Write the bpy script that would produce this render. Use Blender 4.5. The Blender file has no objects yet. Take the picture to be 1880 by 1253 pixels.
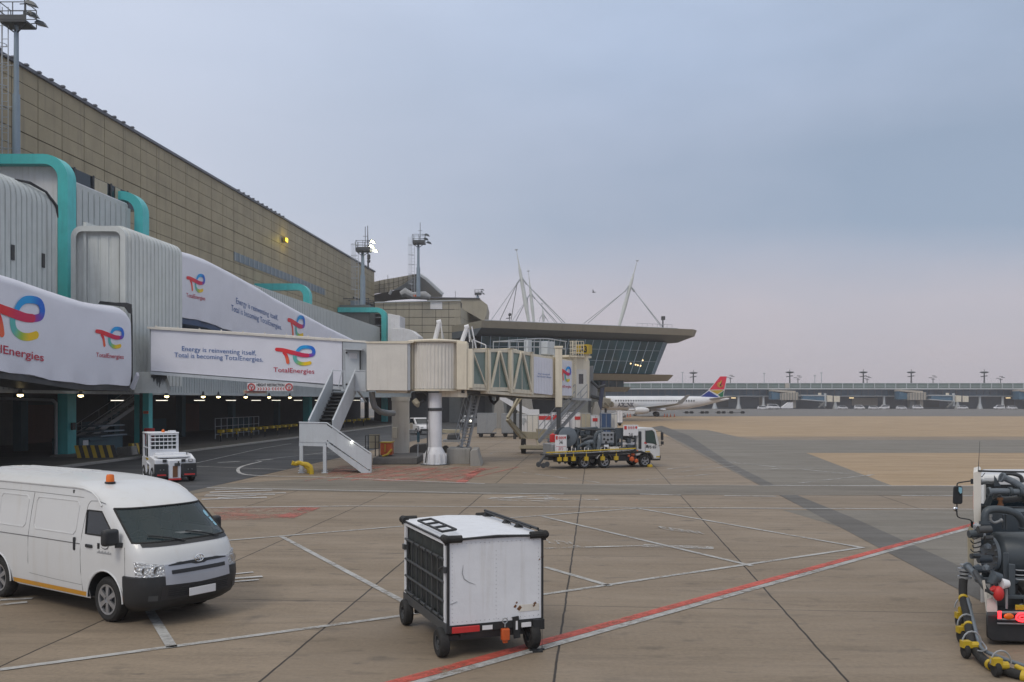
import bpy, bmesh, math, random
from mathutils import Vector, Matrix
R = math.radians
random.seed(7)
scene = bpy.context.scene
COL = scene.collection
F = 1720.0      # focal length in photo pixels (1880 wide)
HC = 3.5        # camera height
HY = 735.0      # horizon row
K = .0884       # heading of the terminal building axis

def P(px, py, Y): return Vector(((px-940)/F*Y, Y, HC+(HY-py)/F*Y))
def G(px, py, z=0):
    Y = F*(HC-z)/(py-HY)
    return Vector(((px-940)/F*Y, Y, z))
def W(a, Y, z=0): return Vector((-a+K*Y, Y, z))
def YA(a, px): return F*a/(1092-px)
def ZA(py, Y): return HC+(HY-py)/F*Y
U = Vector((K, 1, 0)).normalized()
V = Vector((1, -K, 0)).normalized()

# ---------------------------------------------------------------- mesh builder
class MB:
    def __init__(s, M=None):
        s.v = []; s.f = []; s.mi = []; s.c = []; s.M = M or Matrix.Identity(4)
    def add(s, vs, fs, m=0, col=None):
        o = len(s.v)
        for i, p in enumerate(vs):
            s.v.append(s.M @ Vector(p))
            s.c.append(col[i] if col else (1, 1, 1))
        for f in fs:
            s.f.append([o+i for i in f]); s.mi.append(m)
        return s
    def box(s, x0, x1, y0, y1, z0, z1, m=0):
        return s.hexa([(x0,y0,z0),(x1,y0,z0),(x1,y1,z0),(x0,y1,z0),(x0,y0,z1),(x1,y0,z1),(x1,y1,z1),(x0,y1,z1)], m)
    def hexa(s, p, m=0):
        return s.add(p, [(0,3,2,1),(4,5,6,7),(0,1,5,4),(1,2,6,5),(2,3,7,6),(3,0,4,7)], m)
    def obox(s, c, d, rz=0, m=0, ry=0, rx=0):
        mt = Matrix.Translation(c) @ Matrix.Rotation(rz,4,'Z') @ Matrix.Rotation(ry,4,'Y') @ Matrix.Rotation(rx,4,'X')
        o = s.M; s.M = o @ mt
        s.box(-d[0]/2,d[0]/2,-d[1]/2,d[1]/2,-d[2]/2,d[2]/2,m); s.M = o
        return s
    def beam(s, a, b, w, h=None, m=0, up=None):
        a = Vector(a); b = Vector(b); h = h or w
        d = (b-a).normalized(); up = Vector(up) if up else Vector((0,0,1))
        if abs(d.dot(up)) > .98: up = Vector((0,1,0))
        x = d.cross(up).normalized()*w/2; y = x.cross(d).normalized()*h/2
        return s.hexa([a-x-y,a+x-y,a+x+y,a-x+y,b-x-y,b+x-y,b+x+y,b-x+y], m)
    def tube(s, pts, r, n=8, m=0, caps=True, closed=False):
        pts = [Vector(p) for p in pts]; N = len(pts)
        rs = r if isinstance(r, (list, tuple)) else [r]*N
        vs = []; nrm = None
        for i, p in enumerate(pts):
            if closed: t = (pts[(i+1) % N]-pts[i-1]).normalized()
            elif i == 0: t = (pts[1]-p).normalized()
            elif i == N-1: t = (p-pts[i-1]).normalized()
            else: t = ((pts[i+1]-p).normalized()+(p-pts[i-1]).normalized()).normalized()
            if nrm is None:
                nrm = t.cross(Vector((0,0,1)))
                if nrm.length < .05: nrm = t.cross(Vector((0,1,0)))
                nrm.normalize()
            else:
                nrm = nrm - t*nrm.dot(t); nrm.normalize()
            b = t.cross(nrm)
            for k in range(n):
                a = 2*math.pi*(k+.5)/n
                vs.append(p+(nrm*math.cos(a)+b*math.sin(a))*rs[i])
        fs = []
        L = N if closed else N-1
        for i in range(L):
            for k in range(n):
                a = i*n+k; b2 = i*n+(k+1) % n; c = ((i+1) % N)*n+(k+1) % n; d = ((i+1) % N)*n+k
                fs.append((a, b2, c, d))
        if caps and not closed:
            fs.append(tuple(range(n))[::-1]); fs.append(tuple((N-1)*n+k for k in range(n)))
        return s.add(vs, fs, m)
    def cyl(s, a, b, r0, r1=None, n=12, m=0):
        return s.tube([a, b], [r0, r0 if r1 is None else r1], n, m)
    def lathe(s, prof, n=20, m=0, axis='z', c=(0,0,0), cap=True):
        vs = []; c = Vector(c)
        for (r, h) in prof:
            for k in range(n):
                a = 2*math.pi*k/n; x, y = r*math.cos(a), r*math.sin(a)
                p = (x,y,h) if axis == 'z' else ((h,x,y) if axis == 'x' else (y,h,x))
                vs.append(c+Vector(p))
        fs = [(i*n+k, i*n+(k+1) % n, (i+1)*n+(k+1) % n, (i+1)*n+k) for i in range(len(prof)-1) for k in range(n)]
        if cap and prof[0][0] > 1e-4: fs.append(tuple(range(n))[::-1])
        if cap and prof[-1][0] > 1e-4: fs.append(tuple((len(prof)-1)*n+k for k in range(n)))
        return s.add(vs, fs, m)
    def ext(s, pts, d, m=0):
        """closed polygon (3D points) extruded by vector d"""
        pts = [Vector(p) for p in pts]; n = len(pts); d = Vector(d)
        vs = pts+[p+d for p in pts]
        fs = [tuple(range(n))[::-1], tuple(range(n, 2*n))]+[(i, (i+1) % n, n+(i+1) % n, n+i) for i in range(n)]
        return s.add(vs, fs, m)
    def pext(s, pp, Y, d, m=0):
        """outline given in photo pixels, put at distance Y (number or function of px), given real thickness d"""
        fy = Y if callable(Y) else (lambda x: Y)
        return s.ext([P(x, y, fy(x)) for x, y in pp], d, m)
    def grid(s, rows, m=0, col=None, mf=None, closeu=False):
        nr, nc = len(rows), len(rows[0]); o = len(s.v)
        for r in rows:
            for p in r: s.v.append(s.M @ Vector(p)); s.c.append((1,1,1))
        for i in range(nr-1):
            for j in range(nc if closeu else nc-1):
                mm = mf(i, j) if mf else m
                if mm is None: continue
                j2 = (j+1) % nc
                s.f.append([o+i*nc+j, o+i*nc+j2, o+(i+1)*nc+j2, o+(i+1)*nc+j]); s.mi.append(mm)
        return s
    def sheet(s, pts, m=0):
        return s.add(pts, [tuple(range(len(pts)))], m)
    def ico(s, c, r, m=0, sub=1, sc=(1,1,1)):
        bm = bmesh.new(); bmesh.ops.create_icosphere(bm, subdivisions=sub, radius=r)
        vs = [Vector(c)+Vector((v.co.x*sc[0], v.co.y*sc[1], v.co.z*sc[2])) for v in bm.verts]
        fs = [tuple(v.index for v in f.verts) for f in bm.faces]; bm.free()
        return s.add(vs, fs, m)

WORLD_OFF = {}
def _world_off(o):
    return WORLD_OFF.get(o.name, Vector((0,0,0)))

def build(name, mb, mats, parent=None, bevel=0, world=False, ang=35, fix=True, seg=2, origin=None):
    """one mesh object; world=True: the geometry is in world coordinates and is re-based on its thing"""
    if not isinstance(mats, (list, tuple)): mats = [mats]
    me = bpy.data.meshes.new(name)
    off = Vector((0,0,0))
    if world and parent is not None: off = _world_off(parent)
    top = parent is None
    if top and mb.v and origin is None:
        xs = [p.x for p in mb.v]; ys = [p.y for p in mb.v]; zs = [p.z for p in mb.v]
        off = Vector(((min(xs)+max(xs))/2, (min(ys)+max(ys))/2, min(zs)))
    elif top and origin is not None: off = Vector(origin)
    me.from_pydata([p-off for p in mb.v], [], mb.f)
    for m in mats: me.materials.append(m)
    me.polygons.foreach_set('material_index', mb.mi)
    if any(c != (1,1,1) for c in mb.c):
        ca = me.color_attributes.new('Col', 'FLOAT_COLOR', 'POINT')
        flat = []
        for c in mb.c: flat += [c[0], c[1], c[2], 1]
        ca.data.foreach_set('color', flat)
    if fix:
        bm = bmesh.new(); bm.from_mesh(me)
        bmesh.ops.recalc_face_normals(bm, faces=bm.faces)
        bm.to_mesh(me); bm.free()
    me.polygons.foreach_set('use_smooth', [True]*len(me.polygons))
    me.set_sharp_from_angle(angle=R(ang))
    me.update()
    o = bpy.data.objects.new(name, me); COL.objects.link(o)
    if top: o.location = off
    if parent is not None:
        o.parent = parent
        if world: WORLD_OFF[o.name] = off
    elif world: WORLD_OFF[o.name] = off
    if bevel:
        b = o.modifiers.new('bevel', 'BEVEL'); b.width = bevel; b.segments = seg; b.limit_method = 'ANGLE'; b.angle_limit = R(40)
        b.harden_normals = False
    return o

def tag(o, label=None, cat=None, group=None, kind=None):
    if label: o['label'] = label
    if cat: o['category'] = cat
    if group: o['group'] = group
    if kind: o['kind'] = kind
    return o
def thing(name, label, cat, loc=(0,0,0), rz=0, group=None):
    o = bpy.data.objects.new(name, None); COL.objects.link(o)
    o.location = loc; o.rotation_euler = (0,0,rz); o.empty_display_size = .3
    WORLD_OFF[o.name] = Vector(loc)
    return tag(o, label, cat, group)
def struct(name, mb, mats, **k):
    return tag(build(name, mb, mats, **k), kind='structure')
def copy_tree(o, parent=None):
    c = o.copy(); COL.objects.link(c)
    if parent is not None: c.parent = parent
    for ch in list(o.children): copy_tree(ch, c)
    return c
def dup(root, loc, rz, label, group=None, sc=None):
    c = copy_tree(root); c.location = loc; c.rotation_euler = (0,0,rz); c['label'] = label
    if group: c['group'] = group
    if sc: c.scale = sc
    return c

# ---------------------------------------------------------------- materials
MATS = {}
def _mat(name):
    m = bpy.data.materials.new(name); m.use_nodes = True
    nt = m.node_tree; b = nt.nodes['Principled BSDF']
    MATS[name] = m
    return m, nt, b
def N(nt, t, **k):
    n = nt.nodes.new(t)
    for a, v in k.items(): setattr(n, a, v)
    return n
def mixc(nt, fac, a, b, blend='MIX'):
    n = nt.nodes.new('ShaderNodeMix'); n.data_type = 'RGBA'; n.blend_type = blend
    for sk, v in ((0, fac), (6, a), (7, b)):
        if hasattr(v, 'is_linked') or hasattr(v, 'links'): nt.links.new(v, n.inputs[sk])
        elif sk == 0: n.inputs[0].default_value = v
        else: n.inputs[sk].default_value = (v[0], v[1], v[2], 1)
    return n.outputs[2]
def noise(nt, co, scale, detail=4, rough=.55, sc=None, lo=None, hi=None):
    if sc:
        mp = N(nt, 'ShaderNodeMapping'); mp.inputs['Scale'].default_value = sc
        nt.links.new(co, mp.inputs['Vector']); co = mp.outputs[0]
    n = N(nt, 'ShaderNodeTexNoise'); n.inputs['Scale'].default_value = scale
    n.inputs['Detail'].default_value = detail; n.inputs['Roughness'].default_value = rough
    nt.links.new(co, n.inputs['Vector'])
    out = n.outputs[0]
    if lo is not None:
        mr = N(nt, 'ShaderNodeMapRange'); mr.inputs['From Min'].default_value = lo; mr.inputs['From Max'].default_value = hi
        mr.clamp = True; nt.links.new(out, mr.inputs['Value']); out = mr.outputs[0]
    return out
def bump(nt, b, h, strength=.2, dist=.01):
    n = N(nt, 'ShaderNodeBump'); n.inputs['Strength'].default_value = strength; n.inputs['Distance'].default_value = dist
    nt.links.new(h, n.inputs['Height']); nt.links.new(n.outputs[0], b.inputs['Normal'])
def objco(nt): return N(nt, 'ShaderNodeTexCoord').outputs['Object']
def geoco(nt): return N(nt, 'ShaderNodeNewGeometry').outputs['Position']

def paint(name, rgb, rough=.5, metal=0, dirt=.35, dirtc=(.12,.10,.08), streak=True, sc=1.0, bmp=.05, coat=0, var=.1):
    """painted / metal surface with uneven grime and run-down streaks (wear with a shape of its own)"""
    m, nt, b = _mat(name)
    co = geoco(nt)
    n1 = noise(nt, co, 1.3*sc, 5, .6, lo=.35, hi=.7)
    base = mixc(nt, n1, rgb, tuple(c*(1-var) for c in rgb))
    if dirt:
        if streak:
            n2 = noise(nt, co, 1.0*sc, 5, .65, sc=(5, 5, .35), lo=.52, hi=.80)
        else:
            n2 = noise(nt, co, 3*sc, 6, .7, lo=.52, hi=.80)
        mm = N(nt, 'ShaderNodeMath', operation='MULTIPLY'); mm.inputs[1].default_value = dirt
        nt.links.new(n2, mm.inputs[0])
        base = mixc(nt, mm.outputs[0], base, dirtc)
    nt.links.new(base, b.inputs['Base Color'])
    b.inputs['Roughness'].default_value = rough; b.inputs['Metallic'].default_value = metal
    if coat: b.inputs['Coat Weight'].default_value = coat
    if bmp: bump(nt, b, noise(nt, co, 6*sc, 3), bmp, .02)
    return m
def glass(name, rgb, rough=.06, alpha=1.0, var=.3, sc=.3):
    m, nt, b = _mat(name)
    co = geoco(nt)
    nt.links.new(mixc(nt, noise(nt, co, sc, 2, lo=.35, hi=.7), rgb, tuple(c*(1-var) for c in rgb)), b.inputs['Base Color'])
    b.inputs['Roughness'].default_value = rough; b.inputs['IOR'].default_value = 1.5
    b.inputs['Specular IOR Level'].default_value = .6
    if alpha < 1: b.inputs['Alpha'].default_value = alpha
    bump(nt, b, noise(nt, co, .8, 1), .02, .02)
    return m
def emit(name, rgb, s):
    m, nt, b = _mat(name)
    b.inputs['Base Color'].default_value = (*rgb, 1)
    b.inputs['Emission Color'].default_value = (*rgb, 1); b.inputs['Emission Strength'].default_value = s
    return m
def marking(name, rgb, wear=.45, lo=.42, hi=.62, sc=2.2):
    """road paint, worn through in patches to what lies below"""
    m, nt, b = _mat(name)
    co = geoco(nt)
    n1 = noise(nt, co, sc*3, 6, .75, lo=lo, hi=hi); n2 = noise(nt, co, .35*sc, 3, .6, lo=.3, hi=.75)
    a = N(nt, 'ShaderNodeMath', operation='MULTIPLY'); nt.links.new(n1, a.inputs[0]); nt.links.new(n2, a.inputs[1])
    c = N(nt, 'ShaderNodeMath', operation='MULTIPLY_ADD'); c.inputs[1].default_value = -wear*2; c.inputs[2].default_value = 1
    nt.links.new(a.outputs[0], c.inputs[0]); c.use_clamp = True
    nt.links.new(mixc(nt, n2, rgb, tuple(x*.8 for x in rgb)), b.inputs['Base Color'])
    nt.links.new(c.outputs[0], b.inputs['Alpha']); b.inputs['Roughness'].default_value = .7
    return m
def vcol(name, rough=.5):
    m, nt, b = _mat(name)
    a = N(nt, 'ShaderNodeVertexColor', layer_name='Col')
    nt.links.new(a.outputs[0], b.inputs['Base Color']); b.inputs['Roughness'].default_value = rough
    return m
def ground(name, c1, c2, stain=.5, joints=False, streaky=.5, rough=.75, alpha_edge=False):
    m, nt, b = _mat(name)
    co = geoco(nt)
    L = nt.links.new
    # axes of the slabs
    mp = N(nt, 'ShaderNodeMapping'); mp.vector_type = 'POINT'; mp.inputs['Rotation'].default_value = (0,0,math.atan(K))
    L(co, mp.inputs[0]); sl = mp.outputs[0]
    big = noise(nt, co, .06, 4, .6, lo=.3, hi=.7)
    base = mixc(nt, big, c1, c2)
    mid = noise(nt, sl, .35, 6, .65, sc=(.5, 2.0, 1), lo=.3, hi=.72)
    base = mixc(nt, mid, base, tuple(x*.74 for x in c2))
    fine = noise(nt, co, 14, 5, .7, lo=.3, hi=.75)
    ff = N(nt, 'ShaderNodeMath', operation='MULTIPLY'); ff.inputs[1].default_value = .34; L(fine, ff.inputs[0])
    mo = noise(nt, sl, 2.1, 8, .75, sc=(.6, 1.9, 1), lo=.40, hi=.68); m3 = N(nt, 'ShaderNodeMath', operation='MULTIPLY'); m3.inputs[1].default_value = .42; L(mo, m3.inputs[0])
    base = mixc(nt, m3.outputs[0], base, tuple(x*.62 for x in c2))
    base = mixc(nt, ff.outputs[0], base, tuple(min(1, x*1.5) for x in c1))
    # tyre streaks: drawn-out dark smears
    st = noise(nt, co, .8, 5, .7, sc=(.22, 2.4, 1), lo=.52, hi=.74)
    s1 = N(nt, 'ShaderNodeMath', operation='MULTIPLY'); s1.inputs[1].default_value = streaky; L(st, s1.inputs[0])
    base = mixc(nt, s1.outputs[0], base, tuple(x*.42 for x in c2))
    # oil spots
    sp = noise(nt, co, 1.6, 3, .5, sc=(.8, 1.5, 1), lo=.59, hi=.75)
    s2 = N(nt, 'ShaderNodeMath', operation='MULTIPLY'); s2.inputs[1].default_value = stain; L(sp, s2.inputs[0])
    base = mixc(nt, s2.outputs[0], base, (.04,.038,.035))
    # small dark specks
    sk = noise(nt, co, 3.2, 4, .6, sc=(.7,2.6,1), lo=.64, hi=.72)
    s3 = N(nt, 'ShaderNodeMath', operation='MULTIPLY'); s3.inputs[1].default_value = .6; L(sk, s3.inputs[0])
    base = mixc(nt, s3.outputs[0], base, (.06,.055,.05))
    if joints:
        # tone of each slab differs a little
        sep = N(nt, 'ShaderNodeSeparateXYZ'); L(sl, sep.inputs[0])
        ids = []; lines = []
        wob = noise(nt, co, 1.1, 3, .6)
        for i, (period, off, w) in enumerate(((3.64, .48, .015), (5.15, -.55, .014))):
            a = N(nt, 'ShaderNodeMath', operation='ADD'); a.inputs[1].default_value = off; L(sep.outputs[i], a.inputs[0])
            wb = N(nt, 'ShaderNodeMath', operation='MULTIPLY_ADD'); wb.inputs[1].default_value = .05; L(wob, wb.inputs[0]); L(a.outputs[0], wb.inputs[2])
            d = N(nt, 'ShaderNodeMath', operation='DIVIDE'); d.inputs[1].default_value = period; L(wb.outputs[0], d.inputs[0])
            fl = N(nt, 'ShaderNodeMath', operation='FLOOR'); L(d.outputs[0], fl.inputs[0]); ids.append(fl.outputs[0])
            pp = N(nt, 'ShaderNodeMath', operation='PINGPONG'); pp.inputs[1].default_value = period/2; L(wb.outputs[0], pp.inputs[0])
            # distance to nearest multiple of the period
            mr = N(nt, 'ShaderNodeMapRange'); mr.inputs['From Min'].default_value = w*.7; mr.inputs['From Max'].default_value = w*1.5
            mr.inputs['To Min'].default_value = 1; mr.inputs['To Max'].default_value = 0; mr.clamp = True
            fr = N(nt, 'ShaderNodeMath', operation='PINGPONG'); fr.inputs[1].default_value = period/2
            L(wb.outputs[0], fr.inputs[0]); L(fr.outputs[0], mr.inputs[0]); lines.append(mr.outputs[0])
        cmb = N(nt, 'ShaderNodeCombineXYZ'); L(ids[0], cmb.inputs[0]); L(ids[1], cmb.inputs[1])
        wn = N(nt, 'ShaderNodeTexWhiteNoise', noise_dimensions='2D'); L(cmb.outputs[0], wn.inputs['Vector'])
        wm = N(nt, 'ShaderNodeMath', operation='MULTIPLY'); wm.inputs[1].default_value = .36; L(wn.outputs[0], wm.inputs[0])
        base = mixc(nt, wm.outputs[0], base, tuple(x*.55 for x in c1))
        mx = N(nt, 'ShaderNodeMath', operation='MAXIMUM'); L(lines[0], mx.inputs[0])
        half = N(nt, 'ShaderNodeMath', operation='MULTIPLY'); half.inputs[1].default_value = .75; L(lines[1], half.inputs[0]); L(half.outputs[0], mx.inputs[1])
        base = mixc(nt, mx.outputs[0], base, (.030,.024,.019))
    L(base, b.inputs['Base Color'])
    rr = N(nt, 'ShaderNodeMapRange'); rr.inputs['To Min'].default_value = rough-.15; rr.inputs['To Max'].default_value = rough+.12
    L(mid, rr.inputs[0]); L(rr.outputs[0], b.inputs['Roughness'])
    b.inputs['Specular IOR Level'].default_value = .35
    bump(nt, b, fine, .25, .006)
    return m

M = MATS
paint('white_paint', (.62,.63,.635), .34, dirt=.34, dirtc=(.48,.44,.38), sc=1, coat=.3, bmp=.015, var=.03)
paint('white_panel', (.72,.73,.76), .45, dirt=.35, dirtc=(.30,.26,.2), bmp=.03)
paint('cart_white', (.74,.76,.80), .4, dirt=.42, dirtc=(.42,.39,.34), sc=1.6, bmp=.22, var=.08)
paint('cream', (.72,.66,.53), .5, dirt=.45, dirtc=(.25,.19,.12), bmp=.03)
paint('cream_panel', (.70,.67,.61), .5, dirt=.35, dirtc=(.32,.28,.22), bmp=.03)
paint('ribbed_grey', (.50,.54,.54), .5, dirt=.45, dirtc=(.20,.20,.19), bmp=.03)
paint('ribbed_light', (.60,.63,.62), .5, dirt=.4, dirtc=(.24,.24,.22), bmp=.03)
paint('banner', (.74,.75,.83), .62, dirt=.10, dirtc=(.45,.45,.5), streak=False, bmp=.25, sc=.7, var=.05)
paint('turquoise', (.07,.52,.53), .42, dirt=.3, dirtc=(.05,.14,.16), bmp=.02, var=.15)
paint('grey_steel', (.40,.43,.46), .45, dirt=.3, dirtc=(.15,.14,.13), bmp=.02)
paint('blue_steel', (.24,.31,.38), .45, dirt=.3, dirtc=(.12,.12,.12), bmp=.02)
paint('light_steel', (.52,.56,.60), .45, dirt=.25, dirtc=(.2,.2,.2), bmp=.02)
paint('dark_steel', (.055,.06,.065), .5, dirt=.3, dirtc=(.12,.10,.08), bmp=.03)
paint('black_plastic', (.022,.024,.027), .5, dirt=.3, dirtc=(.08,.08,.08), bmp=.06, streak=False)
paint('rubber', (.018,.018,.018), .8, dirt=.5, dirtc=(.07,.065,.06), bmp=.2, sc=4, streak=False)
paint('rim', (.42,.43,.45), .35, metal=.7, dirt=.4, dirtc=(.1,.09,.08), streak=False, sc=5)
paint('chrome', (.75,.77,.8), .12, metal=1, dirt=0, bmp=0, var=.1)
paint('slate', (.06,.076,.09), .45, dirt=.4, dirtc=(.04,.04,.04), sc=3, streak=False, bmp=.05)
paint('slate_light', (.13,.155,.18), .45, dirt=.35, dirtc=(.06,.06,.06), sc=3, streak=False, bmp=.05)
paint('yellow', (.52,.36,.02), .5, dirt=.35, dirtc=(.12,.09,.03), sc=3, streak=False)
paint('orange', (.55,.10,.02), .5, dirt=.4, dirtc=(.12,.06,.03), sc=3, streak=False)
paint('red', (.55,.03,.03), .5, dirt=.25, dirtc=(.2,.05,.05), sc=3, streak=False)
paint('blue', (.03,.07,.16), .5, dirt=.3, dirtc=(.1,.1,.1), sc=2)
paint('concrete_block', (.30,.29,.27), .85, dirt=.6, dirtc=(.10,.095,.085), sc=1.5, bmp=.3)
paint('concrete_dark', (.13,.125,.12), .85, dirt=.5, dirtc=(.04,.04,.04), sc=1.5, bmp=.3)
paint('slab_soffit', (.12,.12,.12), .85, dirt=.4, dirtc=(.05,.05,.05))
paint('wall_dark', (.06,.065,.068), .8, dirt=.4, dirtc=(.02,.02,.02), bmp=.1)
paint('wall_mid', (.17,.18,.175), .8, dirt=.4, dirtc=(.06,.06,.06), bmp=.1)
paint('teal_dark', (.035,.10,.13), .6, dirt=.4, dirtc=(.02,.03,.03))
paint('brown_door', (.11,.045,.035), .6, dirt=.4, dirtc=(.03,.02,.02))
paint('bag_grey', (.30,.31,.32), .5, dirt=.5, dirtc=(.12,.12,.12), sc=3)
paint('beige_box', (.42,.38,.28), .6, dirt=.4, sc=2)
paint('galv', (.36,.38,.40), .4, metal=.4, dirt=.4, dirtc=(.15,.13,.11), sc=2)
glass('glass_dark', (.012,.02,.028)); glass('glass_cab', (.05,.085,.08), .08)
glass('glass_blue', (.016,.075,.10), .12, var=.6, sc=.25); paint('strip_glass', (.11,.16,.20), .3, dirt=.2, bmp=0); glass('glass_green', (.16,.24,.22), .12, var=.3)
glass('glass_clear', (.045,.075,.085), .04, alpha=.55)
glass('glass_far', (.04,.13,.21), .25)
glass('lamp_clear', (.5,.52,.54), .08, alpha=.35)
paint('lamp_amber', (.75,.16,.01), .25, dirt=0, bmp=0, streak=False)
emit('lamp_warm', (1,.78,.38), 6); emit('lamp_tube', (1,.95,.8), 1.8); emit('lamp_yellow', (1,.78,.05), 2.6)
emit('lamp_flood', (1,.93,.6), 45); emit('lamp_red', (1,.03,.04), 2.6); emit('lamp_small', (1,.95,.8), 12)
emit('lamp_inside', (1,.75,.4), 1.6)
marking('mark_white', (.55,.55,.55), .42); marking('mark_white_worn', (.50,.50,.49), .85, .34, .52, 2.0)
marking('mark_red', (.55,.10,.07), .55, .40, .60); marking('mark_red_faded', (.45,.13,.10), .75, .36, .55); marking('mark_pink', (.40,.19,.14), .95, .30, .52)
marking('mark_white_solid', (.44,.44,.43), .5, .40, .60)
vcol('colour_print')
paint('text_blue', (.03,.12,.36), .6, dirt=0, bmp=0); paint('text_red', (.50,.03,.07), .6, dirt=0, bmp=0)
paint('text_black', (.015,.015,.018), .6, dirt=0, bmp=0); paint('text_navy', (.02,.03,.07), .5, dirt=0, bmp=0)
paint('plain_white', (.72,.72,.74), .55, dirt=.05, bmp=0)
paint('sticker_blue', (.25,.5,.62), .5, dirt=0, bmp=0)
ground('concrete_apron', (.300,.236,.168), (.218,.175,.130), joints=True)
ground('concrete_far_tan', (.40,.285,.165), (.32,.23,.14), stain=.1, streaky=.6)
ground('asphalt', (.064,.067,.071), (.050,.053,.057), stain=.3, streaky=.25)
ground('band_grey', (.195,.170,.134), (.155,.138,.114), stain=.3, streaky=.6)
ground('patch_grey', (.205,.185,.150), (.168,.152,.128), stain=.3, streaky=.5)
ground('strip_dark', (.130,.120,.105), (.105,.099,.09), stain=.3, streaky=.3)
ground('taxiway', (.16,.15,.135), (.13,.123,.115), stain=.1, streaky=.7)
ground('pavement', (.15,.14,.125), (.11,.105,.095), stain=.5, streaky=.2)

# ---------------------------------------------------------------- lettering and printed marks
_tc = {}
def text_geo(s, bold=0, spacing=1.0):
    k = (s, bold, spacing)
    if k in _tc: return _tc[k]
    cu = bpy.data.curves.new('t', 'FONT'); cu.body = s; cu.resolution_u = 3; cu.offset = bold; cu.space_character = spacing
    ob = bpy.data.objects.new('t', cu)
    me = bpy.data.meshes.new_from_object(ob)
    vs = [(v.co.x, v.co.y) for v in me.vertices]; fs = [tuple(p.vertices) for p in me.polygons]
    x0 = min(v[0] for v in vs); x1 = max(v[0] for v in vs); y0 = min(v[1] for v in vs); y1 = max(v[1] for v in vs)
    bpy.data.objects.remove(ob); bpy.data.curves.remove(cu); bpy.data.meshes.remove(me)
    r = (vs, fs, x0, x1, y0, y1); _tc[k] = r
    return r
def text(mb, s, mapf, u0, u1, v0, v1, bold=.006, m=0, spacing=1.0, full=True):
    """fit text s to the rectangle u0..u1 x v0..v1 (v up) of the surface mapf(u,v)"""
    vs, fs, x0, x1, y0, y1 = text_geo(s, bold, spacing)
    if not full: y0, y1 = 0, .7
    mb.add([mapf(u0+(x-x0)/(x1-x0)*(u1-u0), v0+(y-y0)/(y1-y0)*(v1-v0)) for x, y in vs], fs, m)
def catmull(pts, n=10):
    out = []
    q = [pts[0]]+list(pts)+[pts[-1]]
    for i in range(1, len(q)-2):
        for k in range(n):
            t = k/n; a, b, c, d = q[i-1], q[i], q[i+1], q[i+2]
            out.append(tuple(.5*((2*b[j])+(-a[j]+c[j])*t+(2*a[j]-5*b[j]+4*c[j]-d[j])*t*t+(-a[j]+3*b[j]-3*c[j]+d[j])*t**3) for j in range(len(b))))
    out.append(tuple(pts[-1]))
    return out
def stroke(mb, pts, w, mapf, cols, m=0, lift=0.0):
    """round-ended ribbon through 2D points, colour running along it"""
    pts = [p if len(p) > 2 else (p[0], p[1], 1.0) for p in pts]
    c = catmull(pts, 8); n = len(c)
    def colat(t):
        x = t*(len(cols)-1); i = min(int(x), len(cols)-2); f = x-i
        return tuple(cols[i][k]*(1-f)+cols[i+1][k]*f for k in range(3))
    vs = []; cs = []; fs = []
    for i, p in enumerate(c):
        a = c[max(0, i-1)]; b = c[min(n-1, i+1)]
        dx, dy = b[0]-a[0], b[1]-a[1]; l = math.hypot(dx, dy) or 1; nx, ny = -dy/l, dx/l
        ww = w/2*(p[2] if len(p) > 2 else 1)
        vs += [mapf(p[0]+nx*ww, p[1]+ny*ww, lift), mapf(p[0]-nx*ww, p[1]-ny*ww, lift)]
        cs += [colat(i/(n-1))]*2
        if i: fs.append((2*i-2, 2*i-1, 2*i+1, 2*i))
    mb.add(vs, fs, m, cs)
    for end, nb, t in ((c[0], c[1], 0), (c[-1], c[-2], 1)):
        a0 = math.atan2(end[1]-nb[1], end[0]-nb[0]); ww = w/2*(end[2] if len(end) > 2 else 1)
        vs = [mapf(end[0]+ww*math.cos(a0+math.pi*(k/8-.5)), end[1]+ww*math.sin(a0+math.pi*(k/8-.5)), lift) for k in range(9)]
        mb.add(vs, [tuple(range(9))], m, [colat(t)]*9)
def logo(mb, mapf, u0, u1, v0, v1, m=0):
    """swoosh mark: red bar and stem, ring running blue-teal-green-yellow"""
    def mf(x, y, l=0): return mapf(u0+(x-410)/290*(u1-u0), v1-(y-135)/145*(v1-v0), l)
    red=(.72,.02,.03); crim=(.60,.01,.08); pur=(.22,.03,.35); blu=(.0,.13,.62); sky=(.0,.33,.75); teal=(.10,.45,.42); grn=(.30,.50,.05); yel=(.85,.55,.0); orr=(.80,.12,.04)
    stroke(mb, [(560,193),(551,215),(560,245),(590,263),(625,266),(657,260)], 25, mf, [sky, teal, teal, grn, yel, yel], m, .000)
    stroke(mb, [(477,188),(490,206),(498,230),(503,256)], 23, mf, [red, red, orr, orr], m, .0)
    stroke(mb, [(563,190,.9),(580,165,.95),(605,150),(640,148),(672,156),(685,178),(679,200),(655,207),(628,206)], 24, mf, [sky, sky, sky, blu, blu, pur, crim], m, .004)
    stroke(mb, [(425,165,.9),(470,170,1),(520,183,1.08),(570,196,1.12),(610,205,1.05),(640,207,1)], 27, mf, [red, red, red, crim, crim, crim], m, .008)
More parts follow.
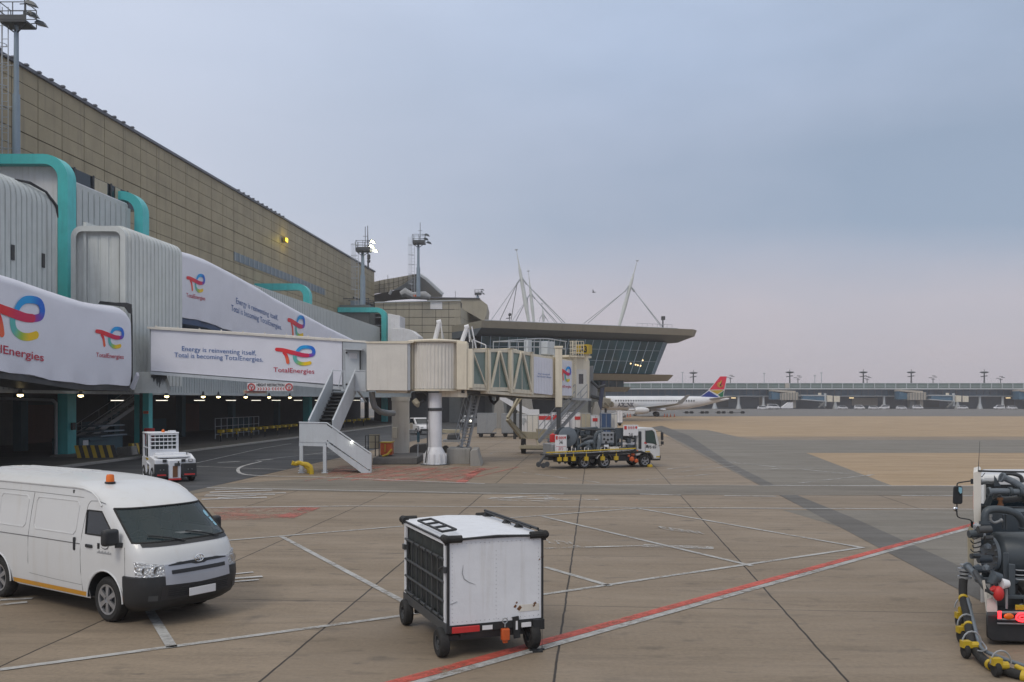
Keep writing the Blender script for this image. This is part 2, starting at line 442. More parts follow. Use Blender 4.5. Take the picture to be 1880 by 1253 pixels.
# ---------------------------------------------------------------- sky, sun, camera
w = bpy.data.worlds.new('World'); scene.world = w; w.use_nodes = True
nt = w.node_tree; bg = nt.nodes['Background']; L = nt.links.new
sky = N(nt, 'ShaderNodeTexSky'); sky.sky_type = 'NISHITA'; sky.sun_disc = False
SUN_EL, SUN_ROT = R(48), R(215)
sky.sun_elevation = SUN_EL; sky.sun_rotation = SUN_ROT; sky.air_density = 1.2; sky.dust_density = 2.5
tc = N(nt, 'ShaderNodeTexCoord'); sp = N(nt, 'ShaderNodeSeparateXYZ'); L(tc.outputs['Generated'], sp.inputs[0])
def ramp(nt, fac, stops):
    r = N(nt, 'ShaderNodeValToRGB'); L(fac, r.inputs[0]); e = r.color_ramp.elements
    e[0].position = stops[0][0]; e[0].color = (*stops[0][1], 1)
    e[1].position = stops[-1][0]; e[1].color = (*stops[-1][1], 1)
    for p, c in stops[1:-1]:
        x = e.new(p); x.color = (*c, 1)
    return r.outputs[0]
def srgb(*c): return tuple(((x/255)/12.92 if x/255 <= .04045 else ((x/255+.055)/1.055)**2.4) for x in c)
# cloud deck: lilac-grey low down, blue-grey higher, pale blue towards the top; smooth and overcast
elev = ramp(nt, sp.outputs[2], [(0, srgb(182,171,177)), (.05, srgb(190,178,184)), (.12, srgb(194,184,191)), (.19, srgb(188,190,205)), (.33, srgb(188,202,227)), (.45, srgb(196,211,236)), (.7, srgb(240,238,236)), (1, srgb(255,250,240))])
mp = N(nt, 'ShaderNodeMapping'); mp.inputs['Scale'].default_value = (1.0, 1.0, 2.6); L(tc.outputs['Generated'], mp.inputs[0])
n1 = N(nt, 'ShaderNodeTexNoise'); n1.inputs['Scale'].default_value = 1.7; n1.inputs['Detail'].default_value = 5; n1.inputs['Roughness'].default_value = .52; L(mp.outputs[0], n1.inputs['Vector'])
# left of the view is brighter (x<0), right is a darker blue-grey bank
xr = N(nt, 'ShaderNodeMapRange'); xr.inputs['From Min'].default_value = -.45; xr.inputs['From Max'].default_value = .5; L(sp.outputs[0], xr.inputs[0])
nm = N(nt, 'ShaderNodeMapRange'); nm.inputs['From Min'].default_value = .3; nm.inputs['From Max'].default_value = .7; L(n1.outputs[0], nm.inputs[0])
bank = N(nt, 'ShaderNodeMath', operation='MULTIPLY'); L(xr.outputs[0], bank.inputs[0])
bandz = ramp(nt, sp.outputs[2], [(0, (.12,)*3), (.10, (.18,)*3), (.18, (.95,)*3), (.26, (.8,)*3), (.45, (.3,)*3), (.9, (0,)*3)])
L(bandz, bank.inputs[1])
b2 = N(nt, 'ShaderNodeMath', operation='MULTIPLY_ADD'); b2.inputs[1].default_value = .62; b2.use_clamp = True
L(nm.outputs[0], b2.inputs[0]); b3 = N(nt, 'ShaderNodeMath', operation='MULTIPLY_ADD'); b3.inputs[1].default_value = .95; b3.inputs[2].default_value = -.24
L(bank.outputs[0], b3.inputs[0]); L(b3.outputs[0], b2.inputs[2])
c1 = mixc(nt, b2.outputs[0], elev, srgb(142,158,180))
lx = N(nt, 'ShaderNodeMapRange'); lx.inputs['From Min'].default_value = .12; lx.inputs['From Max'].default_value = -.35; lx.inputs['To Max'].default_value = .55; L(sp.outputs[0], lx.inputs[0])
c2 = mixc(nt, lx.outputs[0], c1, srgb(208,213,226))
nmul = N(nt, 'ShaderNodeVectorMath', operation='SCALE'); nmul.inputs['Scale'].default_value = .012; L(sky.outputs[0], nmul.inputs[0])
fin = N(nt, 'ShaderNodeMix'); fin.data_type = 'RGBA'; fin.blend_type = 'ADD'; fin.inputs[0].default_value = 1
sc1 = N(nt, 'ShaderNodeVectorMath', operation='SCALE'); sc1.inputs['Scale'].default_value = .97; L(c2, sc1.inputs[0])
L(sc1.outputs[0], fin.inputs[6]); L(nmul.outputs[0], fin.inputs[7])
L(fin.outputs[2], bg.inputs[0]); bg.inputs['Strength'].default_value = 1.0

sun = bpy.data.lights.new('sun', 'SUN'); sun.energy = .9; sun.angle = R(16); sun.color = (1,.92,.80)
so = bpy.data.objects.new('sun', sun); COL.objects.link(so)
# light from behind-right of the camera, high
sd = Vector((math.sin(SUN_ROT)*math.cos(SUN_EL), math.cos(SUN_ROT)*math.cos(SUN_EL), math.sin(SUN_EL)))
so.rotation_euler = sd.to_track_quat('Z', 'Y').to_euler()

cam = bpy.data.cameras.new('camera'); co_ = bpy.data.objects.new('camera', cam); COL.objects.link(co_)
co_.location = (0,0,HC); co_.rotation_euler = (R(90),0,0)
cam.sensor_width = 36; cam.lens = 36*F/1880; cam.shift_y = (HY-626.5)/1880; cam.clip_end = 5000; cam.clip_start = .1
scene.camera = co_
scene.view_settings.view_transform = 'Standard'; scene.view_settings.look = 'None'
scene.view_settings.exposure = .08; scene.view_settings.gamma = 1
scene.cycles.use_denoising = True
scene.cycles.max_bounces = 6; scene.cycles.transparent_max_bounces = 12
scene.cycles.sample_clamp_indirect = 4

# ---------------------------------------------------------------- ground
mb = MB()
xs = [-1500,-300,-60,-20,-8,0,8,20,60,300,1500]; ys = [-30,0,8,16,30,60,120,300,800,3000]
mb.grid([[(x,y,0) for x in xs] for y in ys])
struct('ground', mb, M['concrete_apron'], origin=(0,0,0))
def flat(name, pts, mat, z, kind='structure', **k):
    mb = MB(); mb.sheet([(p[0], p[1], z*.45) for p in pts])
    o = build(name, mb, mat, fix=False, **k); o['kind'] = kind
    return o
def gp(*pp): return [G(x, y) for x, y in pp]
flat('far_apron', [Vector((8,90,0)), Vector((120,90,0)), Vector((600,95,0)), Vector((600,210,0)), Vector((20,205,0))], M['concrete_far_tan'], .004)
flat('taxiway', [Vector((-60,205,0)), Vector((700,195,0)), Vector((900,600,0)), Vector((-60,600,0))], M['taxiway'], .008)
flat('tan_apron', gp((1480,832),(1640,893),(3000,893),(3000,832)), M['concrete_far_tan'], .005)
flat('grey_patch', gp((1235,806),(1352,869),(1400,893),(1640,893),(1480,832),(3000,832),(3000,808),(1380,808),(1300,790),(1215,788)), M['patch_grey'], .009)
flat('grey_apron', gp((1437,937),(1700,1015),(1767,1044),(3000,1500),(3000,937)), M['patch_grey'], .006)
flat('asphalt_strip', gp((1195,785),(1253,813),(1352,867),(1530,962),(1700,1052),(1990,1202),(1990,1135),(1767,1042),(1577,956),(1440,900),(1340,850),(1265,800),(1215,782)), M['strip_dark'], .013)
flat('service_road', gp((250,912),(400,890),(560,880),(880,888),(1300,892),(1900,893),(3000,893),(3000,911),(1900,911),(880,908),(400,899),(250,925)), M['band_grey'], .017)
flat('asphalt_road', [W(15.5,y) for y in (18,36,42,48,56,70,100,175)]+[W(27.5,y) for y in (175,100,70,18)], M['asphalt'], .021)
mb = MB(); mb.ext([W(27.5,18,0),W(27.5,185,0),W(62,185,0),W(62,18,0)], (0,0,.13))
struct('pavement', mb, M['pavement'])
mb = MB(); mb.ext([W(27.2,18,0),W(27.2,185,0),W(27.48,185,0),W(27.48,18,0)], (0,0,.145))
struct('kerb', mb, M['concrete_block'], bevel=.02)

def marks(name, lines, mat, z):
    mb = MB(); z *= .45
    for l in lines:
        pa, pb = l[0], l[1]; w = l[2] if len(l) > 2 else .13
        a = G(*pa); b = G(*pb); d = (b-a).normalized(); x = Vector((-d.y, d.x, 0))*w/2
        mb.sheet([Vector((p.x,p.y,z)) for p in (a-x, b-x, b+x, a+x)])
    return struct(name, mb, M[mat], fix=False, origin=(0,0,0))
marks('bay_marking', [((0,1231),(735,1132)),((735,1131),(1585,1006)),((1000,1042),(1120,1077)),((515,985),(745,1108)),((275,1123),(316,1190)),
    ((385,997),(720,969)),((935,952),(1170,934))][0:3]+[((515,985),(745,1108)),((275,1123),(316,1190),.15)], 'mark_white_solid', .026)
marks('parking_marking', [((385,996),(740,967)),((935,952),(1172,934)),((1170,934),(1585,1007)),((995,949),(1380,1040))], 'mark_white_solid', .031)
marks('safety_line', [((560,1300),(1800,960),.21)], 'mark_red', .026)
a = G(560,1300); b = G(1800,960); d = (b-a).normalized(); nx = Vector((d.y,-d.x,0))
mb = MB(); mb.sheet([p+Vector((0,0,.0117)) for p in (a+nx*.12, b+nx*.12, b+nx*.28, a+nx*.28)])
struct('safety_line_border', mb, M['mark_white_solid'], fix=False, origin=(0,0,0))
marks('lane_marking', [((300,934),(385,933),.12),((385,933),(640,930),.14),((640,930),(1260,933),.09),((1190,933),(2400,939),.12),
    ((380,896),(880,906),.14),((880,906),(1035,908),.12),((1175,908),(1250,910),.16),((1330,911),(1425,912),.16),((1655,911),(2300,913),.14),
    ((960,889),(1400,892),.08),((1400,892),(2400,895),.16)], 'mark_white', .031)
marks('faded_marking', [((1225,862),(1345,850),.15),((1345,850),(1600,875),.15),((1220,870),(1380,853),.1),((1440,891),(1605,872),.15),((1300,845),(1600,868),.12),((1130,886),(1440,860),.12),((960,868),(1100,887),.12),
    ((900,915),(1100,919),.22),((1000,1008),(1180,1003),.15),((1180,1003),(1310,1007),.4),
    ((0,1103),(60,1100),.15),((0,1112),(50,1107),.15)], 'mark_white_worn', .035)
marks('bay_numbers', [((385,905),(500,901),.3),((378,909),(525,906),.22),((375,912),(505,909),.22),((370,918),(490,914),.3),((395,900),(470,898),.2),((400,915),(470,911),.2),((425,1056),(465,1052),.10),((425,1064),(482,1060),.14),((425,1070),(475,1066),.10)], 'mark_white', .041)
marks('road_arrow', [((895,917),(1000,911),.3),((1000,911),(1010,916),.35),((905,919),(1010,921),.3),((1000,918),(1098,918),.25)], 'mark_white_worn', .039)
# asphalt lane lines
marks('asphalt_marking', [((360,857),(525,863),.1),((355,852),(480,824),.1),((480,824),(535,815),.1),((480,845),(610,830),.1),((610,830),(680,818),.1),((400,850),(440,848),.3),((470,846),(500,844),.3)], 'mark_white', .031)
def curve(name, pts, w, mat, z):
    z *= .45
    c = [G(p[0], p[1]) for p in catmull([(a, b) for a, b in pts], 8)]
    mb = MB(); rows = []
    for i, p in enumerate(c):
        d = (c[min(i+1, len(c)-1)]-c[max(i-1, 0)]).normalized(); x = Vector((-d.y, d.x, 0))*w/2
        rows.append([Vector((q.x, q.y, z)) for q in (p-x, p+x)])
    mb.grid(rows); return struct(name, mb, M[mat], fix=False, origin=(0,0,0))
curve('island_edge', [(480,848),(445,857),(437,865),(450,872),(500,875),(560,876),(640,879),(760,884),(890,889)], .16, 'mark_white', .039)
curve('turning_mark', [(1040,826),(960,828),(905,831),(915,836),(1000,838)], .12, 'mark_white_worn', .035)
# hatched red areas
flat('painted_island', gp((600,872),(620,856),(690,856),(905,858),(878,868),(855,887),(700,884)), M['mark_pink'], .026)
marks('red_hatching', [((885,860),(845,887),.45)]+[((560+i*42, 884-i*.4),(700+i*36, 858),.14) for i in range(0,8)]+[((690,864),(830,861),.14),((600,870),(800,886),.12)], 'mark_red_faded', .031)
flat('red_box', gp((385,934),(575,932),(520,945),(490,955),(405,956)), M['mark_pink'], .030)
marks('red_box_edge', [((572,933),(520,952),.6),((395,948),(520,946),.12)], 'mark_red_faded', .034)
# ground lettering
def gtext(s, o, ex, ey, mat, z=.020, bold=.02):
    o = G(*o); ex = G(*ex)-o; ey = G(*ey)-o
    mb = MB(); text(mb, s, lambda u, v: o+ex*u+ey*v+Vector((0,0,z)), 0, 1, 0, 1, bold)
    return struct('ground_lettering', mb, M[mat], fix=False, origin=(0,0,0))
gtext('CONV', (1222,974), (1303,984), (1203,967), 'mark_white_solid')
gtext('LDL', (1008,999), (1068,1006), (1000,991), 'mark_white_worn')

# hills / far horizon land
mb = MB(); hx = [(-1400+i*70) for i in range(60)]
mb.grid([[(x, 1500, -1) for x in hx], [(x, 1500, 10+7*math.sin(x*.004)+3*math.sin(x*.013)) for x in hx], [(x, 1700, 12+7*math.sin(x*.004)) for x in hx], [(x,2300,-1) for x in hx]])
struct('hills', mb, M['teal_dark'])
# panelled facade: real joints between panels
def panels(mb, a_pts, zs, Ys, a=40, m=0, gap=.024, depth=.05, jm=1, heavy=()):
    """panel cladding on the plane at offset a; Ys, zs joint positions"""
    mb.ext([W(a+.12,Ys[0],zs[0]),W(a+.12,Ys[-1],zs[0]),W(a+.12,Ys[-1],zs[-1]),W(a+.12,Ys[0],zs[-1])], -V*.3, jm)
    for i in range(len(Ys)-1):
        for j in range(len(zs)-1):
            g = gap; gz0 = gap*(2.2 if j in heavy else 1)
            y0, y1, z0, z1 = Ys[i]+g*1.7, Ys[i+1]-g*1.7, zs[j]+gz0, zs[j+1]-g
            mb.add([W(a,y0,z0),W(a,y1,z0),W(a,y1,z1),W(a,y0,z1),W(a+.11,y0,z0),W(a+.11,y1,z0),W(a+.11,y1,z1),W(a+.11,y0,z1)],
                   [(0,1,2,3),(0,4,5,1),(1,5,6,2),(2,6,7,3),(3,7,4,0)], m)

paint('cladding', (.345,.295,.19), .6, dirt=.55, dirtc=(.10,.09,.075), sc=.35, bmp=.02, var=.22)
paint('cladding_joint', (.06,.055,.045), .8, dirt=0, bmp=0)
paint('annex_panel', (.36,.33,.26), .6, dirt=.45, dirtc=(.16,.15,.12), sc=.4, bmp=.02, var=.12)
paint('coping', (.13,.14,.17), .5, dirt=.3)

# ---- main terminal building
term = thing('terminal_building', 'long tan panelled terminal building with a strip window high on its side wall', 'building', W(45,110,0))
Yj = [67.3+3.04*k for k in range(-14, 34)]+[170.0]
zj = [25.66-1.15*k for k in range(0, 18)][::-1]+[26.72]
mb = MB(); panels(mb, None, zj, Yj, heavy=(len(zj)-5,))
build('wall', mb, [M['cladding'], M['cladding_joint']], term, world=True)
mb = MB(); mb.ext([W(40.6,24,5),W(95,24,5),W(95,170,5),W(40.6,170,5)], (0,0,21.3))
build('core', mb, M['cladding'], term, world=True)
mb = MB(); mb.ext([W(39.8,24,26.72),W(41.2,24,26.72),W(41.2,170.2,26.72),W(39.8,170.2,26.72)], (0,0,.22))
for k in range(97):
    y = 25+1.5*k
    if not (62 < y < 82 or 103 < y < 121): continue
    p = W(39.72, y, 26.98); mb.obox(p-Vector((0,0,.04)), (.25,.3,.11), math.atan(K))
build('coping', mb, M['coping'], term, world=True)
# strip window
mb = MB(); y0, y1, z0, z1 = 103.8, 138.5, 19.0, 19.95
mb.ext([W(39.95,y0,z0),W(39.95,y1,z0),W(39.95,y1,z1),W(39.95,y0,z1)], -V*.08, 0)
for k in range(25):
    y = y0+(y1-y0)*k/24; mb.ext([W(39.90,y,z0),W(39.90,y+.08,z0),W(39.90,y+.08,z1),W(39.90,y,z1)], V*.04, 1)
wn = build('strip_window', mb, [M['strip_glass'], M['grey_steel']], term, world=True)
# ---- undercroft: soffit slab, back wall, columns (teal), fascia
uc = thing('undercroft', 'dim open undercroft below the terminal with a dark back wall and grey soffit', 'building', W(44,60,0))
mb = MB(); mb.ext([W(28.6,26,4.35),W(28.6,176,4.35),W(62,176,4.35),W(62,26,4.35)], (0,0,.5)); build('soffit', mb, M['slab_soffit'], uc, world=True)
mb = MB()
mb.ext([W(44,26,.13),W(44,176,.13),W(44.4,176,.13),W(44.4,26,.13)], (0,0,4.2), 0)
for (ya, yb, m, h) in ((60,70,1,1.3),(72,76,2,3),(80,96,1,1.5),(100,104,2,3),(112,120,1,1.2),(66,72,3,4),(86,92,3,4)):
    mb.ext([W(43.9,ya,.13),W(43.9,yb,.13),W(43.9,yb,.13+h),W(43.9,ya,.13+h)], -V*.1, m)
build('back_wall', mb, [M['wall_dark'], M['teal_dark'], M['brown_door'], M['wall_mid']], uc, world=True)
for y in (33,42,50,62,74,86,98,112,126,140,156):
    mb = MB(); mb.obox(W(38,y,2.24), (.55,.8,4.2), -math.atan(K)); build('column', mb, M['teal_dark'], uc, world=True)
mb = MB()
for y in range(28, 172, 6): mb.beam(W(28.8,y,4.2), W(43.8,y,4.2), .3, .28)
for a in (31,35.5,40): mb.tube([W(a,28,4.0),W(a,172,4.0)], .09, 6)
build('soffit_beams', mb, M['concrete_dark'], uc, world=True)
mb = MB()
def ribs(mb, a, y0, y1, zb, zt, pitch=.38, dep=.07, m=0, back=.3):
    """corrugated cladding standing at offset a, running along the building"""
    fb = zb if callable(zb) else (lambda y: zb); ft = zt if callable(zt) else (lambda y: zt)
    n = max(2, int((y1-y0)/pitch)); pr = []
    for i in range(n):
        y = y0+(y1-y0)*i/n; p = (y1-y0)/n
        pr += [(y, 0), (y+p*.10, 0), (y+p*.16, dep), (y+p*.94, dep)]
    pr.append((y1, 0))
    mb.grid([[W(a-d, y, fb(y)) for y, d in pr], [W(a-d, y, ft(y)) for y, d in pr]], m)
    mb.ext([W(a+.02,y0,fb(y0)),W(a+.02,y1,fb(y1)),W(a+.02,y1,ft(y1)),W(a+.02,y0,ft(y0))], -V*back, m)
def ribs_front(mb, px0, px1, Y, zb, zt, pitch=.38, dep=.07, m=0, skew=0):
    """corrugated cladding facing the apron end-on (across the building axis) at distance Y"""
    x0 = (px0-940)/F*Y; x1 = (px1-940)/F*Y; n = max(2, int((x1-x0)/pitch)); p = (x1-x0)/n; pr = []
    for i in range(n):
        x = x0+p*i; pr += [(x,0),(x+p*.12,0),(x+p*.2,dep),(x+p*.92,dep)]
    pr.append((x1,0))
    mb.grid([[Vector((x, Y-d-K*(x-x0)*skew, zb)) for x, d in pr], [Vector((x, Y-d-K*(x-x0)*skew, zt)) for x, d in pr]], m)
# fascia of the undercroft
mb = MB(); ribs(mb, 28.5, 26, 176, 4.0, 5.7, .42, .14)
mb.ext([W(28.3,26,3.85),W(28.7,26,3.85),W(28.7,176,3.85),W(28.3,176,3.85)], (0,0,.16), 0)
build('fascia', mb, M['ribbed_grey'], uc, world=True)
# lamps below the soffit
def lampw(a, y, r=.16):
    t = thing('bulkhead_lamp', '', 'lamp', W(a,y,3.78))
    mb = MB(); mb.lathe([(.05,.35),(.10,.12),(r+.06,.06),(r+.06,.0)], 10); build('housing', mb, M['dark_steel'], t)
    mb = MB(); mb.ico((0,0,-.04), r, 0, 1, (1,1,.6)); build('bulb', mb, M['lamp_warm'], t)
    return t
lw = lampw(28.1, YA(28.1,37)); lw['label'] = 'warm round lamp lit under the canopy, left of the first turquoise column'
lw['group'] = 'warm lamps under the canopy edge'
for px, a, lb in ((148,28.1,'warm round lamp lit just right of the first turquoise column'),(306,28.1,'warm round lamp lit under the canopy right of the slim turquoise column'),
        (373,28.1,'warm round lamp lit at the canopy edge, nearer one left of the height sign'),(401,28.1,'warm round lamp lit at the canopy edge, farther one left of the height sign'),
        (451,28.1,'warm round lamp lit under the left end of the height restriction sign'),(494,28.1,'warm round lamp lit under the middle of the height restriction sign'),(532,28.1,'warm round lamp lit under the right end of the height restriction sign')):
    dup(lw, W(a, YA(a,px), 3.78), 0, lb, 'warm lamps under the canopy edge')
tb = thing('tube_lamp', 'white fluorescent tube lamp deep under the canopy, nearest to the first turquoise column', 'lamp', W(36,YA(36,215),3.5), -math.atan(K), 'fluorescent tubes inside the undercroft')
mb = MB(); mb.box(-.55,.55,-.06,.06,-.0,.07); build('housing', mb, M['white_panel'], tb)
mb = MB(); mb.tube([(-.5,0,-.03),(.5,0,-.03)], .022, 6); build('tube', mb, M['lamp_tube'], tb)
def ztube(px, py, a):
    Y = YA(a, px); return W(a, Y, 3.5)
for px, lb in ((297,'white fluorescent tube lamp beside the dim steel stairs of the undercroft'),(366,'white fluorescent tube lamp above the pale inner wall of the undercroft'),(424,'white fluorescent tube lamp below the left end of the height sign'),
        (470,'white fluorescent tube lamp below the middle of the height sign'),(507,'white fluorescent tube lamp below the right end of the height sign'),(547,'white fluorescent tube lamp left of the third turquoise column'),
        (585,'white fluorescent tube lamp just right of the third turquoise column'),(655,'white fluorescent tube lamp right of the grey stairs')):
    dup(tb, ztube(px, 738, 36), -math.atan(K), lb, 'fluorescent tubes inside the undercroft')

# furniture of the undercroft
mb = MB()
def at(px, py): return G(px, py)
t = thing('baggage_counter', 'dark teal steel conveyor counter under the canopy behind the striped barrier', 'counter', W(33,61,.13), math.pi/2-math.atan(K))
mb = MB(); mb.box(-2.6,2.8,-.9,.9,0,1.0); mb.box(-1.6,.9,-1.05,-.9,.75,.9); build('body', mb, M['teal_dark'], t, bevel=.03)
mb = MB(); mb.box(-.4,3.0,-1.1,1.0,1.0,1.08); mb.box(-.2,2.4,-1.2,.9,1.3,1.38); mb.box(-.5,2.9,-1.0,.8,1.65,1.72); build('belt', mb, M['blue_steel'], t)
mb = MB(); mb.box(-2.2,-1.6,-.93,-.91,.2,.85); build('notice', mb, M['plain_white'], t)
# inner stairs (dim)
t = thing('steel_stairs', 'dim dark steel stairs climbing inside the undercroft behind the baggage tug', 'stairs', W(37,72,.13))
mb = MB()
A0, A1 = W(37,66,.2), W(37,78,4.2)
for o_ in (-.5,.5): mb.beam(A0+V*o_, A1+V*o_, .08, .3)
build('stringer', mb, M['grey_steel'], t, world=True)
mb = MB()
for k in range(18):
    p = A0.lerp(A1, k/18); mb.obox(p, (1.0,.3,.04), -math.atan(K))
build('treads', mb, M['grey_steel'], t, world=True)
mb = MB()
for o_ in (-.5,.5):
    mb.tube([A0+V*o_+Vector((0,0,1)), A1+V*o_+Vector((0,0,1))], .03, 6)
    for k in range(6):
        p = A0.lerp(A1, k/5)+V*o_; mb.tube([p, p+Vector((0,0,1))], .02, 5)
build('handrail', mb, M['grey_steel'], t, world=True)

# ---------------------------------------------------------------- turquoise portal frames
def portal(name, lbl, px, ztop, a0=32.0, wa=.6, du=.95, foot=True, zbot=0):
    Y = YA(a0, px); r = 1.5; b = 7.95-(a0-32)
    out = []; inn = []
    base = a0
    for k in range(9):
        t_ = math.pi/2*k/8
        out.append((base+r-r*math.cos(t_), ztop-r+r*math.sin(t_)))
    ri = r-wa
    for k in range(9):
        t_ = math.pi/2*k/8
        inn.append((base+r-ri*math.cos(t_), ztop-r+ri*math.sin(t_)))
    poly = [(base, zbot)]+out+[(base+b, ztop),(base+b, ztop-wa)]+inn[::-1]+[(base+wa, zbot)]
    mb = MB()
    n = len(poly)
    v0 = [W(a, Y, z) for a, z in poly]; v1 = [p+U*du for p in v0]
    # side faces as quads along the band to stay convex
    half = n//2
    for side in (v0, v1):
        o = 0
        vs = side; fs = []
        for i in range(half-0):
            j = n-1-i
            if i+1 <= j-1: fs.append((i, i+1, j-1, j))
        mb.add(vs, fs)
    mb.add(v0+v1, [(i, (i+1) % n, n+(i+1) % n, n+i) for i in range(n)])
    t = thing('portal_frame', lbl, 'steel frame', W(base, Y, zbot), 0, 'turquoise portal frames along the terminal')
    build('frame', mb, M['turquoise'], t, world=True, bevel=.03)
    return t, Y
p1, Y1 = portal('portal_frame', 'largest turquoise portal frame at the far left, its column standing left of the striped barrier', 124, 18.45)
mb = MB(); c = W(31.2,Y1-.5,0); mb.ext([c+V*d1+U*d2 for d1, d2 in ((-1.3,-.6),(1.0,-.5),(1.6,.6),(1.3,1.8),(-1.3,1.7))], (0,0,.22)); build('plinth', mb, M['concrete_block'], p1, world=True, bevel=.06)
mb = MB(); pc = W(32.55,Y1-.25,0); mb.tube([pc+Vector((0,0,.2)), pc+Vector((0,0,3.3)), pc+Vector((-.2,0,3.5)), pc+Vector((-3.5,0,3.6))], .09, 8); build('drain_pipe', mb, M['grey_steel'], p1, world=True)
mb = MB(); pc = W(31.9,Y1+.45,1.9); mb.obox(pc,(.12,.35,.45),-math.atan(K)); build('junction_box', mb, M['black_plastic'], p1, world=True)
p2, Y2 = portal('portal_frame', 'second turquoise portal frame rising behind the ribbed light box', 262, 18.3, 32.0)
mb = MB(); mb.ext([W(31.96,Y2+.1,2.6),W(31.96,Y2+.8,2.6),W(31.96,Y2+.8,3.0),W(31.96,Y2+.1,3.0)], V*.04)
build('orange_notice', mb, M['orange'], p2, world=True)
p3, Y3 = portal('portal_frame', 'third turquoise portal frame over the ribbed gallery behind the white banner', 568, 17.2, 33.5, .75, 1.1)
p4, Y4 = portal('portal_frame', 'fourth and most distant turquoise portal frame, beside the tan annex', 709, 17.9, 32.4, .75, 1.2)

# ---------------------------------------------------------------- galleries along the terminal
g = thing('ribbed_gallery', 'tall light grey ribbed gallery with plain white end wall between the first two portal frames', 'building', W(34,61,0))
yA, yB = Y1+1.0, Y2-.1
mb = MB(); ribs(mb, 33, yA, yB, 5.7, 17.0, .66, .2)
mb.ext([W(33,yA,17.0),W(33,yB,17.0),W(33.5,yB,17.0),W(33.5,yA,17.0)], (0,0,.32), 0)
build('ribbed_wall', mb, M['ribbed_grey'], g, world=True)
mb = MB(); mb.ext([W(33.06,yA,5),W(39.8,yA,5),W(39.8,yB,5),W(33.06,yB,5)], (0,0,12.4)); build('end_wall', mb, M['white_panel'], g, world=True)
mb = MB(); mb.ext([W(33.03,yA-.3,5),W(45,yA-.3,5),W(45,yA-.02,5),W(33.03,yA-.02,5)], (0,0,13.0)); build('plain_wall', mb, M['white_panel'], g, world=True)
cl = MB(); cl.ext([W(33.8,yA+.4,17.4),W(33.8,yB+3,17.4),W(39.5,yB+3,17.4),W(39.5,yA+.4,17.4)], (0,0,1.15)); build('clerestory', cl, M['glass_dark'], g, world=True)
for k in range(5):
    mb = MB(); y = yA+.5+2.3*k; mb.ext([W(33.75,y,17.4),W(33.75,y+.15,17.4),W(33.75,y+.15,18.6),W(33.75,y,18.6)], V*.06); build('mullion', mb, M['black_plastic'], g, world=True)
for y, w_ in ((yA+5.3,1.7),(yA+8.1,.7)):
    mb = MB(); mb.ext([W(33.78,y,17.5),W(33.78,y+w_,17.5),W(33.78,y+w_,18.5),W(33.78,y,18.5)], V*.03); build('yellow_blind', mb, M['beige_box'], g, world=True)
# roof plant on the plain wall
t = thing('roof_air_unit', 'pale rounded air handling unit on the white wall top left of the first column', 'air unit', W(36.5,yA+1.5,17.9))
mb = MB()
for i in range(2):
    c = W(35.2+1.6*i, yA+1.5, 18.0); mb.tube([c-V*.7, c+V*.7], .38, 10)
build('body', mb, M['cream'], t, world=True)
g2 = thing('lower_gallery', 'long lower ribbed grey gallery running behind the third and fourth portal frames', 'building', W(34,100,0))
mb = MB(); ribs(mb, 33, Y2+1.0, 143, 5.7, 14.6, .62, .2)
build('ribbed_wall', mb, M['ribbed_grey'], g2, world=True)
mb = MB(); mb.ext([W(33.3,Y2+1.0,14.0),W(40,Y2+1.0,14.0),W(40,143,14.0),W(33.3,143,14.0)], (0,0,.7)); build('roof', mb, M['grey_steel'], g2, world=True)
# roof clutter: bundle of dark pipes & box units between frames 3 and 4
t = thing('roof_plant', 'dark rooftop pipes and units along the wall foot between the third and fourth portal frames', 'roof plant', W(38,140,14.7))
mb = MB()
for i in range(3): mb.tube([W(36+i*.8,146,18.9+.3*i),W(36+i*.8,162,18.9+.3*i)], .14, 6)
for y in range(147,162,3): mb.beam(W(35.5,y,18.3),W(35.5,y,19.5),.12); mb.beam(W(39.5,y,19.4),W(35.5,y,19.4),.12)
build('pipes', mb, M['dark_steel'], t, world=True)
mb = MB(); mb.ext([W(35.2,146,14.6),W(39.8,146,14.6),W(39.8,162,14.6),W(35.2,162,14.6)], (0,0,3.7)); build('plant_room', mb, M['wall_mid'], t, world=True)
for y, h in ((148,.8),(152,.5),(156,.9),(160,.6)):
    mb = MB(); mb.obox(W(37.5,y,18.3+h/2), (1.6,2.6,h), -math.atan(K)); build('roof_unit', mb, M['blue_steel'], t, world=True, bevel=.05)
# white box modules right of frame 4
t = thing('white_module', 'pale ribbed box module stepping down right of the fourth portal frame', 'building', P(735,640,139))
mb = MB(); mb.pext([(712,640),(712,576),(734,580),(734,640)], 141, U*4)
mb.pext([(718,640),(718,604),(736,602),(754,606),(768,617),(769,640)], 137, U*4)
build('shell', mb, M['white_panel'], t, world=True, bevel=.06)
# plain grey block left part between frames (x 618-715,y 575-600)
t = thing('pale_block', 'low pale plain block above the lower gallery inside the fourth portal frame', 'building', P(660,600,146))
mb = MB(); mb.pext([(612,640),(612,581),(700,576),(700,640)], 150, U*3)
build('shell', mb, M['white_panel'], t, world=True)

# ---------------------------------------------------------------- annex
an = thing('annex_building', 'tan panelled annex with a small white hatch right of the long terminal wall', 'building', P(790,775,150))
YF = 150
def ann(mb, px, py, Y=YF): return P(px, py, Y)
mb = MB()
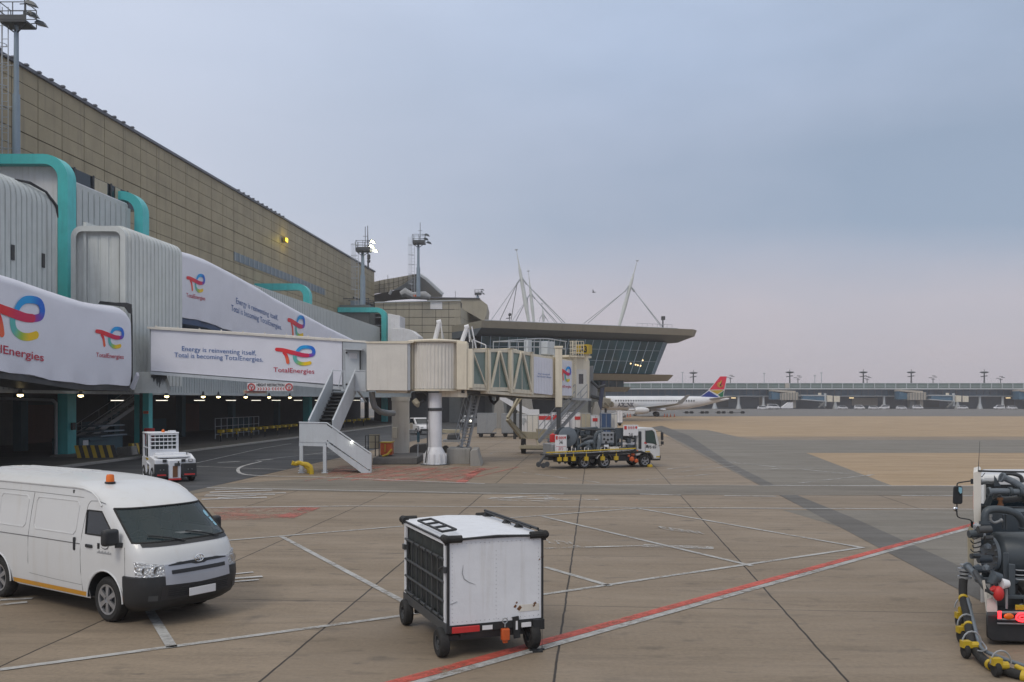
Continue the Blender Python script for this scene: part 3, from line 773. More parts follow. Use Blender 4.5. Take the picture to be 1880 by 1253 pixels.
# frontal face panels
zt_, zb_ = ZA(548,YF), ZA(655,YF)
xj = [688, 704, 727, 751, 775, 800, 824, 846]
zrow = [ZA(y,YF) for y in (655, 640, 625, 611, 597.5, 583, 568.5, 554)]
def xp(px): return (px-940)/F*YF
mb.ext([Vector((xp(686),YF+.12,2)),Vector((xp(846),YF+.12,2)),Vector((xp(846),YF+.12,zrow[-1])),Vector((xp(686),YF+.12,zrow[-1]))], (0,3,0), 1)
for i in range(len(xj)-1):
    for j in range(len(zrow)-1):
        x0, x1, z0, z1 = xp(xj[i])+.04, xp(xj[i+1])-.04, zrow[j]+.04, zrow[j+1]-.04
        mb.box(x0, x1, YF, YF+.11, z0, z1, 0)
build('front_wall', mb, [M['annex_panel'], M['cladding_joint']], an, world=True)
mb = MB(); mb.box(xp(790), xp(812), YF-.1, YF-.02, ZA(568,YF), ZA(554.5,YF)); build('hatch', mb, M['plain_white'], an, world=True)
# side wing receding to the right (parallel to the axis), sloping lower edge over blue glazing
mb = MB()
def an2(px, py):  # plane through corner x=846 running along U
    X0 = xp(846); a = -(X0-K*YF); Y = F*a/(1092-px); return P(px, py, Y)
aW = -(xp(846)-K*YF)
def wing(pp, d, m): mb.ext([an2(x, y) for x, y in pp], d, m)
wing([(846,565),(846,582),(893,612),(893,597)], -V*3, 0)
wing([(846,582.5),(846,600),(893,622),(893,612.5)], -V*3, 0)
wing([(846,600.5),(846,655),(864,655),(864,609)], -V*3, 0)
build('side_wing', mb, M['annex_panel'], an, world=True)
mb = MB(); wing([(864,600),(864,655),(890,655),(890,616)], -V*2.5, 0); build('side_glazing', mb, M['glass_blue'], an, world=True)
mb = MB(); wing([(889,590),(889,668),(896,668),(896,594)], -V*2.0, 0); build('corner_pier', mb, M['annex_panel'], an, world=True)
# upper storey set back with bevelled right end
mb = MB(); mb.pext([(784,575),(784,547.5),(880,548.5),(895,560),(893,578),(888,590),(846,566)], 158, (0,14,0))
build('upper_storey', mb, M['annex_panel'], an, world=True)
mb = MB(); mb.pext([(783,547.5),(783,545.8),(881,547),(881,548.6)], 157.7, (0,14.6,0)); build('roof_edge', mb, M['coping'], an, world=True)
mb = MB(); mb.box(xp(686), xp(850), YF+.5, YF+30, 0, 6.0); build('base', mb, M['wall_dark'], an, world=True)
mb = MB(); mb.tube([P(688,556,YF-.3), P(846,552,YF-.3)], .1, 6); build('roof_rail', mb, M['grey_steel'], an, world=True)

# curved roof canopy behind the annex
cr = thing('curved_roof', 'swooping tiled roof canopy with dark underside rising behind the tan annex', 'roof', P(750,550,175))
mb = MB()
cu_t = catmull([(640,534),(688,517.5),(730,509.5),(766,503)], 6)
cu_b = catmull([(640,548),(688,540),(722,533),(766,505.5)], 6)
mb.grid([[P(x,y,172) for x, y in cu_t], [P(x,y,172.3) for x, y in cu_b]])
build('tiled_front', mb, M['annex_panel'], cr, world=True)
mb = MB()
ur = catmull([(766,503),(782,513),(800,529),(813,541)], 6); lr = catmull([(722,533),(750,541),(780,546),(811,546)], 6)
mb.grid([[P(x,y,172.3) for x, y in ur], [P((x+x2)/2,(y+y2)/2+2,178) for (x,y),(x2,y2) in zip(ur,lr)], [P(x,y,180) for x, y in lr]])
mb.tube([P(x,y,172.4) for x, y in ur], .35, 6)
build('underside', mb, M['grey_steel'], cr, world=True)
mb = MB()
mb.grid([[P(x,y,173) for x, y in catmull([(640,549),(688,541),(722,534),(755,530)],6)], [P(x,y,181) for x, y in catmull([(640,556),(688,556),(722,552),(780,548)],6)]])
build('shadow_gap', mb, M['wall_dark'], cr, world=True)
mb = MB()
for i in range(1, 9):
    x = 688+78*i/9
    def iy(c, x):
        for (x0,y0),(x1,y1) in zip(c, c[1:]):
            if x0 <= x <= x1: return y0+(y1-y0)*(x-x0)/(x1-x0)
        return c[-1][1]
    mb.beam(P(x, iy(cu_t,x), 171.9), P(x, iy(cu_b,x), 172.2), .07)
for f_ in (.33,.66): mb.tube([P(x,y+(y2-y)*f_,171.95) for (x,y),(x2,y2) in zip(cu_t,cu_b)], .04, 4)
build('tile_joints', mb, M['cladding_joint'], cr, world=True)
# wrapped rooftop ducts
t = thing('roof_ducts', 'pale bulging wrapped ducts at the mast foot on the annex roof', 'roof plant', P(760,547,155))
mb = MB(); mb.tube([P(736,541,154),P(744,537,154),P(756,543,154),P(780,543,154),P(790,547,154)], [.5,.75,.6,.7,.4], 10)
mb.tube([P(715,541,156),P(719,533,156)], .25, 8)
build('duct', mb, M['bag_grey'], t, world=True)
mb = MB(); mb.pext([(759,545),(759,541.5),(770,541.5),(770,545)], 150, (0,.6,0)); build('orange_box', mb, M['orange'], t, world=True)

# ---------------------------------------------------------------- glass pier
pier = thing('glass_pier', 'flat roofed pier lounge with outward leaning dark blue glazing', 'building', P(1080,775,150))
A_ = Vector((-4.0,140,0)); B_ = Vector((31.1,157.8,0)); dD = (B_-A_).normalized(); dN = Vector((-dD.y, dD.x, 0))
Lp = (B_-A_).length
def PR(s, n, z): return A_+dD*s+dN*n+Vector((0,0,z))
def roofplate(mb, s0, s1, z0, z1, ins, m=0, dep=26, n0=0, cut=4):
    o = [(s0,n0),(s1-cut,n0),(s1,n0+cut*.9),(s1-1.5,n0+dep),(s0,n0+dep)]
    o2 = [(s0,n0+ins),(s1-cut-ins*.5,n0+ins),(s1-ins*1.3,n0+cut*.9+ins*.6),(s1-1.5-ins,n0+dep-ins),(s0,n0+dep-ins)]
    n = 5
    mb.add([PR(s,n_,z1) for s, n_ in o]+[PR(s,n_,z0) for s, n_ in o2], [(0,1,2,3,4),(9,8,7,6,5)]+[(i,(i+1)%5,5+(i+1)%5,5+i) for i in range(5)], m)
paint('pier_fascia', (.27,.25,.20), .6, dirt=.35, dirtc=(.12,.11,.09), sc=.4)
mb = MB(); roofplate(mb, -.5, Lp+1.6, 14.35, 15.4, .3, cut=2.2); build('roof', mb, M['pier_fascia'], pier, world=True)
paint('soffit_shade_slate', (.10,.12,.14), .6, dirt=.2, bmp=0)  # darker slate blue puts the shade under the roof into the soffit colour
mb = MB(); roofplate(mb, -.5, Lp+1.1, 13.3, 14.33, 1.9, n0=.35, cut=2.2); build('roof_soffit', mb, M['soffit_shade_slate'], pier, world=True)
mb = MB(); mb.tube([PR(0,.1,15.45),PR(Lp-4,.1,15.45),PR(Lp,3.7,15.45)], .07, 5)
for s in range(28, 36, 1): mb.tube([PR(s,1,15.4),PR(s,1,16.1)], .04, 4)
mb.tube([PR(28,1,16.1),PR(35,1,16.1)], .04, 4); build('roof_rail', mb, M['grey_steel'], pier, world=True)
zg0, zg1 = 7.9, 13.2
def gl(s, z):  # leaning front glazing; right end wraps
    f_ = (z-zg0)/(zg1-zg0); return f_
S0, S1b, S1t = .2, Lp-5.8, Lp-4.4
mb = MB()
o0 = [PR(S0,2.6,zg0),PR(S1b-1.5,2.6,zg0),PR(S1b,4.0,zg0),PR(S1b,24,zg0)]; o1 = [PR(S0,1.7,zg1),PR(S1t-1.2,1.7,zg1),PR(S1t+.6,3.2,zg1),PR(S1t+.6,24,zg1)]
mb.add(o0+o1, [(0,1,5,4),(1,2,6,5),(2,3,7,6)])
build('glazing', mb, M['glass_blue'], pier, world=True)
mb = MB()
nM = 22
for i in range(nM+1):
    sb = S0+(S1b-1.5-S0)*i/nM; st = S0+(S1t-1.2-S0)*i/nM
    mb.beam(PR(sb,2.55,zg0), PR(st,1.65,zg1), .10, .12)
for k in range(1, 4):
    a0 = o0[1].lerp(o0[2], k/3); a1 = o1[1].lerp(o1[2], k/3); mb.beam(a0-dN*.04, a1-dN*.04, .12, .14)
for f_ in (.38,.72): mb.beam(o0[0].lerp(o1[0],f_)-dN*.03, o0[1].lerp(o1[1],f_)-dN*.03, .06, .06)
build('mullions', mb, M['blue_steel'], pier, world=True)
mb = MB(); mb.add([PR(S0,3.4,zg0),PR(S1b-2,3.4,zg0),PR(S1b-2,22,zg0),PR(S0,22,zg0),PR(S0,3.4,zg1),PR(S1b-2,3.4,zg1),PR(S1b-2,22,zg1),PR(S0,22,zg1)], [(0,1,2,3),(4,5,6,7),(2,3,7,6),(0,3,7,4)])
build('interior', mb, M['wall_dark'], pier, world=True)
for px, py in ((1158,668),(1171,671),(1176,672),(1180,662),(1167,670)):
    mb = MB(); p = P(px,py,151); mb.ico(p, .14); build('pendant_lamp', mb, M['lamp_inside'], pier, world=True)
mb = MB(); roofplate(mb, -.5, Lp-2.2, 6.75, 7.75, .7, n0=1.2, dep=24, cut=2.5); build('lower_roof', mb, M['pier_fascia'], pier, world=True)
mb = MB(); mb.add([PR(-.5,4,5.7),PR(Lp-12,4,5.7),PR(Lp-12,20,5.7),PR(-.5,20,5.7),PR(-.5,4,6.74),PR(Lp-12,4,6.74),PR(Lp-12,20,6.74),PR(-.5,20,6.74)], [(0,1,5,4),(1,2,6,5),(0,1,2,3)]); build('ribbon_window', mb, M['glass_blue'], pier, world=True)
mb = MB()
for i in range(18): mb.beam(PR(i*1.5+.4,3.95,5.7), PR(i*1.5+.4,3.95,6.74), .12)
build('ribbon_mullions', mb, M['grey_steel'], pier, world=True)
mb = MB(); roofplate(mb, -.5, Lp-10, 4.9, 5.65, .5, n0=3, dep=18, cut=2); build('lower_slab', mb, M['pier_fascia'], pier, world=True)
mb = MB(); mb.add([PR(-2,9,0),PR(Lp-20,9,0),PR(Lp-20,22,0),PR(-2,22,0),PR(-2,9,4.9),PR(Lp-20,9,4.9),PR(Lp-20,22,4.9),PR(-2,22,4.9)], [(0,1,5,4),(1,2,6,5),(4,5,6,7)]); build('ground_floor', mb, M['wall_mid'], pier, world=True)
mb = MB(); mb.pext([(1093,775),(1101,775),(1112,700),(1105,700)], 152, (0,1.2,0)); build('leaning_column', mb, M['text_navy'], pier, world=True, bevel=.05)
mb = MB(); mb.pext([(1086,790),(1103,790),(1103,754),(1097,738),(1093,738),(1088,754)], 152.2-2, (0,2.4,0)); build('column_base', mb, M['concrete_block'], pier, world=True, bevel=.1)
for pp in ([(944,790),(985,790),(972,705),(958,705)],):
    mb = MB(); mb.pext(pp, 118, (0,3,0)); build('flared_column', mb, M['concrete_block'], pier, world=True, bevel=.1)
for pp in ([(902,790),(932,790),(921,722),(911,722)],):
    mb = MB(); mb.pext(pp, 116, (0,3,0)); build('flared_column', mb, M['concrete_block'], pier, world=True, bevel=.1)

# undercroft of the annex/pier seen below the boarding bridge
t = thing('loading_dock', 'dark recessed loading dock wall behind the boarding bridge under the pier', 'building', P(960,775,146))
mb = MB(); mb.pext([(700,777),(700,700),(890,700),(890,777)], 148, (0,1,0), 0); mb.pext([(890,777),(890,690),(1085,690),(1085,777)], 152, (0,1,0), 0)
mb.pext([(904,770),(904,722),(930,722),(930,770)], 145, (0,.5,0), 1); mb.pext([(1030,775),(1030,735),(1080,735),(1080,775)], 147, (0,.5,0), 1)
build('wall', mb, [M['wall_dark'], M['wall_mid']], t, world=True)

# ---------------------------------------------------------------- cable masts on the pier roof
def mast(lbl, foot, head, Y, r, feet, nodef=.62, spike=.3):
    t = thing('cable_mast', lbl, 'mast', P(*foot, Y), 0, 'white cable stayed masts on the pier roof')
    a, b = P(*foot, Y), P(*head, Y); n = a.lerp(b, nodef)
    mb = MB(); mb.tube([a, a.lerp(n,.5), n, n.lerp(b,.35)], [r*.8, r*1.15, r*.95, r*.75], 10); mb.tube([n.lerp(b,.35), n.lerp(b,.55), b], [r*.7, r*.35, r*.12], 8)
    build('pole', mb, M['ribbed_light'], t, world=True)
    mb = MB()
    for s_ in (-1,1):
        for q in (-1,1): mb.beam(n+Vector((s_*r*2.6,q*.5,-.6)), n+Vector((0,0,r*1.8)), r*.5)
    mb.ico(b, .16, 0, 1, (2,1,.8))
    build('collar', mb, M['grey_steel'], t, world=True)
    for (px, py, dy) in feet:
        mb = MB(); s_ = 1 if px > foot[0] else -1
        mb.tube([n+Vector((s_*r*2.4,0,-.5)), P(px, py, Y+dy)], .065, 5); build('cable', mb, M['grey_steel'], t, world=True)
    return t
mast('tallest white mast at the left of the pier roof, leaning left', (971,592), (948,459), 150, .30, [(901,589,-4),(917,590,4),(938,590,9),(1033,594,-2),(1039,595,3)], .58)
mast('second white mast just right of and behind the tallest one', (980,591), (970,498), 175, .28, [(940,590,-3),(947,590,6),(1019,593,-2),(1023,593,5),(972,590,2)], .52)
mast('small white mast furthest behind on the pier roof', (998,591), (995,558), 200, .25, [(990,591,0),(1007,591,0)], .35)
mast('white mast leaning right over the right half of the pier roof', (1137,598), (1170,479), 160, .31, [(1072,594,-4),(1079,594,4),(1213,600,-4),(1216,600,4)], .58)
mb = MB()
t = thing('roof_camera_post', 'short dark camera post near the right corner of the pier roof', 'post', P(1217,602,156))
mb = MB(); mb.tube([P(1217,602,156), P(1217,586,156)], .12, 6); mb.box(*sum([[v-.25, v+.35] for v in P(1217,585,156)], [])); build('post', mb, M['dark_steel'], t, world=True)
t = thing('roof_aerial', 'small dark aerial cluster on the pier roof left of the masts', 'aerial', P(935,590,150))
mb = MB(); mb.tube([P(935,591,150),P(935,577,150)], .07, 5); mb.tube([P(929,585,150),P(938,584,150)], .07, 5); mb.ico(P(936,578,150), .3); build('aerial', mb, M['dark_steel'], t, world=True)

# ---------------------------------------------------------------- apron light towers
def tower(lbl, px, ybot, ypl, Y, pw, lit=False, wid=1.0, ladder=-1, antenna=True):
    t = thing('light_tower', lbl, 'light tower', P(px, ybot, Y), 0, 'floodlight towers by the terminal')
    b, p = P(px, ybot, Y), P(px, ypl, Y); q = wid
    hgt = p.z-b.z
    mb = MB(); mb.tube([b, b.lerp(p,.55)], [pw*1.5, pw*1.35], 12); mb.tube([b.lerp(p,.55), p], [pw, pw*.85], 12); build('pole', mb, M['blue_steel'], t, world=True)
    mb = MB(); x0, x1 = -.75*q, 1.0*q
    mb.M = Matrix.Translation(p)
    mb.box(x0, x1, -.7*q, .7*q, -.06, .06)
    mb.box(x0, x0+.05, -.7*q, .7*q, .06, .4*q); mb.box(x0, x1, -.72*q, -.68*q, .06, .4*q)
    for dx in (x0, 0.05, x1):
        mb.beam((0,0,-.6*q), (dx,-.6*q,-.06), .07*q)
    for dx in (x0, (x0+x1)/2, x1):
        for dy in (-.7*q, .7*q): mb.beam((dx,dy,0), (dx,dy,1.25*q), .05*q)
    for z in (.65*q, 1.25*q):
        mb.beam((x0,-.7*q,z),(x1,-.7*q,z),.045*q); mb.beam((x0,.7*q,z),(x1,.7*q,z),.045*q); mb.beam((x0,-.7*q,z),(x0,.7*q,z),.045*q); mb.beam((x1,-.7*q,z),(x1,.7*q,z),.045*q)
    build('platform', mb, M['dark_steel'], t, world=True)
    # ladder with cage
    mb = MB(); lx = ladder*.75*q
    for d_ in (-.2*q,.2*q): mb.beam(b+Vector((lx+d_,0,0)), p+Vector((lx+d_,0,1.2*q)), .05*q)
    n = int(hgt/.5)
    for k in range(n): z = b.z+k*.5; mb.beam((b.x+lx-.2*q,b.y,z),(b.x+lx+.2*q,b.y,z),.035*q)
    k = 0; z = b.z+2
    while z < p.z+1:
        c = Vector((b.x+lx, b.y, z)); mb.tube([c+Vector((.38*q*math.cos(a_)+ladder*.3*q, .38*q*math.sin(a_), 0)) for a_ in [math.pi*2*i/10 for i in range(10)]], .025*q, 4, closed=True)
        if k % 2 == 0: mb.beam(c, Vector((b.x, b.y, z)), .04*q)
        z += 1.4*q; k += 1
    for a_ in (0,1.2,-1.2): mb.beam(b+Vector((lx+ladder*(.3+.38*math.cos(a_))*q,.38*q*math.sin(a_),2)), p+Vector((lx+ladder*(.3+.38*math.cos(a_))*q,.38*q*math.sin(a_),1)), .03*q)
    build('caged_ladder', mb, M['grey_steel'], t, world=True)
    for i, (dx, dy, dz) in enumerate(((1.25,-.6,.95),(1.05,0,.55),(1.45,.3,.15),(1.2,-.2,1.5))[:3]):
        c = p+Vector((dx*q*1.05, dy*q, dz*q*1.2))
        mb = MB(); mb.M = Matrix.Translation(c) @ Matrix.Rotation(R(12), 4, 'Y')
        mb.hexa([(-.36*q,-.25*q,-.05*q),(.42*q,-.25*q,-.1*q),(.42*q,.25*q,-.1*q),(-.36*q,.25*q,-.05*q),(-.22*q,-.17*q,.2*q),(.2*q,-.17*q,.14*q),(.2*q,.17*q,.14*q),(-.22*q,.17*q,.2*q)])
        mb.beam((-.2*q,0,0), (-.75*q,0,-.15*q), .05*q)
        fl = build('floodlight', mb, M['slate'], t, world=True)
        mb = MB(); mb.M = Matrix.Translation(c) @ Matrix.Rotation(R(12), 4, 'Y'); mb.box(-.22*q,.26*q,-.15*q,.15*q,-.14*q,-.1*q)
        if lit: mb.box(-.12*q,.12*q,-.31*q,-.27*q,-.06*q,.06*q)
        build('lens', mb, M['lamp_flood'] if lit else M['lamp_clear'], fl, world=True)
    if antenna:
        mb = MB(); a_ = p+Vector((.2*q,.7*q,0)); mb.tube([a_, a_+Vector((0,0,3.2*q))], .04*q, 5); mb.tube([a_+Vector((-.3*q,0,2*q)), a_+Vector((.3*q,0,2*q))], .03*q, 4); build('aerial', mb, M['dark_steel'], t, world=True)
    return t
tower('tall blue grey light tower cut by the left photo edge, with unlit floodlights', 30, 330, 46, 60, .17, wid=.95)
tower('light tower with brightly lit floodlights in front of the terminal wall end', 666, 560, 462, 122, .24, lit=True, wid=1.05)
tower('slim unlit light tower standing on the annex roof before the swooping roof', 768, 545, 448, 148, .22, wid=1.1)
tower('smallest light tower, only its cage showing above the tan annex roof', 877, 549, 541, 185, .2, wid=.75, antenna=False)
t = thing('radio_mast', 'thin dark radio mast just right of the lit light tower', 'aerial', P(676,490,150))
mb = MB(); mb.tube([P(676,495,150),P(675,415,150)], [.16,.05], 6)
for y in (470,474,480): mb.ico(P(677,y,150), .32)
build('mast', mb, M['dark_steel'], t, world=True)
for i, (px, y0, y1, lb) in enumerate(((712,522,505,'thin whip aerial rising from the swooping roof'),(836,548,535,'thin whip aerial on the annex roof left of its tower'))):
    mb = MB(); mb.tube([P(px,y0+3,160),P(px,y1,160)], .045, 4); tag(build('whip_aerial', mb, M['dark_steel'], world=True), lb, 'aerial')
# yellow wall lamp
t = thing('wall_lamp', 'glowing yellow floodlight fixed high on the tan terminal wall', 'lamp', W(39.9, YA(40,519), ZA(441,YA(40,519))))
mb = MB(); mb.obox((.2,0,0), (.35,1.0,.55), 0); build('housing', mb, M['yellow'], t, bevel=.05)
mb = MB(); mb.obox((.42,0,0), (.06,.85,.42), 0); build('lens', mb, M['lamp_yellow'], t)
wl = bpy.data.lights.new('wall_lamp_light', 'POINT'); wl.energy = 60; wl.color = (1,.75,.05); wl.shadow_soft_size = .3
wo = bpy.data.objects.new('wall_lamp_light', wl); COL.objects.link(wo); wo.parent = t; wo.location = (.9,0,0)
# ---------------------------------------------------------------- ribbed tunnels with rounded shoulders
def shoulder(a0, width, zb, zt, r, n=5, dep=0, both=True):
    """cross-section (offset a, z) from the foot of the apron side over the roof to the far side"""
    pts = [(a0-dep, zb)]
    for k in range(n+1):
        t_ = math.pi/2*k/n; pts.append((a0+r-(r+dep)*math.cos(t_), zt-r+(r+dep)*math.sin(t_)))
    for k in range(n+1):
        t_ = math.pi/2*k/n; pts.append((a0+width-r+(r+dep)*math.sin(t_), zt-r+(r+dep)*math.cos(t_)))
    pts.append((a0+width+dep, zb))
    return pts
def ribtunnel(mb, a0, width, zb, zt, y0, y1, r=.6, pitch=.42, dep=.06, m=0, caps=True):
    fzt = zt if callable(zt) else (lambda y: zt); fzb = zb if callable(zb) else (lambda y: zb)
    n = max(1, int((y1-y0)/pitch)); p = (y1-y0)/n; prof = []
    for i in range(n):
        y = y0+p*i; prof += [(y,0),(y+p*.13,0),(y+p*.2,dep),(y+p*.93,dep)]
    prof.append((y1,0))
    rows = [[W(a, y, z) for a, z in shoulder(a0, width, fzb(y), fzt(y), r, 5, d)] for y, d in prof]
    mb.grid(rows, m)
    if caps:
        for y in (y0, y1): mb.sheet([W(a, y, z) for a, z in shoulder(a0, width, fzb(y), fzt(y), r)], m)
# light box tower (centre left)
YB0 = 51.6; aB = 21.0+K*51.6+.3; YB1 = F*aB/(1092-331)
lb = thing('ribbed_tower', 'pale ribbed stair tower with rounded top where the white banners meet', 'tower', W(aB, YB0, 4))
mb = MB(); ribtunnel(mb, aB, 3.0, 4.35, 13.05, YB0+.35, YB1, .55, .46, .13)
build('ribbed_shell', mb, M['ribbed_light'], lb, world=True)
mb = MB(); ribs_front(mb, 162, 240, YB0+.3, 4.4, 12.6, .48, .05)
build('front_cladding', mb, M['ribbed_light'], lb, world=True)
mb = MB()
# smooth rounded frame round the front face
so_ = shoulder(aB, 3.0, 4.3, 13.1, .6, 6); si_ = shoulder(aB+.28, 2.44, 4.3, 12.8, .35, 6)
f0 = [W(a, YB0, z) for a, z in so_]; f1 = [W(a, YB0, z) for a, z in si_]; n = len(f0)
mb.grid([f1, f0, [p+U*.45 for p in f0]])
build('corner_frame', mb, M['ribbed_light'], lb, world=True)
mb = MB(); mb.pext([(153,700),(153,408),(158,408),(158,700)], YB0+.2, U*3)
mb.pext([(145,440),(145,700),(153,700),(153,440)], YB0+.5, U*2.5)
build('side_post', mb, M['ribbed_light'], lb, world=True)
mb = MB(); mb.pext([(130,440),(130,449),(155,455),(155,445)], YB0+1, U*.4); build('turquoise_rail', mb, M['turquoise'], lb, world=True)
# dark broken gasket between tower and banner
mb = MB(); mb.pext([(240,566),(239.5,715),(243,715),(243,600),(242,566)], 51.2, U*.05, 0)
mb.pext([(180,558),(184,553),(213,556),(232,556),(241,559),(241,577),(236,575),(228,564)], 51.0, U*.08, 0)
build('torn_gasket', mb, M['black_plastic'], lb, world=True)
mb = MB(); mb.pext([(247,722),(247,690),(252,683),(270,683),(300,688),(308,722)], 52.4, U*.4, 0); build('skirt', mb, M['ribbed_light'], lb, world=True)
mb = MB(); rn_ = random.Random(4)
for k in range(22):
    x = 277+k*1.35; mb.pext([(x,689),(x,693+rn_.uniform(2,24)*(1-abs(k-11)/13)),(x+.9,692+rn_.uniform(2,20)*(1-abs(k-11)/13)),(x+1.0,689)], 52.37, (0,.02,0))
build('soot_streaks', mb, M['dark_steel'], lb, world=True)
mb = MB(); mb.pext([(238,712),(250,684),(252,690),(243,716)], 51.0, U*.25); build('torn_fabric', mb, M['banner'], lb, world=True)
t = thing('steel_column', 'slim light turquoise column below the ribbed stair tower, behind the baggage tug', 'column', P(265,835,57)); 
mb = MB(); mb.pext([(262,834),(262,721),(273,721),(273,834)], 57.2, U*.5); build('shaft', mb, M['turquoise'], t, world=True)
mb = MB(); mb.pext([(256,834),(256,721),(261.5,721),(261.5,834)], 57.3, U*.5); build('black_edge', mb, M['black_plastic'], t, world=True)
mb = MB(); mb.pext([(263,760),(263,755),(272,755),(272,760)], 57.1, (0,.06,0)); build('red_notice', mb, M['orange'], t, world=True)

# left ribbed tunnel with slot windows
aE = 29.0; yE0, yE1 = 41.5, F*aE/(1092-99)
te = thing('ribbed_tunnel', 'rounded ribbed grey tunnel with two dark slot windows at the left photo edge', 'tunnel', W(aE, 46, 8))
zE = lambda y: 14.75
mb = MB(); ribtunnel(mb, aE, 4, 8.0, 14.75, yE0, yE1, 1.0, .42, .12)
build('ribbed_shell', mb, M['ribbed_grey'], te, world=True)
for px in (22, 78):
    Y = YA(aE-.1, px); mb = MB(); z0, z1 = ZA(478 if px == 22 else 492, Y), ZA(450 if px == 22 else 466, Y)
    mb.ext([W(aE-.13,Y-.12,z0),W(aE-.13,Y+.12,z0),W(aE-.13,Y+.12,z1),W(aE-.13,Y-.12,z1)], V*.04); build('slot_window', mb, M['black_plastic'], te, world=True)
mb = MB(); mb.tube([W(aE+.4,47.5,14.7),W(aE+.25,48.5,14.75),W(aE-.0,49.5,14.5),W(aE-.15,50.2,13.9),W(aE-.15,50.35,13.3)], [.04,.09,.07,.09,.03], 6)
build('torn_seal', mb, M['black_plastic'], te, world=True)

# ---------------------------------------------------------------- draped sloping walkways
def drape(mb, top, bot, a_top, dep_roof=2.4, sag=.0, seed=1, rows=12, cols=40):
    """fabric skin: top, bot = functions of y giving z; lies on offset a(y) and folds over the roof"""
    rnd = random.Random(seed); out = []
    y0, y1 = top[0], top[1]
    ft, fb, fa = top[2], bot, a_top
    ph = [rnd.uniform(0,6) for _ in range(6)]
    prof = [('r',1.0),('r',.45),('c',.3),('c',.6),('c',.9)]+[('f',k/rows) for k in range(rows+1)]+[('u',.35),('u',1.0)]
    for kind, q in prof:
        row = []
        for i in range(cols+1):
            y = y0+(y1-y0)*i/cols; zt, zb, a = ft(y), fb(y), fa(y)
            rr = .45
            if kind == 'r': p = W(a+rr+q*dep_roof, y, zt+.02*math.sin(y*1.7+ph[0])+(.05*(1-q)))
            elif kind == 'c':
                t_ = math.pi/2*(1-q); p = W(a+rr-rr*math.cos(t_), y, zt-rr+rr*math.sin(t_))
            elif kind == 'f':
                zz = (zt-rr)*(1-q)+zb*q
                hem = max(0, (q-.86)/.14)
                wr = hem*(.05*math.sin(y*3.1+ph[1])+.04*math.sin(y*7.3+ph[2]+q*4)) + .012*math.sin(y*1.3+q*5+ph[3])
                p = W(a+wr-.05*math.sin(math.pi*min(q,1)), y, zz+hem*.03*math.sin(y*2.3+ph[4]))
            else:
                p = W(a+.05+q*.6, y, zb-.05*math.sin(y*2.1+ph[5])*q-.02)
            row.append(p)
        out.append(row)
    mb.grid(out)
# ---- banner 1 (lower left)
a1f = lambda y: 26.0-(y-41)*.13
def interp(tab):
    def f(y):
        if y <= tab[0][0]: 
            (xa,ya),(xb,yb) = tab[0], tab[1]
            return ya+(yb-ya)*(y-xa)/(xb-xa)
        for (xa,ya),(xb,yb) in zip(tab, tab[1:]):
            if y <= xb: 
                t_ = (y-xa)/(xb-xa); return ya+(yb-ya)*t_
        return tab[-1][1]
    return f
def yz1(px, py):
    # point on the slanting vertical plane a=a1f(y) under pixel px
    Y = 45.0
    for _ in range(30): Y = F*a1f(Y)/(1092-px)
    return Y, ZA(py, Y)
T1 = interp([yz1(x,y) for x, y in ((0,500),(33,510),(89,530),(128,543),(158,552.5),(180,556.5),(217,561),(231,566),(238,574),(240,579))])
B1 = interp([yz1(x,y) for x, y in ((0,681),(40,687),(80,694),(120,702),(160,706),(200,707),(240,708))])
yb0, yb1 = 37.0, yz1(240,600)[0]
b1 = thing('banner_walkway', 'sloping walkway wrapped in white fabric with a big ring logo at the left photo edge', 'walkway', W(25,46,4), 0)
mb = MB(); drape(mb, (yb0, yb1, T1), B1, a1f, seed=3, cols=46); build('fabric_wrap', mb, M['banner'], b1, world=True)
mb = MB()
mb.grid([[W(a1f(y)+.1,y,B1(y)+.15) for y in (yb0,43,46,yb1)], [W(a1f(y)+.1,y,B1(y)-.30) for y in (yb0,43,46,yb1)], [W(a1f(y)+2.8,y,B1(y)-.30) for y in (yb0,43,46,yb1)], [W(a1f(y)+2.8,y,T1(y)-.1) for y in (yb0,43,46,yb1)], [W(a1f(y)+.5,y,T1(y)-.1) for y in (yb0,43,46,yb1)]])
build('underframe', mb, M['dark_steel'], b1, world=True)
mb = MB(); yy = yb1; mb.sheet([W(a1f(yy)+.05,yy-.03,B1(yy)), W(a1f(yy)+2.8,yy-.03,B1(yy)), W(a1f(yy)+2.8,yy-.03,T1(yy)), W(a1f(yy)+.4,yy-.03,T1(yy)), W(a1f(yy)+.05,yy-.03,T1(yy)-.35)]); build('end_wall', mb, M['banner'], b1, world=True)
def map1(px, py, l=0):
    Y, z = yz1(px, py); return W(a1f(Y)-.068-l, Y, z)
mb = MB(); logo(mb, lambda u, v, l=0: map1(u, -v, l), -37, 81, -627, -543); build('ring_logo', mb, M['colour_print'], b1, world=True)
mb = MB(); logo(mb, lambda u, v, l=0: map1(u, -v, l), 172, 226, -641, -600); build('ring_logo', mb, M['colour_print'], b1, world=True)
def slant(px0, py0, px1, py1, h0, h1, mp):
    def f(u, v): 
        px = px0+(px1-px0)*u; return mp(px, py0+(py1-py0)*u-(h0+(h1-h0)*u)*v)
    return f
mb = MB(); text(mb, 'TotalEnergies', slant(-46,640.5,78,665,17,15,map1), 0, 1, -.25, 1, .008); build('lettering', mb, M['text_red'], b1, world=True)
mb = MB(); text(mb, 'TotalEnergies', slant(174,656,225,660,8.5,8,map1), 0, 1, -.25, 1, .008); build('lettering', mb, M['text_red'], b1, world=True)
# support under banner 1? (plain trestle hidden behind the van) left out

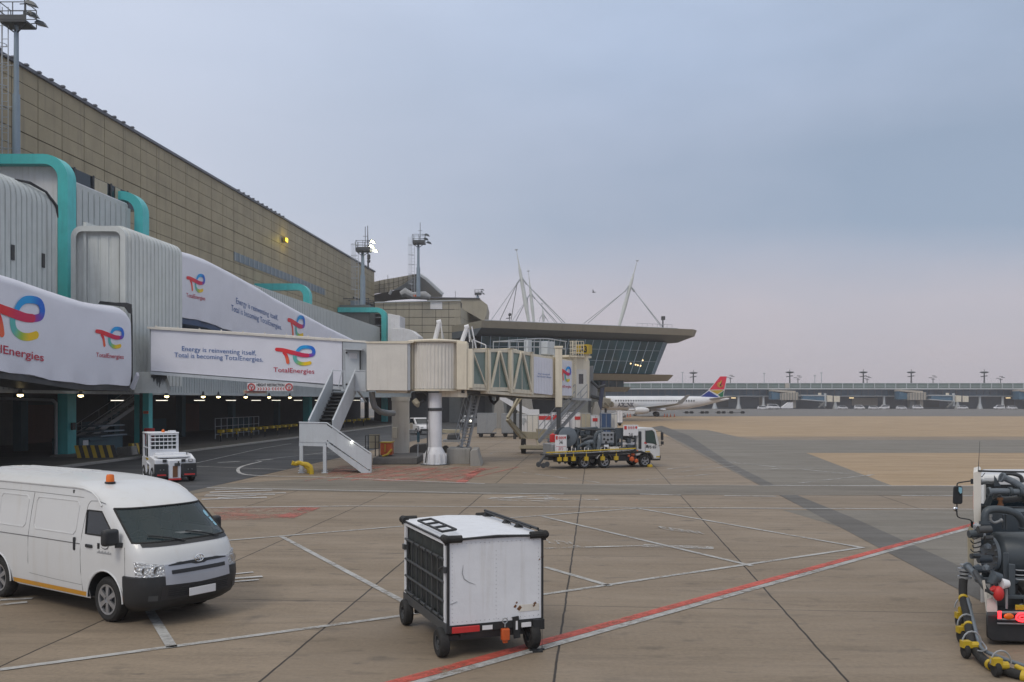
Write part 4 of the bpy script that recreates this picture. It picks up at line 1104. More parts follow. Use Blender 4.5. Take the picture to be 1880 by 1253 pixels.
# ---- banner 2 (upper, behind)
aD = aB+.25
YD = lambda px: F*aD/(1092-px)
def TD(tab): return interp([(YD(x), ZA(y, YD(x))) for x, y in tab])
T2 = TD([(331,459),(357,466),(380,475),(398,484),(434,503),(480,529),(502,543),(553,571.5),(604,599.5),(660,627),(700,646)])
B2 = TD([(331,583),(350,585),(380,592),(410,603),(430,611),(470,621),(520,635),(560,644),(620,655),(665,664),(700,672)])
b2_ = thing('banner_walkway', 'upper sloping walkway wrapped in white banner fabric, descending behind the nearer flat banner', 'walkway', W(aD,70,6))
y0_, y1_ = YD(331), YD(672)
mb = MB(); drape(mb, (y0_, y1_, T2), B2, lambda y: aD, seed=5, cols=70, dep_roof=2.0); build('fabric_wrap', mb, M['banner'], b2_, world=True)
ys_ = [y0_+(y1_-y0_)*i/12 for i in range(13)]
mb = MB(); mb.grid([[W(aD+.1,y,B2(y)+.2) for y in ys_], [W(aD+.1,y,B2(y)-.35) for y in ys_], [W(aD+2.4,y,B2(y)-.35) for y in ys_], [W(aD+2.4,y,T2(y)-.1) for y in ys_]]); build('underframe', mb, M['blue'], b2_, world=True)
def map2(px, py, l=0):
    Y = YD(px); return W(aD-.068-l, Y, ZA(py, Y))
mb = MB(); logo(mb, lambda u, v, l=0: map2(u, -v, l), 340, 375, -538, -503); build('ring_logo', mb, M['colour_print'], b2_, world=True)
mb = MB(); logo(mb, lambda u, v, l=0: map2(u, -v, l), 526, 559, -621, -579); build('ring_logo', mb, M['colour_print'], b2_, world=True)
mb = MB(); text(mb, 'TotalEnergies', slant(340,546,375,552.5,8,7.5,map2), 0, 1, -.25, 1, .006); build('lettering', mb, M['text_red'], b2_, world=True)
mb = MB(); text(mb, 'Energy is reinventing itself,', slant(432,558,509,589,11.5,9.5,map2), 0, 1, -.25, 1, 0)
text(mb, 'Total is becoming TotalEnergies.', slant(423,571,516,607,11.5,9.5,map2), 0, 1, -.25, 1, 0); build('lettering', mb, M['text_blue'], b2_, world=True)

# ---------------------------------------------------------------- fixed walkway with flat banner (parallel to the picture)
YC = 52.0
fw = thing('banner_walkway', 'level flat sided walkway with white slogan banner leading to the round cabin', 'walkway', P(450,735,YC))
def pz(pts, Y, d, mb, m=0): mb.pext(pts, Y, d, m)
mb = MB(); pz([(275,604),(275,686),(560,709),(632,716),(672,718),(672,629),(628,627)], YC+.2, (0,2.3,0), mb); build('corridor', mb, M['grey_steel'], fw, world=True)
mb = MB(); rows = []
tp = lambda x: 603.3+(x-277)*(626.3-603.3)/(629-277); bp = lambda x: 681+(x-277)*.0745
for q in [k/8 for k in range(9)]:
    rows.append([P(277+(628-277)*i/30, tp(277+(628-277)*i/30)*(1-q)+bp(277+(628-277)*i/30)*q, YC+.010*math.sin(i*1.1+q*3)+.008*math.sin(i*.37)) for i in range(31)])
mb.grid(rows); mb.pext([(277,605),(277,680),(628,706),(628,627)], YC+.06, (0,.1,0)); build('banner', mb, M['banner'], fw, world=True)
mb = MB(); mb.pext([(276,682.5),(276,687.5),(560,710),(630,716),(630,710.5),(560,704)], YC-.08, (0,.35,0)); build('lower_rail', mb, M['light_steel'], fw, world=True)
mb = MB(); mb.pext([(270,600),(270,604),(629,627),(672,629.5),(672,626),(629,623.6)], YC-.1, (0,2.5,0))
build('roof', mb, M['cream_panel'], fw, world=True)
mb = MB()
for x in range(285, 625, 40): mb.pext([(x,597+(x-277)*.066),(x,600+(x-277)*.066),(x+2,600+(x-277)*.066),(x+2,597+(x-277)*.066)], YC, (0,.06,0))
mb.tube([P(285,600.5,YC+.3),P(640,624,YC+.3)], .025, 5); build('roof_conduit', mb, M['cream_panel'], fw, world=True)
mapC = lambda u, v, l=0: P(u, -v, YC-.027-l)
mb = MB(); logo(mb, mapC, 504, 580, -672, -634); build('ring_logo', mb, M['colour_print'], fw, world=True)
mb = MB(); text(mb, 'TotalEnergies', slant(502,683.5,577,687,8.8,8.8,(lambda px, py: P(px, py, YC-.027))), 0, 1, -.25, 1, .006); build('lettering', mb, M['text_red'], fw, world=True)
pc_ = lambda px, py: P(px, py, YC-.027)
mb = MB(); text(mb, 'Energy is reinventing itself,', slant(334,644.6,470,653,8.8,8.8,pc_), 0, 1, -.25, 1, 0)
text(mb, 'Total is becoming TotalEnergies.', slant(320,656.2,483,665,8.8,8.8,pc_), 0, 1, -.25, 1, 0); build('lettering', mb, M['text_blue'], fw, world=True)
# door bay
mb = MB(); mb.pext([(629,628),(629,716),(673,718),(673,629)], YC-.05, (0,.25,0)); build('door_bay', mb, M['grey_steel'], fw, world=True)
mb = MB(); mb.pext([(634,644),(634,716),(660,717),(660,645)], YC-.16, (0,.08,0)); d_ = build('door', mb, M['light_steel'], fw, world=True, bevel=.01)
mb = MB(); mb.pext([(641,649),(641,658.5),(655.5,659),(655.5,649.5)], YC-.175, (0,.01,0)); build('door_notice', mb, M['plain_white'], d_, world=True)
mb = MB(); mb.pext([(631,640),(631,642),(665,643),(665,641)], YC-.7, (0,.6,0)); build('door_canopy', mb, M['light_steel'], fw, world=True)
mb = MB(); mb.tube([P(661.5,644,YC-.2),P(661.5,678,YC-.2)], .03, 5); build('door_stay', mb, M['black_plastic'], fw, world=True)
for yy in (648,706): mb = MB(); mb.ico(P(636,yy,YC-.2), .06); build('door_fitting', mb, M['black_plastic'], fw, world=True)
# height restriction sign
hs = thing('height_sign', 'white height restriction sign with red chevrons hanging under the flat banner', 'sign', P(495,725,55))
HYs = 51.5
mb = MB(); mb.pext([(454,703.5),(454,718),(538,718.5),(538,704)], HYs, (0,.06,0)); build('board', mb, M['plain_white'], hs, world=True)
mb = MB(); mb.pext([(447,716),(447,723),(490,723),(490,716)], HYs+.1, (0,.05,0)); build('lower_board', mb, M['beige_box'], hs, world=True)
ph = lambda px, py: P(px, py, HYs-.02)
mb = MB(); text(mb, 'HEIGHT RESTRICTION', slant(471,709.5,522,710,5.2,5.2,ph), 0, 1, 0, 1, .02); build('lettering', mb, M['text_black'], hs, world=True)
mb = MB(); text(mb, 'HEIGHT RESTRICTION', slant(449,721.5,487,721.5,3.4,3.4,lambda px, py: P(px, py, HYs+.08)), 0, 1, 0, 1, .01); build('small_lettering', mb, M['text_red'], hs, world=True)
mb = MB()
for i in range(10):
    x = 472+5*i; s_ = 1 if i < 5 else -1; x += 0 if i < 5 else 4
    mb.add([ph(x,711.5),ph(x+1.6,711.5),ph(x+1.6+2.2*s_,714.2),ph(x+2.2*s_,714.2),ph(x+1.6,717),ph(x,717)], [(0,1,2,3),(3,2,4,5)])
build('chevrons', mb, M['red'], hs, world=True)
mb = MB()
for x in (461.5,530.5):
    mb.tube([ph(x+6*math.cos(a_*.3927), 711+6*math.sin(a_*.3927)) for a_ in range(16)], .035, 4, closed=True)
    for q in (-1,1): mb.beam(ph(x+2.5*q,709), ph(x,712.5), .05, .02)
    mb.beam(ph(x,712.5), ph(x,716), .05, .02)
build('limit_symbols', mb, M['red'], hs, world=True)

# ---------------------------------------------------------------- boarding bridge
bb = thing('boarding_bridge', 'cream telescopic boarding bridge with round cabin, glass tunnel sections and raised head', 'boarding bridge', P(797,858,50.5))
YR = 51.5
mb = MB(); mb.pext([(673,629),(673,717),(748,718),(748,629.5)], YR-1.3, (0,2.6,0)); build('white_link', mb, M['cream_panel'], bb, world=True, bevel=.02)
mb = MB(); mb.pext([(671,627.5),(671,630.5),(749,631),(760,629),(760,626)], YR-1.35, (0,2.7,0)); build('link_roof', mb, M['cream'], bb, world=True)
mb = MB(); mb.pext([(748,628),(748,717),(753,717),(753,628)], YR-1.25, (0,2.5,0), 0)
for i in range(4):
    x = 753+i*1.6; mb.pext([(x,629),(x,716),(x+.9,716),(x+.9,629)], YR-1.1+.1*(i%2), (0,2.2,0), 1)
build('bellows', mb, [M['grey_steel'], M['cream']], bb, world=True)
rc = P(799, 715, YR); rc.z = 0
mb = MB(); nr = 44; r0 = 1.36
zb_, zt_ = ZA(714,YR-1.3), ZA(629,YR-1.3)
rows0, rows1 = [], []
for k in range(nr*4):
    a_ = 2*math.pi*k/(nr*4); r_ = r0+(.035 if k % 4 in (0,1) else 0)
    rows0.append(Vector((rc.x+r_*math.cos(a_), rc.y+r_*math.sin(a_), zb_))); rows1.append(Vector((rc.x+r_*math.cos(a_), rc.y+r_*math.sin(a_), zt_)))
mb.grid([rows0, rows1], closeu=True); build('round_cabin', mb, M['cream_panel'], bb, world=True, ang=20)
mb = MB(); mb.lathe([(1.0,zt_+.02),(1.52,zt_+.02),(1.55,zt_+.10),(1.5,zt_+.16),(.1,zt_+.28)], 32, 0, 'z', (rc.x,rc.y,0)); build('cabin_roof', mb, M['cream'], bb, world=True)
mb = MB(); mb.lathe([(1.1,zb_-.12),(1.42,zb_-.12),(1.42,zb_-.02),(1.3,zb_-.02)], 32, 0, 'z', (rc.x,rc.y,0)); build('cabin_rim', mb, M['cream'], bb, world=True)
mb = MB(); mb.pext([(765,626),(765,629),(857,630),(857,627)], YR-.9, (0,2.0,0)); build('roof_edge', mb, M['cream'], bb, world=True)
mb = MB(); mb.pext([(838,630),(838,716),(857,716),(857,630)], YR-1.0, (0,2.2,0)); mb.pext([(857,641),(857,712),(868,713),(868,641)], YR-.9, (0,2.0,0))
build('cabin_portal', mb, M['cream'], bb, world=True, bevel=.02)
mb = MB(); mb.pext([(806,716),(806,729),(857,730),(857,716)], YR-.6, (0,1.4,0)); mb.pext([(690,718),(690,722),(748,722),(748,718)], YR-1, (0,1.6,0))
build('carrier_beam', mb, M['cream'], bb, world=True, bevel=.02)
# columns
mb = MB(); mb.tube([P(797.5,855,YR-1)+Vector((0,.4,0)), P(797.5,722,YR-1)+Vector((0,.4,0))], .37, 20)
c0 = P(797.5,855,YR-1)+Vector((0,.4,0)); c0.z = 0
mb.lathe([(.62,0),(.62,.06),(.60,.08),(.60,.55),(.38,.95)], 12, 0, 'z', c0)
for k in range(12):
    a_ = 2*math.pi*k/12; mb.beam(c0+Vector((.60*math.cos(a_),.60*math.sin(a_),.05)), c0+Vector((.60*math.cos(a_),.60*math.sin(a_),.6)), .06)
build('front_column', mb, M['white_panel'], bb, world=True)
mb = MB(); mb.lathe([(.40,2.92),(.42,2.95),(.42,3.05),(.40,3.08)], 16, 0, 'z', c0); mb.lathe([(.8,0),(.8,.035)], 20, 0, 'z', c0); build('clamp_ring', mb, M['dark_steel'], bb, world=True)
c1_ = P(735.5,838,56); 
mb = MB(); mb.tube([c1_, Vector((c1_.x,c1_.y,3.7))], .52, 24); mb.beam(c1_+Vector((0,-.53,0)), Vector((c1_.x,c1_.y-.53,3.7)), .04); mb.lathe([(.56,3.45),(.56,3.7)], 20, 0, 'z', (c1_.x,c1_.y,0))
build('rear_column', mb, M['cream_panel'], bb, world=True)
mb = MB()
for k in range(16):
    a_ = 2*math.pi*k/16; mb.lathe([(.05,0),(.05,.12)], 6, 0, 'z', c1_+Vector((.62*math.cos(a_),.62*math.sin(a_),.0)))
mb.lathe([(.7,0),(.7,.04)], 20, 0, 'z', c1_); build('bolt_ring', mb, M['dark_steel'], bb, world=True)
mb = MB(); mb.pext([(720,805),(720,785),(728,785),(728,805)], 55.2, (0,.2,0)); build('control_box', mb, M['cream'], bb, world=True, bevel=.02)
mb = MB(); mb.pext([(752,788),(752,777),(757.5,777),(757.5,788)], 55.3, (0,.2,0)); build('control_box', mb, M['cream'], bb, world=True, bevel=.02)
# ventilation hose elbow below link
mb = MB(); mb.tube([P(683,720,52),P(684,735,52),P(688,748,52),P(697,756,52.4),P(710,759,53),P(722,759,54)], .17, 10); build('air_duct', mb, M['bag_grey'], bb, world=True)
mb = MB(); mb.tube([P(760,720,51),P(762,738,51),P(770,742,51),P(778,735,51)], .1, 6); mb.tube([P(785,722,50.6),P(784,760,50.6),P(785,820,50.4),P(781,850,50.4)], .035, 5); mb.tube([P(764,720,51),P(775,716,51),P(790,728,51)], .12, 6)
mb.pext([(755,722),(755,735),(786,738),(786,722)], 52, (0,.5,0)); build('cable_bundle', mb, M['dark_steel'], bb, world=True)
mb = MB(); mb.tube([P(760,734,50.7),P(766,742,50.7),P(768,748,50.7)], [.16,.18,.05], 8); build('horn', mb, M['beige_box'], bb, world=True)
# tunnel near-face line
NA = P(862,700,50.6); NB = P(1082,700,62.0)
tdir = Vector((NB.x-NA.x, NB.y-NA.y, 0)).normalized(); tn = Vector((-tdir.y, tdir.x, 0))
def YT(px):
    k_ = (px-940)/F  # X = kY ; line NA + s*tdir
    s_ = (k_*NA.y-NA.x)/(tdir.x-k_*tdir.y); return NA.y+s_*tdir.y
WT = tn*1.7
def tp_(mb, pts, m=0, off=0.0, d=None):
    ps = [P(x, y, YT(x))-tn*off for x, y in pts]; mb.ext(ps, (WT if d is None else tn*d), m)
# glass sections: floor + roof + glass + frames
secs = [((866,641.5),(893.5,641),(893.5,713),(866,712)), ((895,640.5),(933,641.5),(935,719),(895,718)), ((934,641),(972,648),(973,724),(934,721))]
glassm, framem = MB(), MB()
for i, (tl, tr, br, bl) in enumerate(secs):
    o = .02+.08*i
    mb = MB(); tp_(mb, [(tl[0]+.5,tl[1]+6),(tr[0]-.5,tr[1]+6),(br[0]-.5,br[1]-7),(bl[0]+.5,bl[1]-7)], 0, o-.06, 1.5); build('glass_section', mb, M['glass_green'], bb, world=True)
    mb = MB()
    tp_(mb, [tl,tr,(tr[0],tr[1]+6),(tl[0],tl[1]+6)], 0, o); tp_(mb, [(bl[0],bl[1]-7),(br[0],br[1]-7),br,bl], 0, o)
    for (x, w_) in ((tl[0]-1,3.4),(tr[0]-2.0,3.6 if i else 1.2)):
        y_t = tl[1]+(tr[1]-tl[1])*(x-tl[0])/(tr[0]-tl[0]); y_b = bl[1]+(br[1]-bl[1])*(x-tl[0])/(tr[0]-tl[0])
        tp_(mb, [(x,y_t-1),(x+w_,y_t-1),(x+w_,y_b+1),(x,y_b+1)], 0, o+.05, .14)
        tp_(mb, [(x,y_t-1),(x+w_,y_t-1),(x+w_,y_t+2),(x,y_t+2)], 0, o+.05)
    q = lambda x, y: P(x, y, YT(x))-tn*(o+.03)
    if i == 0: mb.beam(q(868,648), q(891,710), .06)
    else:
        xm = (tl[0]+tr[0])/2; mb.beam(q(tl[0]+3,bl[1]-5), q(xm-1.5,tl[1]+6), .12); mb.beam(q(xm+1,tl[1]+6), q(tr[0]-1,br[1]-4), .12)
        mb.beam(q(xm,tl[1]+6), q(xm,br[1]-7), .03)
    build('tunnel_frame', mb, M['cream'], bb, world=True)
# wrapped section + lower chassis
mb = MB(); tp_(mb, [(974,650),(1047,662),(1047,727),(974,723)], 0, .20, 1.9); build('tunnel_shell', mb, M['cream'], bb, world=True)
mb = MB(); tp_(mb, [(974.5,655),(1008,659.5),(1008,726),(974.5,722)], 0, .23, .03); build('banner', mb, M['banner'], bb, world=True)
mb = MB(); tp_(mb, [(1020,660.5),(1044,664),(1044,727),(1020,726.5)], 0, .23, .03); build('banner', mb, M['banner'], bb, world=True)
mb = MB()
for x in range(978,1046,5):
    if 1008 < x < 1020: continue
    tp_(mb, [(x,657+(x-974)*.13),(x+.6,657+(x-974)*.13),(x+.6,724),(x,724)], 0, .245, .01)
build('banner_ribs', mb, M['banner'], bb, world=True)
mt = lambda px, py, l=0: P(px, py, YT(px))-tn*(.26+l)
mb = MB(); logo(mb, lambda u, v, l=0: mt(u, -v, l), 1021, 1042, -702, -673); build('ring_logo', mb, M['colour_print'], bb, world=True)
mb = MB(); text(mb, 'TotalEnergies', slant(1021,712,1042,713,5,5,mt), 0, 1, -.2, 1, .01); build('lettering', mb, M['text_red'], bb, world=True)
mb = MB(); text(mb, 'Energy is reinventing itself,', slant(981,688,1003,690,3.2,3,mt), 0, 1, -.1, 1, .004); text(mb, 'Total is becoming TotalEnergies.', slant(979,693,1006,695,3.2,3,mt), 0, 1, -.1, 1, .004); build('small_lettering', mb, M['text_blue'], bb, world=True)
mb = MB(); tp_(mb, [(893,718),(973,724),(1047,727),(1047,731),(973,729.5),(893,723)], 0, .1); tp_(mb, [(860,712),(896,714),(896,718),(860,716)], 0, .0); build('underframe', mb, M['cream'], bb, world=True)
mb = MB(); tp_(mb, [(862,716.5),(940,724),(1047,731.5),(1047,735),(940,729),(862,722)], 0, -.4, 1.0); build('chassis_beam', mb, M['dark_steel'], bb, world=True)
mb = MB()
for j in range(3): mb.tube([P(897+j*2,724,54)+Vector((0,.1*j,0)),P(900+j,734+j*2,54),P(907,739+j*2,54),P(914-j,735+j,54),P(916-j*2,725,54)], .05, 6)
build('cable_loops', mb, M['rubber'], bb, world=True)
# roof walkway with railing, equipment
mb = MB()
def yr(x): return YT(x)
q = lambda x, y, b=.4: P(x, y, YT(x))+tn*b
for x, yt_, yb_ in ((945,625,648),(962,627,648),(975,627,650),(991,624,652),(1002,622,653),(1018,622,655),(1028,624,656),(1048,626,660)):
    mb.beam(q(x,yt_), q(x,yb_), .05)
mb.tube([q(945,625),q(1002,621.5),q(1018,622),q(1050,627)], .035, 5); mb.tube([q(945,637),q(1002,637),q(1048,641)], .03, 5)
for x in (945,975,1002,1028):
    mb.beam(q(x,625,1.5), q(x,650,1.5), .05)
mb.tube([q(945,626,1.5),q(1045,626,1.5)], .035, 5)
mb.beam(q(945,625,.4), q(945,626,1.5), .04)
build('roof_railing', mb, M['grey_steel'], bb, world=True)
mb = MB(); tp_(mb, [(1030,626),(1044,627),(1044,652),(1030,650)], 0, -1.0, .5); tp_(mb, [(990,624),(997,624),(997,650),(990,650)], 0, -.8, .3); build('equipment_cabinet', mb, M['light_steel'], bb, world=True, bevel=.02)
mb = MB(); tp_(mb, [(943,640),(955,641),(955,646),(943,645)], 0, -.2, .6); build('roof_pulley', mb, M['cream'], bb, world=True, bevel=.02)
# lift columns
def liftcol(px, yt_, ym, off, w_=.42):
    p_ = P(px, 735, YT(px))-tn*off
    mb = MB(); mb.box(p_.x-w_/2-.05, p_.x+w_/2+.05, p_.y-w_/2-.05, p_.y+w_/2+.05, ZA(yt_,p_.y), ZA(yt_-4,p_.y)); mb.box(p_.x-w_/2, p_.x+w_/2, p_.y-w_/2, p_.y+w_/2, ZA(ym,p_.y), ZA(yt_,p_.y)); build('lift_column', mb, M['cream'], bb, world=True, bevel=.02)
    mb = MB(); mb.box(p_.x-w_*.3, p_.x+w_*.3, p_.y-w_*.3, p_.y+w_*.3, .9, ZA(ym,p_.y)); build('lift_leg', mb, M['dark_steel'], bb, world=True)
    return p_
pl = liftcol(1014, 640, 748, .45); 
mb = MB(); q1 = P(950,735,62.5); mb.box(q1.x-.28,q1.x-.08,q1.y-.15,q1.y+.15,.9,ZA(730,q1.y)); mb.box(q1.x+.12,q1.x+.3,q1.y-.15,q1.y+.15,.9,ZA(730,q1.y)); build('lift_leg', mb, M['dark_steel'], bb, world=True)
# bogie
Yb_ = 61.5
mb = MB(); mb.pext([(956,793),(956,806),(1040,806),(1040,800),(1022,797),(1022,790),(985,788),(985,794)], Yb_, (0,1.2,0)); mb.pext([(954,818),(954,824),(1045,825),(1045,819)], Yb_-.7, (0,.25,0)); mb.pext([(954,822),(954,826),(1045,827),(1045,823)], Yb_+1.3, (0,.25,0))
for x in (960,985,1010,1036): mb.beam(P(x,806,Yb_+.2), P(x+4,821,Yb_-.5), .1)
build('bogie_frame', mb, M['beige_box'], bb, world=True)
for x, Y in ((961,Yb_+.1),(961,Yb_+1.0),(1040,Yb_+.1)):
    c = P(x,735,Y); mb = MB(); mb.lathe([(.3,-.16),(.46,-.16),(.5,-.08),(.5,.08),(.46,.16),(.3,.16)], 18, 0, 'x', (c.x,c.y,.5)); wh = build('wheel', mb, M['rubber'], bb, world=True)
mb = MB(); mb.beam(P(953,730,61), P(932,768,60.2), .17, m=0); mb.tube([P(958,731,61), P(937,760,60.4)], .05, 6, 0); mb.beam(P(932,770,60.2), P(957,803,61), .26, .2, 0); mb.beam(P(937,772,60.2), P(966,803,61.2), .06, .06, 0); build('folding_arm', mb, M['beige_box'], bb, world=True)
# head cab
tn2 = tn
mb = MB(); mb.pext([(1046,655),(1046,731),(1082,732),(1083,664),(1078,655)], lambda x: YT(x)-.1, tn*2.6); build('head_cabin', mb, M['cream'], bb, world=True, bevel=.03)
mb = MB(); mb.pext([(1044,652),(1044,656),(1086,658),(1086,654)], lambda x: YT(x)-.3, tn*3); build('head_roof', mb, M['cream'], bb, world=True)
mb = MB(); mb.pext([(1058,678),(1058,731),(1077,732),(1077,679)], lambda x: YT(x)-.16, tn*.05); dd = build('head_door', mb, M['cream_panel'], bb, world=True)
mb = MB(); mb.pext([(1063,687),(1063,705),(1071,705),(1071,687)], lambda x: YT(x)-.19, tn*.02); build('door_window', mb, M['glass_dark'], dd, world=True)
mb = MB()
for i in range(5):
    x = 1083+i*1.3; mb.pext([(x,672),(x,728),(x+1.2,728),(x+1.2,672)], YT(1083)+.3+.2*i, (0,2.0,0), 0)
build('head_canopy', mb, M['bag_grey'], bb, world=True)
mb = MB(); mb.pext([(1083,700),(1083,731),(1096,729),(1098,708)], 63.5, (0,1.4,0)); build('head_hood', mb, M['bag_grey'], bb, world=True, bevel=.05)
mb = MB(); mb.tube([P(1085,700,62.5),P(1098,712,62.5),P(1112,708,62.5)], .1, 6); mb.tube([P(1085,728,62.5),P(1100,731,62.5)], .13, 6); build('head_struts', mb, M['dark_steel'], bb, world=True)
# ladder cage on head
mb = MB(); Yl = YT(1056)-.5
for x in (1051.5,1057.5): mb.tube([P(x,733,Yl),P(x,626,Yl)], .03, 5)
for y in range(630,733,4): mb.beam(P(1051.5,y,Yl), P(1057.5,y,Yl), .03)
for x in (1047,1050,1054,1058,1062,1067,1071): mb.tube([P(x,655,Yl-.4),P(x,627,Yl-.4)], .022, 4)
for y in (627,634,641,648,655): mb.tube([P(1046,y,Yl-.1),P(1048,y,Yl-.45),P(1060,y,Yl-.6),P(1070,y,Yl-.45),P(1071,y,Yl-.1)], .025, 4)
build('caged_ladder', mb, M['cream'], bb, world=True)
# gate sign
gs = thing('gate_sign', 'yellow box sign reading A3 on top of the bridge head', 'sign', P(1077,655,YT(1066)))
Yg = YT(1066)-.9
mb = MB(); mb.pext([(1059,633),(1059,649),(1080,651),(1080,632.5)], Yg, (0,.5,0), 0); mb.pext([(1080,632.5),(1080,651),(1087,650),(1087,634)], lambda x: Yg+(x-1080)*.06, (0,.06,0), 0)
build('case', mb, M['yellow'], gs, world=True)
mb = MB(); text(mb, 'A3', lambda u, v: P(u, -v, Yg-.03), 1064.5, 1077.5, -647.5, -635, .04); build('lettering', mb, M['text_black'], gs, world=True)
mb = MB(); mb.tube([P(1077,650,Yg+.25),P(1077,654,Yg+.25),P(1077,664,Yg+.25)], [.28,.12,.1], 8); build('bracket', mb, M['cream'], gs, world=True)
# tie rods on round cabin roof
for lbx, ft, hd in ((0,(802,627),(806,590)),(1,(852,628),(857,599))):
    mb = MB(); Yq = YR-.2
    mb.tube([P(ft[0]-4,ft[1],Yq),P(hd[0],hd[1]+4,Yq)], .13, 8); mb.tube([P(ft[0]+10,ft[1],Yq),P(hd[0]+4,hd[1]+4,Yq)], .03, 5); mb.tube([P(ft[0]+14,ft[1],Yq+.8),P(hd[0]+2,hd[1]+4,Yq+.2)], .03, 5)
    mb.tube([P(hd[0]-4,hd[1]+3,Yq),P(hd[0]+4,hd[1]+1,Yq)], .14, 8); mb.tube([P(hd[0],hd[1]+2,Yq),P(hd[0],hd[1]-2,Yq)], .05, 6)
    build('tie_rod_post', mb, M['white_panel'], bb, world=True)
mb = MB(); mb.pext([(805,623),(805,627),(838,628),(838,624)], YR, (0,.8,0)); build('roof_unit', mb, M['dark_steel'], bb, world=True)
mb = MB(); q = lambda x, y: P(x, y, YR+.5)
mb.tube([q(868,624),q(892,634)], .03, 5); mb.tube([q(866,600),q(874,640)], .04, 5); mb.tube([q(868,624),q(868,640)], .03, 5); mb.tube([q(892,634),q(892,645)], .03, 5); build('roof_stay', mb, M['white_panel'], bb, world=True)

# ---------------------------------------------------------------- access stairs of the fixed walkway
st = thing('access_stairs', 'grey steel access stairs with solid panel sides, turning on a landing with two legs', 'stairs', G(600,870))
YLn = 45.0   # near plane of lower flight
lt = lambda x, y, Y=YLn: P(x, y, Y)
mb = MB()
# landing box panel sides
mb.pext([(549,777),(549,812),(600,813),(600,779)], YLn, (0,.05,0)); build('landing_panel', mb, M['light_steel'], st, world=True)
mb = MB(); mb.pext([(549,812),(549,819),(598,820),(598,813.5)], YLn+.02, (0,1.5,0)); build('landing_deck', mb, M['light_steel'], st, world=True)
mb = MB(); mb.pext([(549,777),(549,812),(549.4,812),(549.4,777)], YLn, (0,1.5,0)); build('landing_end_panel', mb, M['light_steel'], st, world=True)
for x in (551,594):
    for Y in (YLn+.06, YLn+1.35):
        p_ = P(x+2.5,735,Y); mb = MB(); mb.box(p_.x-.08,p_.x+.08,p_.y-.08,p_.y+.08,0,ZA(818,p_.y)); mb.box(p_.x-.15,p_.x+.15,p_.y-.15,p_.y+.15,0,.02); build('leg', mb, M['light_steel'], st, world=True)
# lower flight near and far side panels
for dy in (0, 1.35):
    mb = MB(); mb.pext([(600,781),(600,808),(676,862),(680,862),(680,835)], YLn+dy, (0,.04,0)); build('flight_panel', mb, M['light_steel'], st, world=True)
    mb = MB(); mb.pext([(600,812),(600,820),(664,869),(680,871),(679,866)], YLn+dy-.04, (0,.08,0)); build('stringer', mb, M['light_steel'], st, world=True)
    mb = MB(); q = lambda x, y: P(x, y, YLn+dy)
    mb.tube([q(549,776),q(600,777),q(681,833)], .035, 6); mb.tube([q(681,833),q(681,868)], .04, 6)
    build('handrail', mb, M['light_steel'], st, world=True)
mb = MB()
for k in range(9):
    f_ = k/9; p0 = P(603+76*f_, 815+54*f_, YLn+.7); mb.obox(p0, (.3,1.3,.035))
build('lower_treads', mb, M['dark_steel'], st, world=True)
# upper flight: from the landing up and away to the door
Af = P(574,778,YLn+1.5); 
def up(f_, px0, py0, px1, py1, Y0=YLn+1.3, Y1=YC-.9): 
    Y = Y0+(Y1-Y0)*f_; return P(px0+(px1-px0)*f_, py0+(py1-py0)*f_, Y)
for (x0,y0,x1,y1,pt0,pt1) in ((566,814,610,717,(566,775),(610,681)),(610,814,652,717,(610,775),(652,681))):
    mb = MB()
    lo0, lo1 = up(0,x0,y0,0,0), up(1,0,0,x1,y1); hi0, hi1 = up(0,pt0[0],pt0[1],0,0), up(1,0,0,pt1[0],pt1[1])
    b0 = Vector((lo0.x, lo0.y, lo0.z)); b1v = Vector((lo1.x, lo1.y, lo1.z))
    h = 1.1
    mb.ext([b0, b1v, b1v+Vector((0,0,h)), b0+Vector((0,0,h))], (.045,0,0)); build('upper_panel', mb, M['light_steel'], st, world=True)
    mb = MB(); mb.tube([b0+Vector((0.02,0,h)), b1v+Vector((0.02,0,h))], .05, 6); mb.beam(b0+Vector((0,0,-.02)), b1v+Vector((0,0,-.02)), .08, .3); build('upper_rail', mb, M['light_steel'], st, world=True)
L0, L1 = up(0,566,814,0,0), up(1,0,0,610,717); R0, R1 = up(0,610,814,0,0), up(1,0,0,652,717)
mb = MB()
for k in range(15):
    f_ = k/14; a_, b_ = L0.lerp(L1, f_), R0.lerp(R1, f_); mb.beam(a_, b_, .26, .04)
build('upper_treads', mb, M['dark_steel'], st, world=True)
mb = MB(); mb.ext([L0+Vector((.05,0,-.15)), L1+Vector((.05,0,-.15)), R1+Vector((0,0,-.15)), R0+Vector((0,0,-.15))], (0,0,.03)); build('upper_soffit', mb, M['dark_steel'], st, world=True)
# top landing
mb = MB(); mb.pext([(626,714),(626,718),(672,719),(672,715)], YC-1.2, (0,1.1,0)); build('top_deck', mb, M['light_steel'], st, world=True)
mb = MB(); mb.pext([(652,682),(652,714),(671,715),(671,683)], YC-1.2, (0,.04,0)); mb.pext([(612,680),(612,681.5),(635,682.5),(635,681)], YC-1.2, (0,.06,0)); mb.beam(P(628,682,YC-1.2), P(621,712,YC-1.2), .05); mb.beam(P(633,682,YC-1.2), P(633,714,YC-1.2), .05)
mb.tube([P(652,681,YC-1.2),P(671,681.5,YC-1.2)], .03, 5); build('top_panel', mb, M['light_steel'], st, world=True)
mb = MB(); mb.ico(P(646,812,YLn-.06), .05, 0, 1); build('lamp', mb, M['lamp_small'], st, world=True)
mb = MB(); mb.beam(P(655,716,YC-1), P(672,738,YC+.4), .07); build('brace', mb, M['light_steel'], st, world=True)

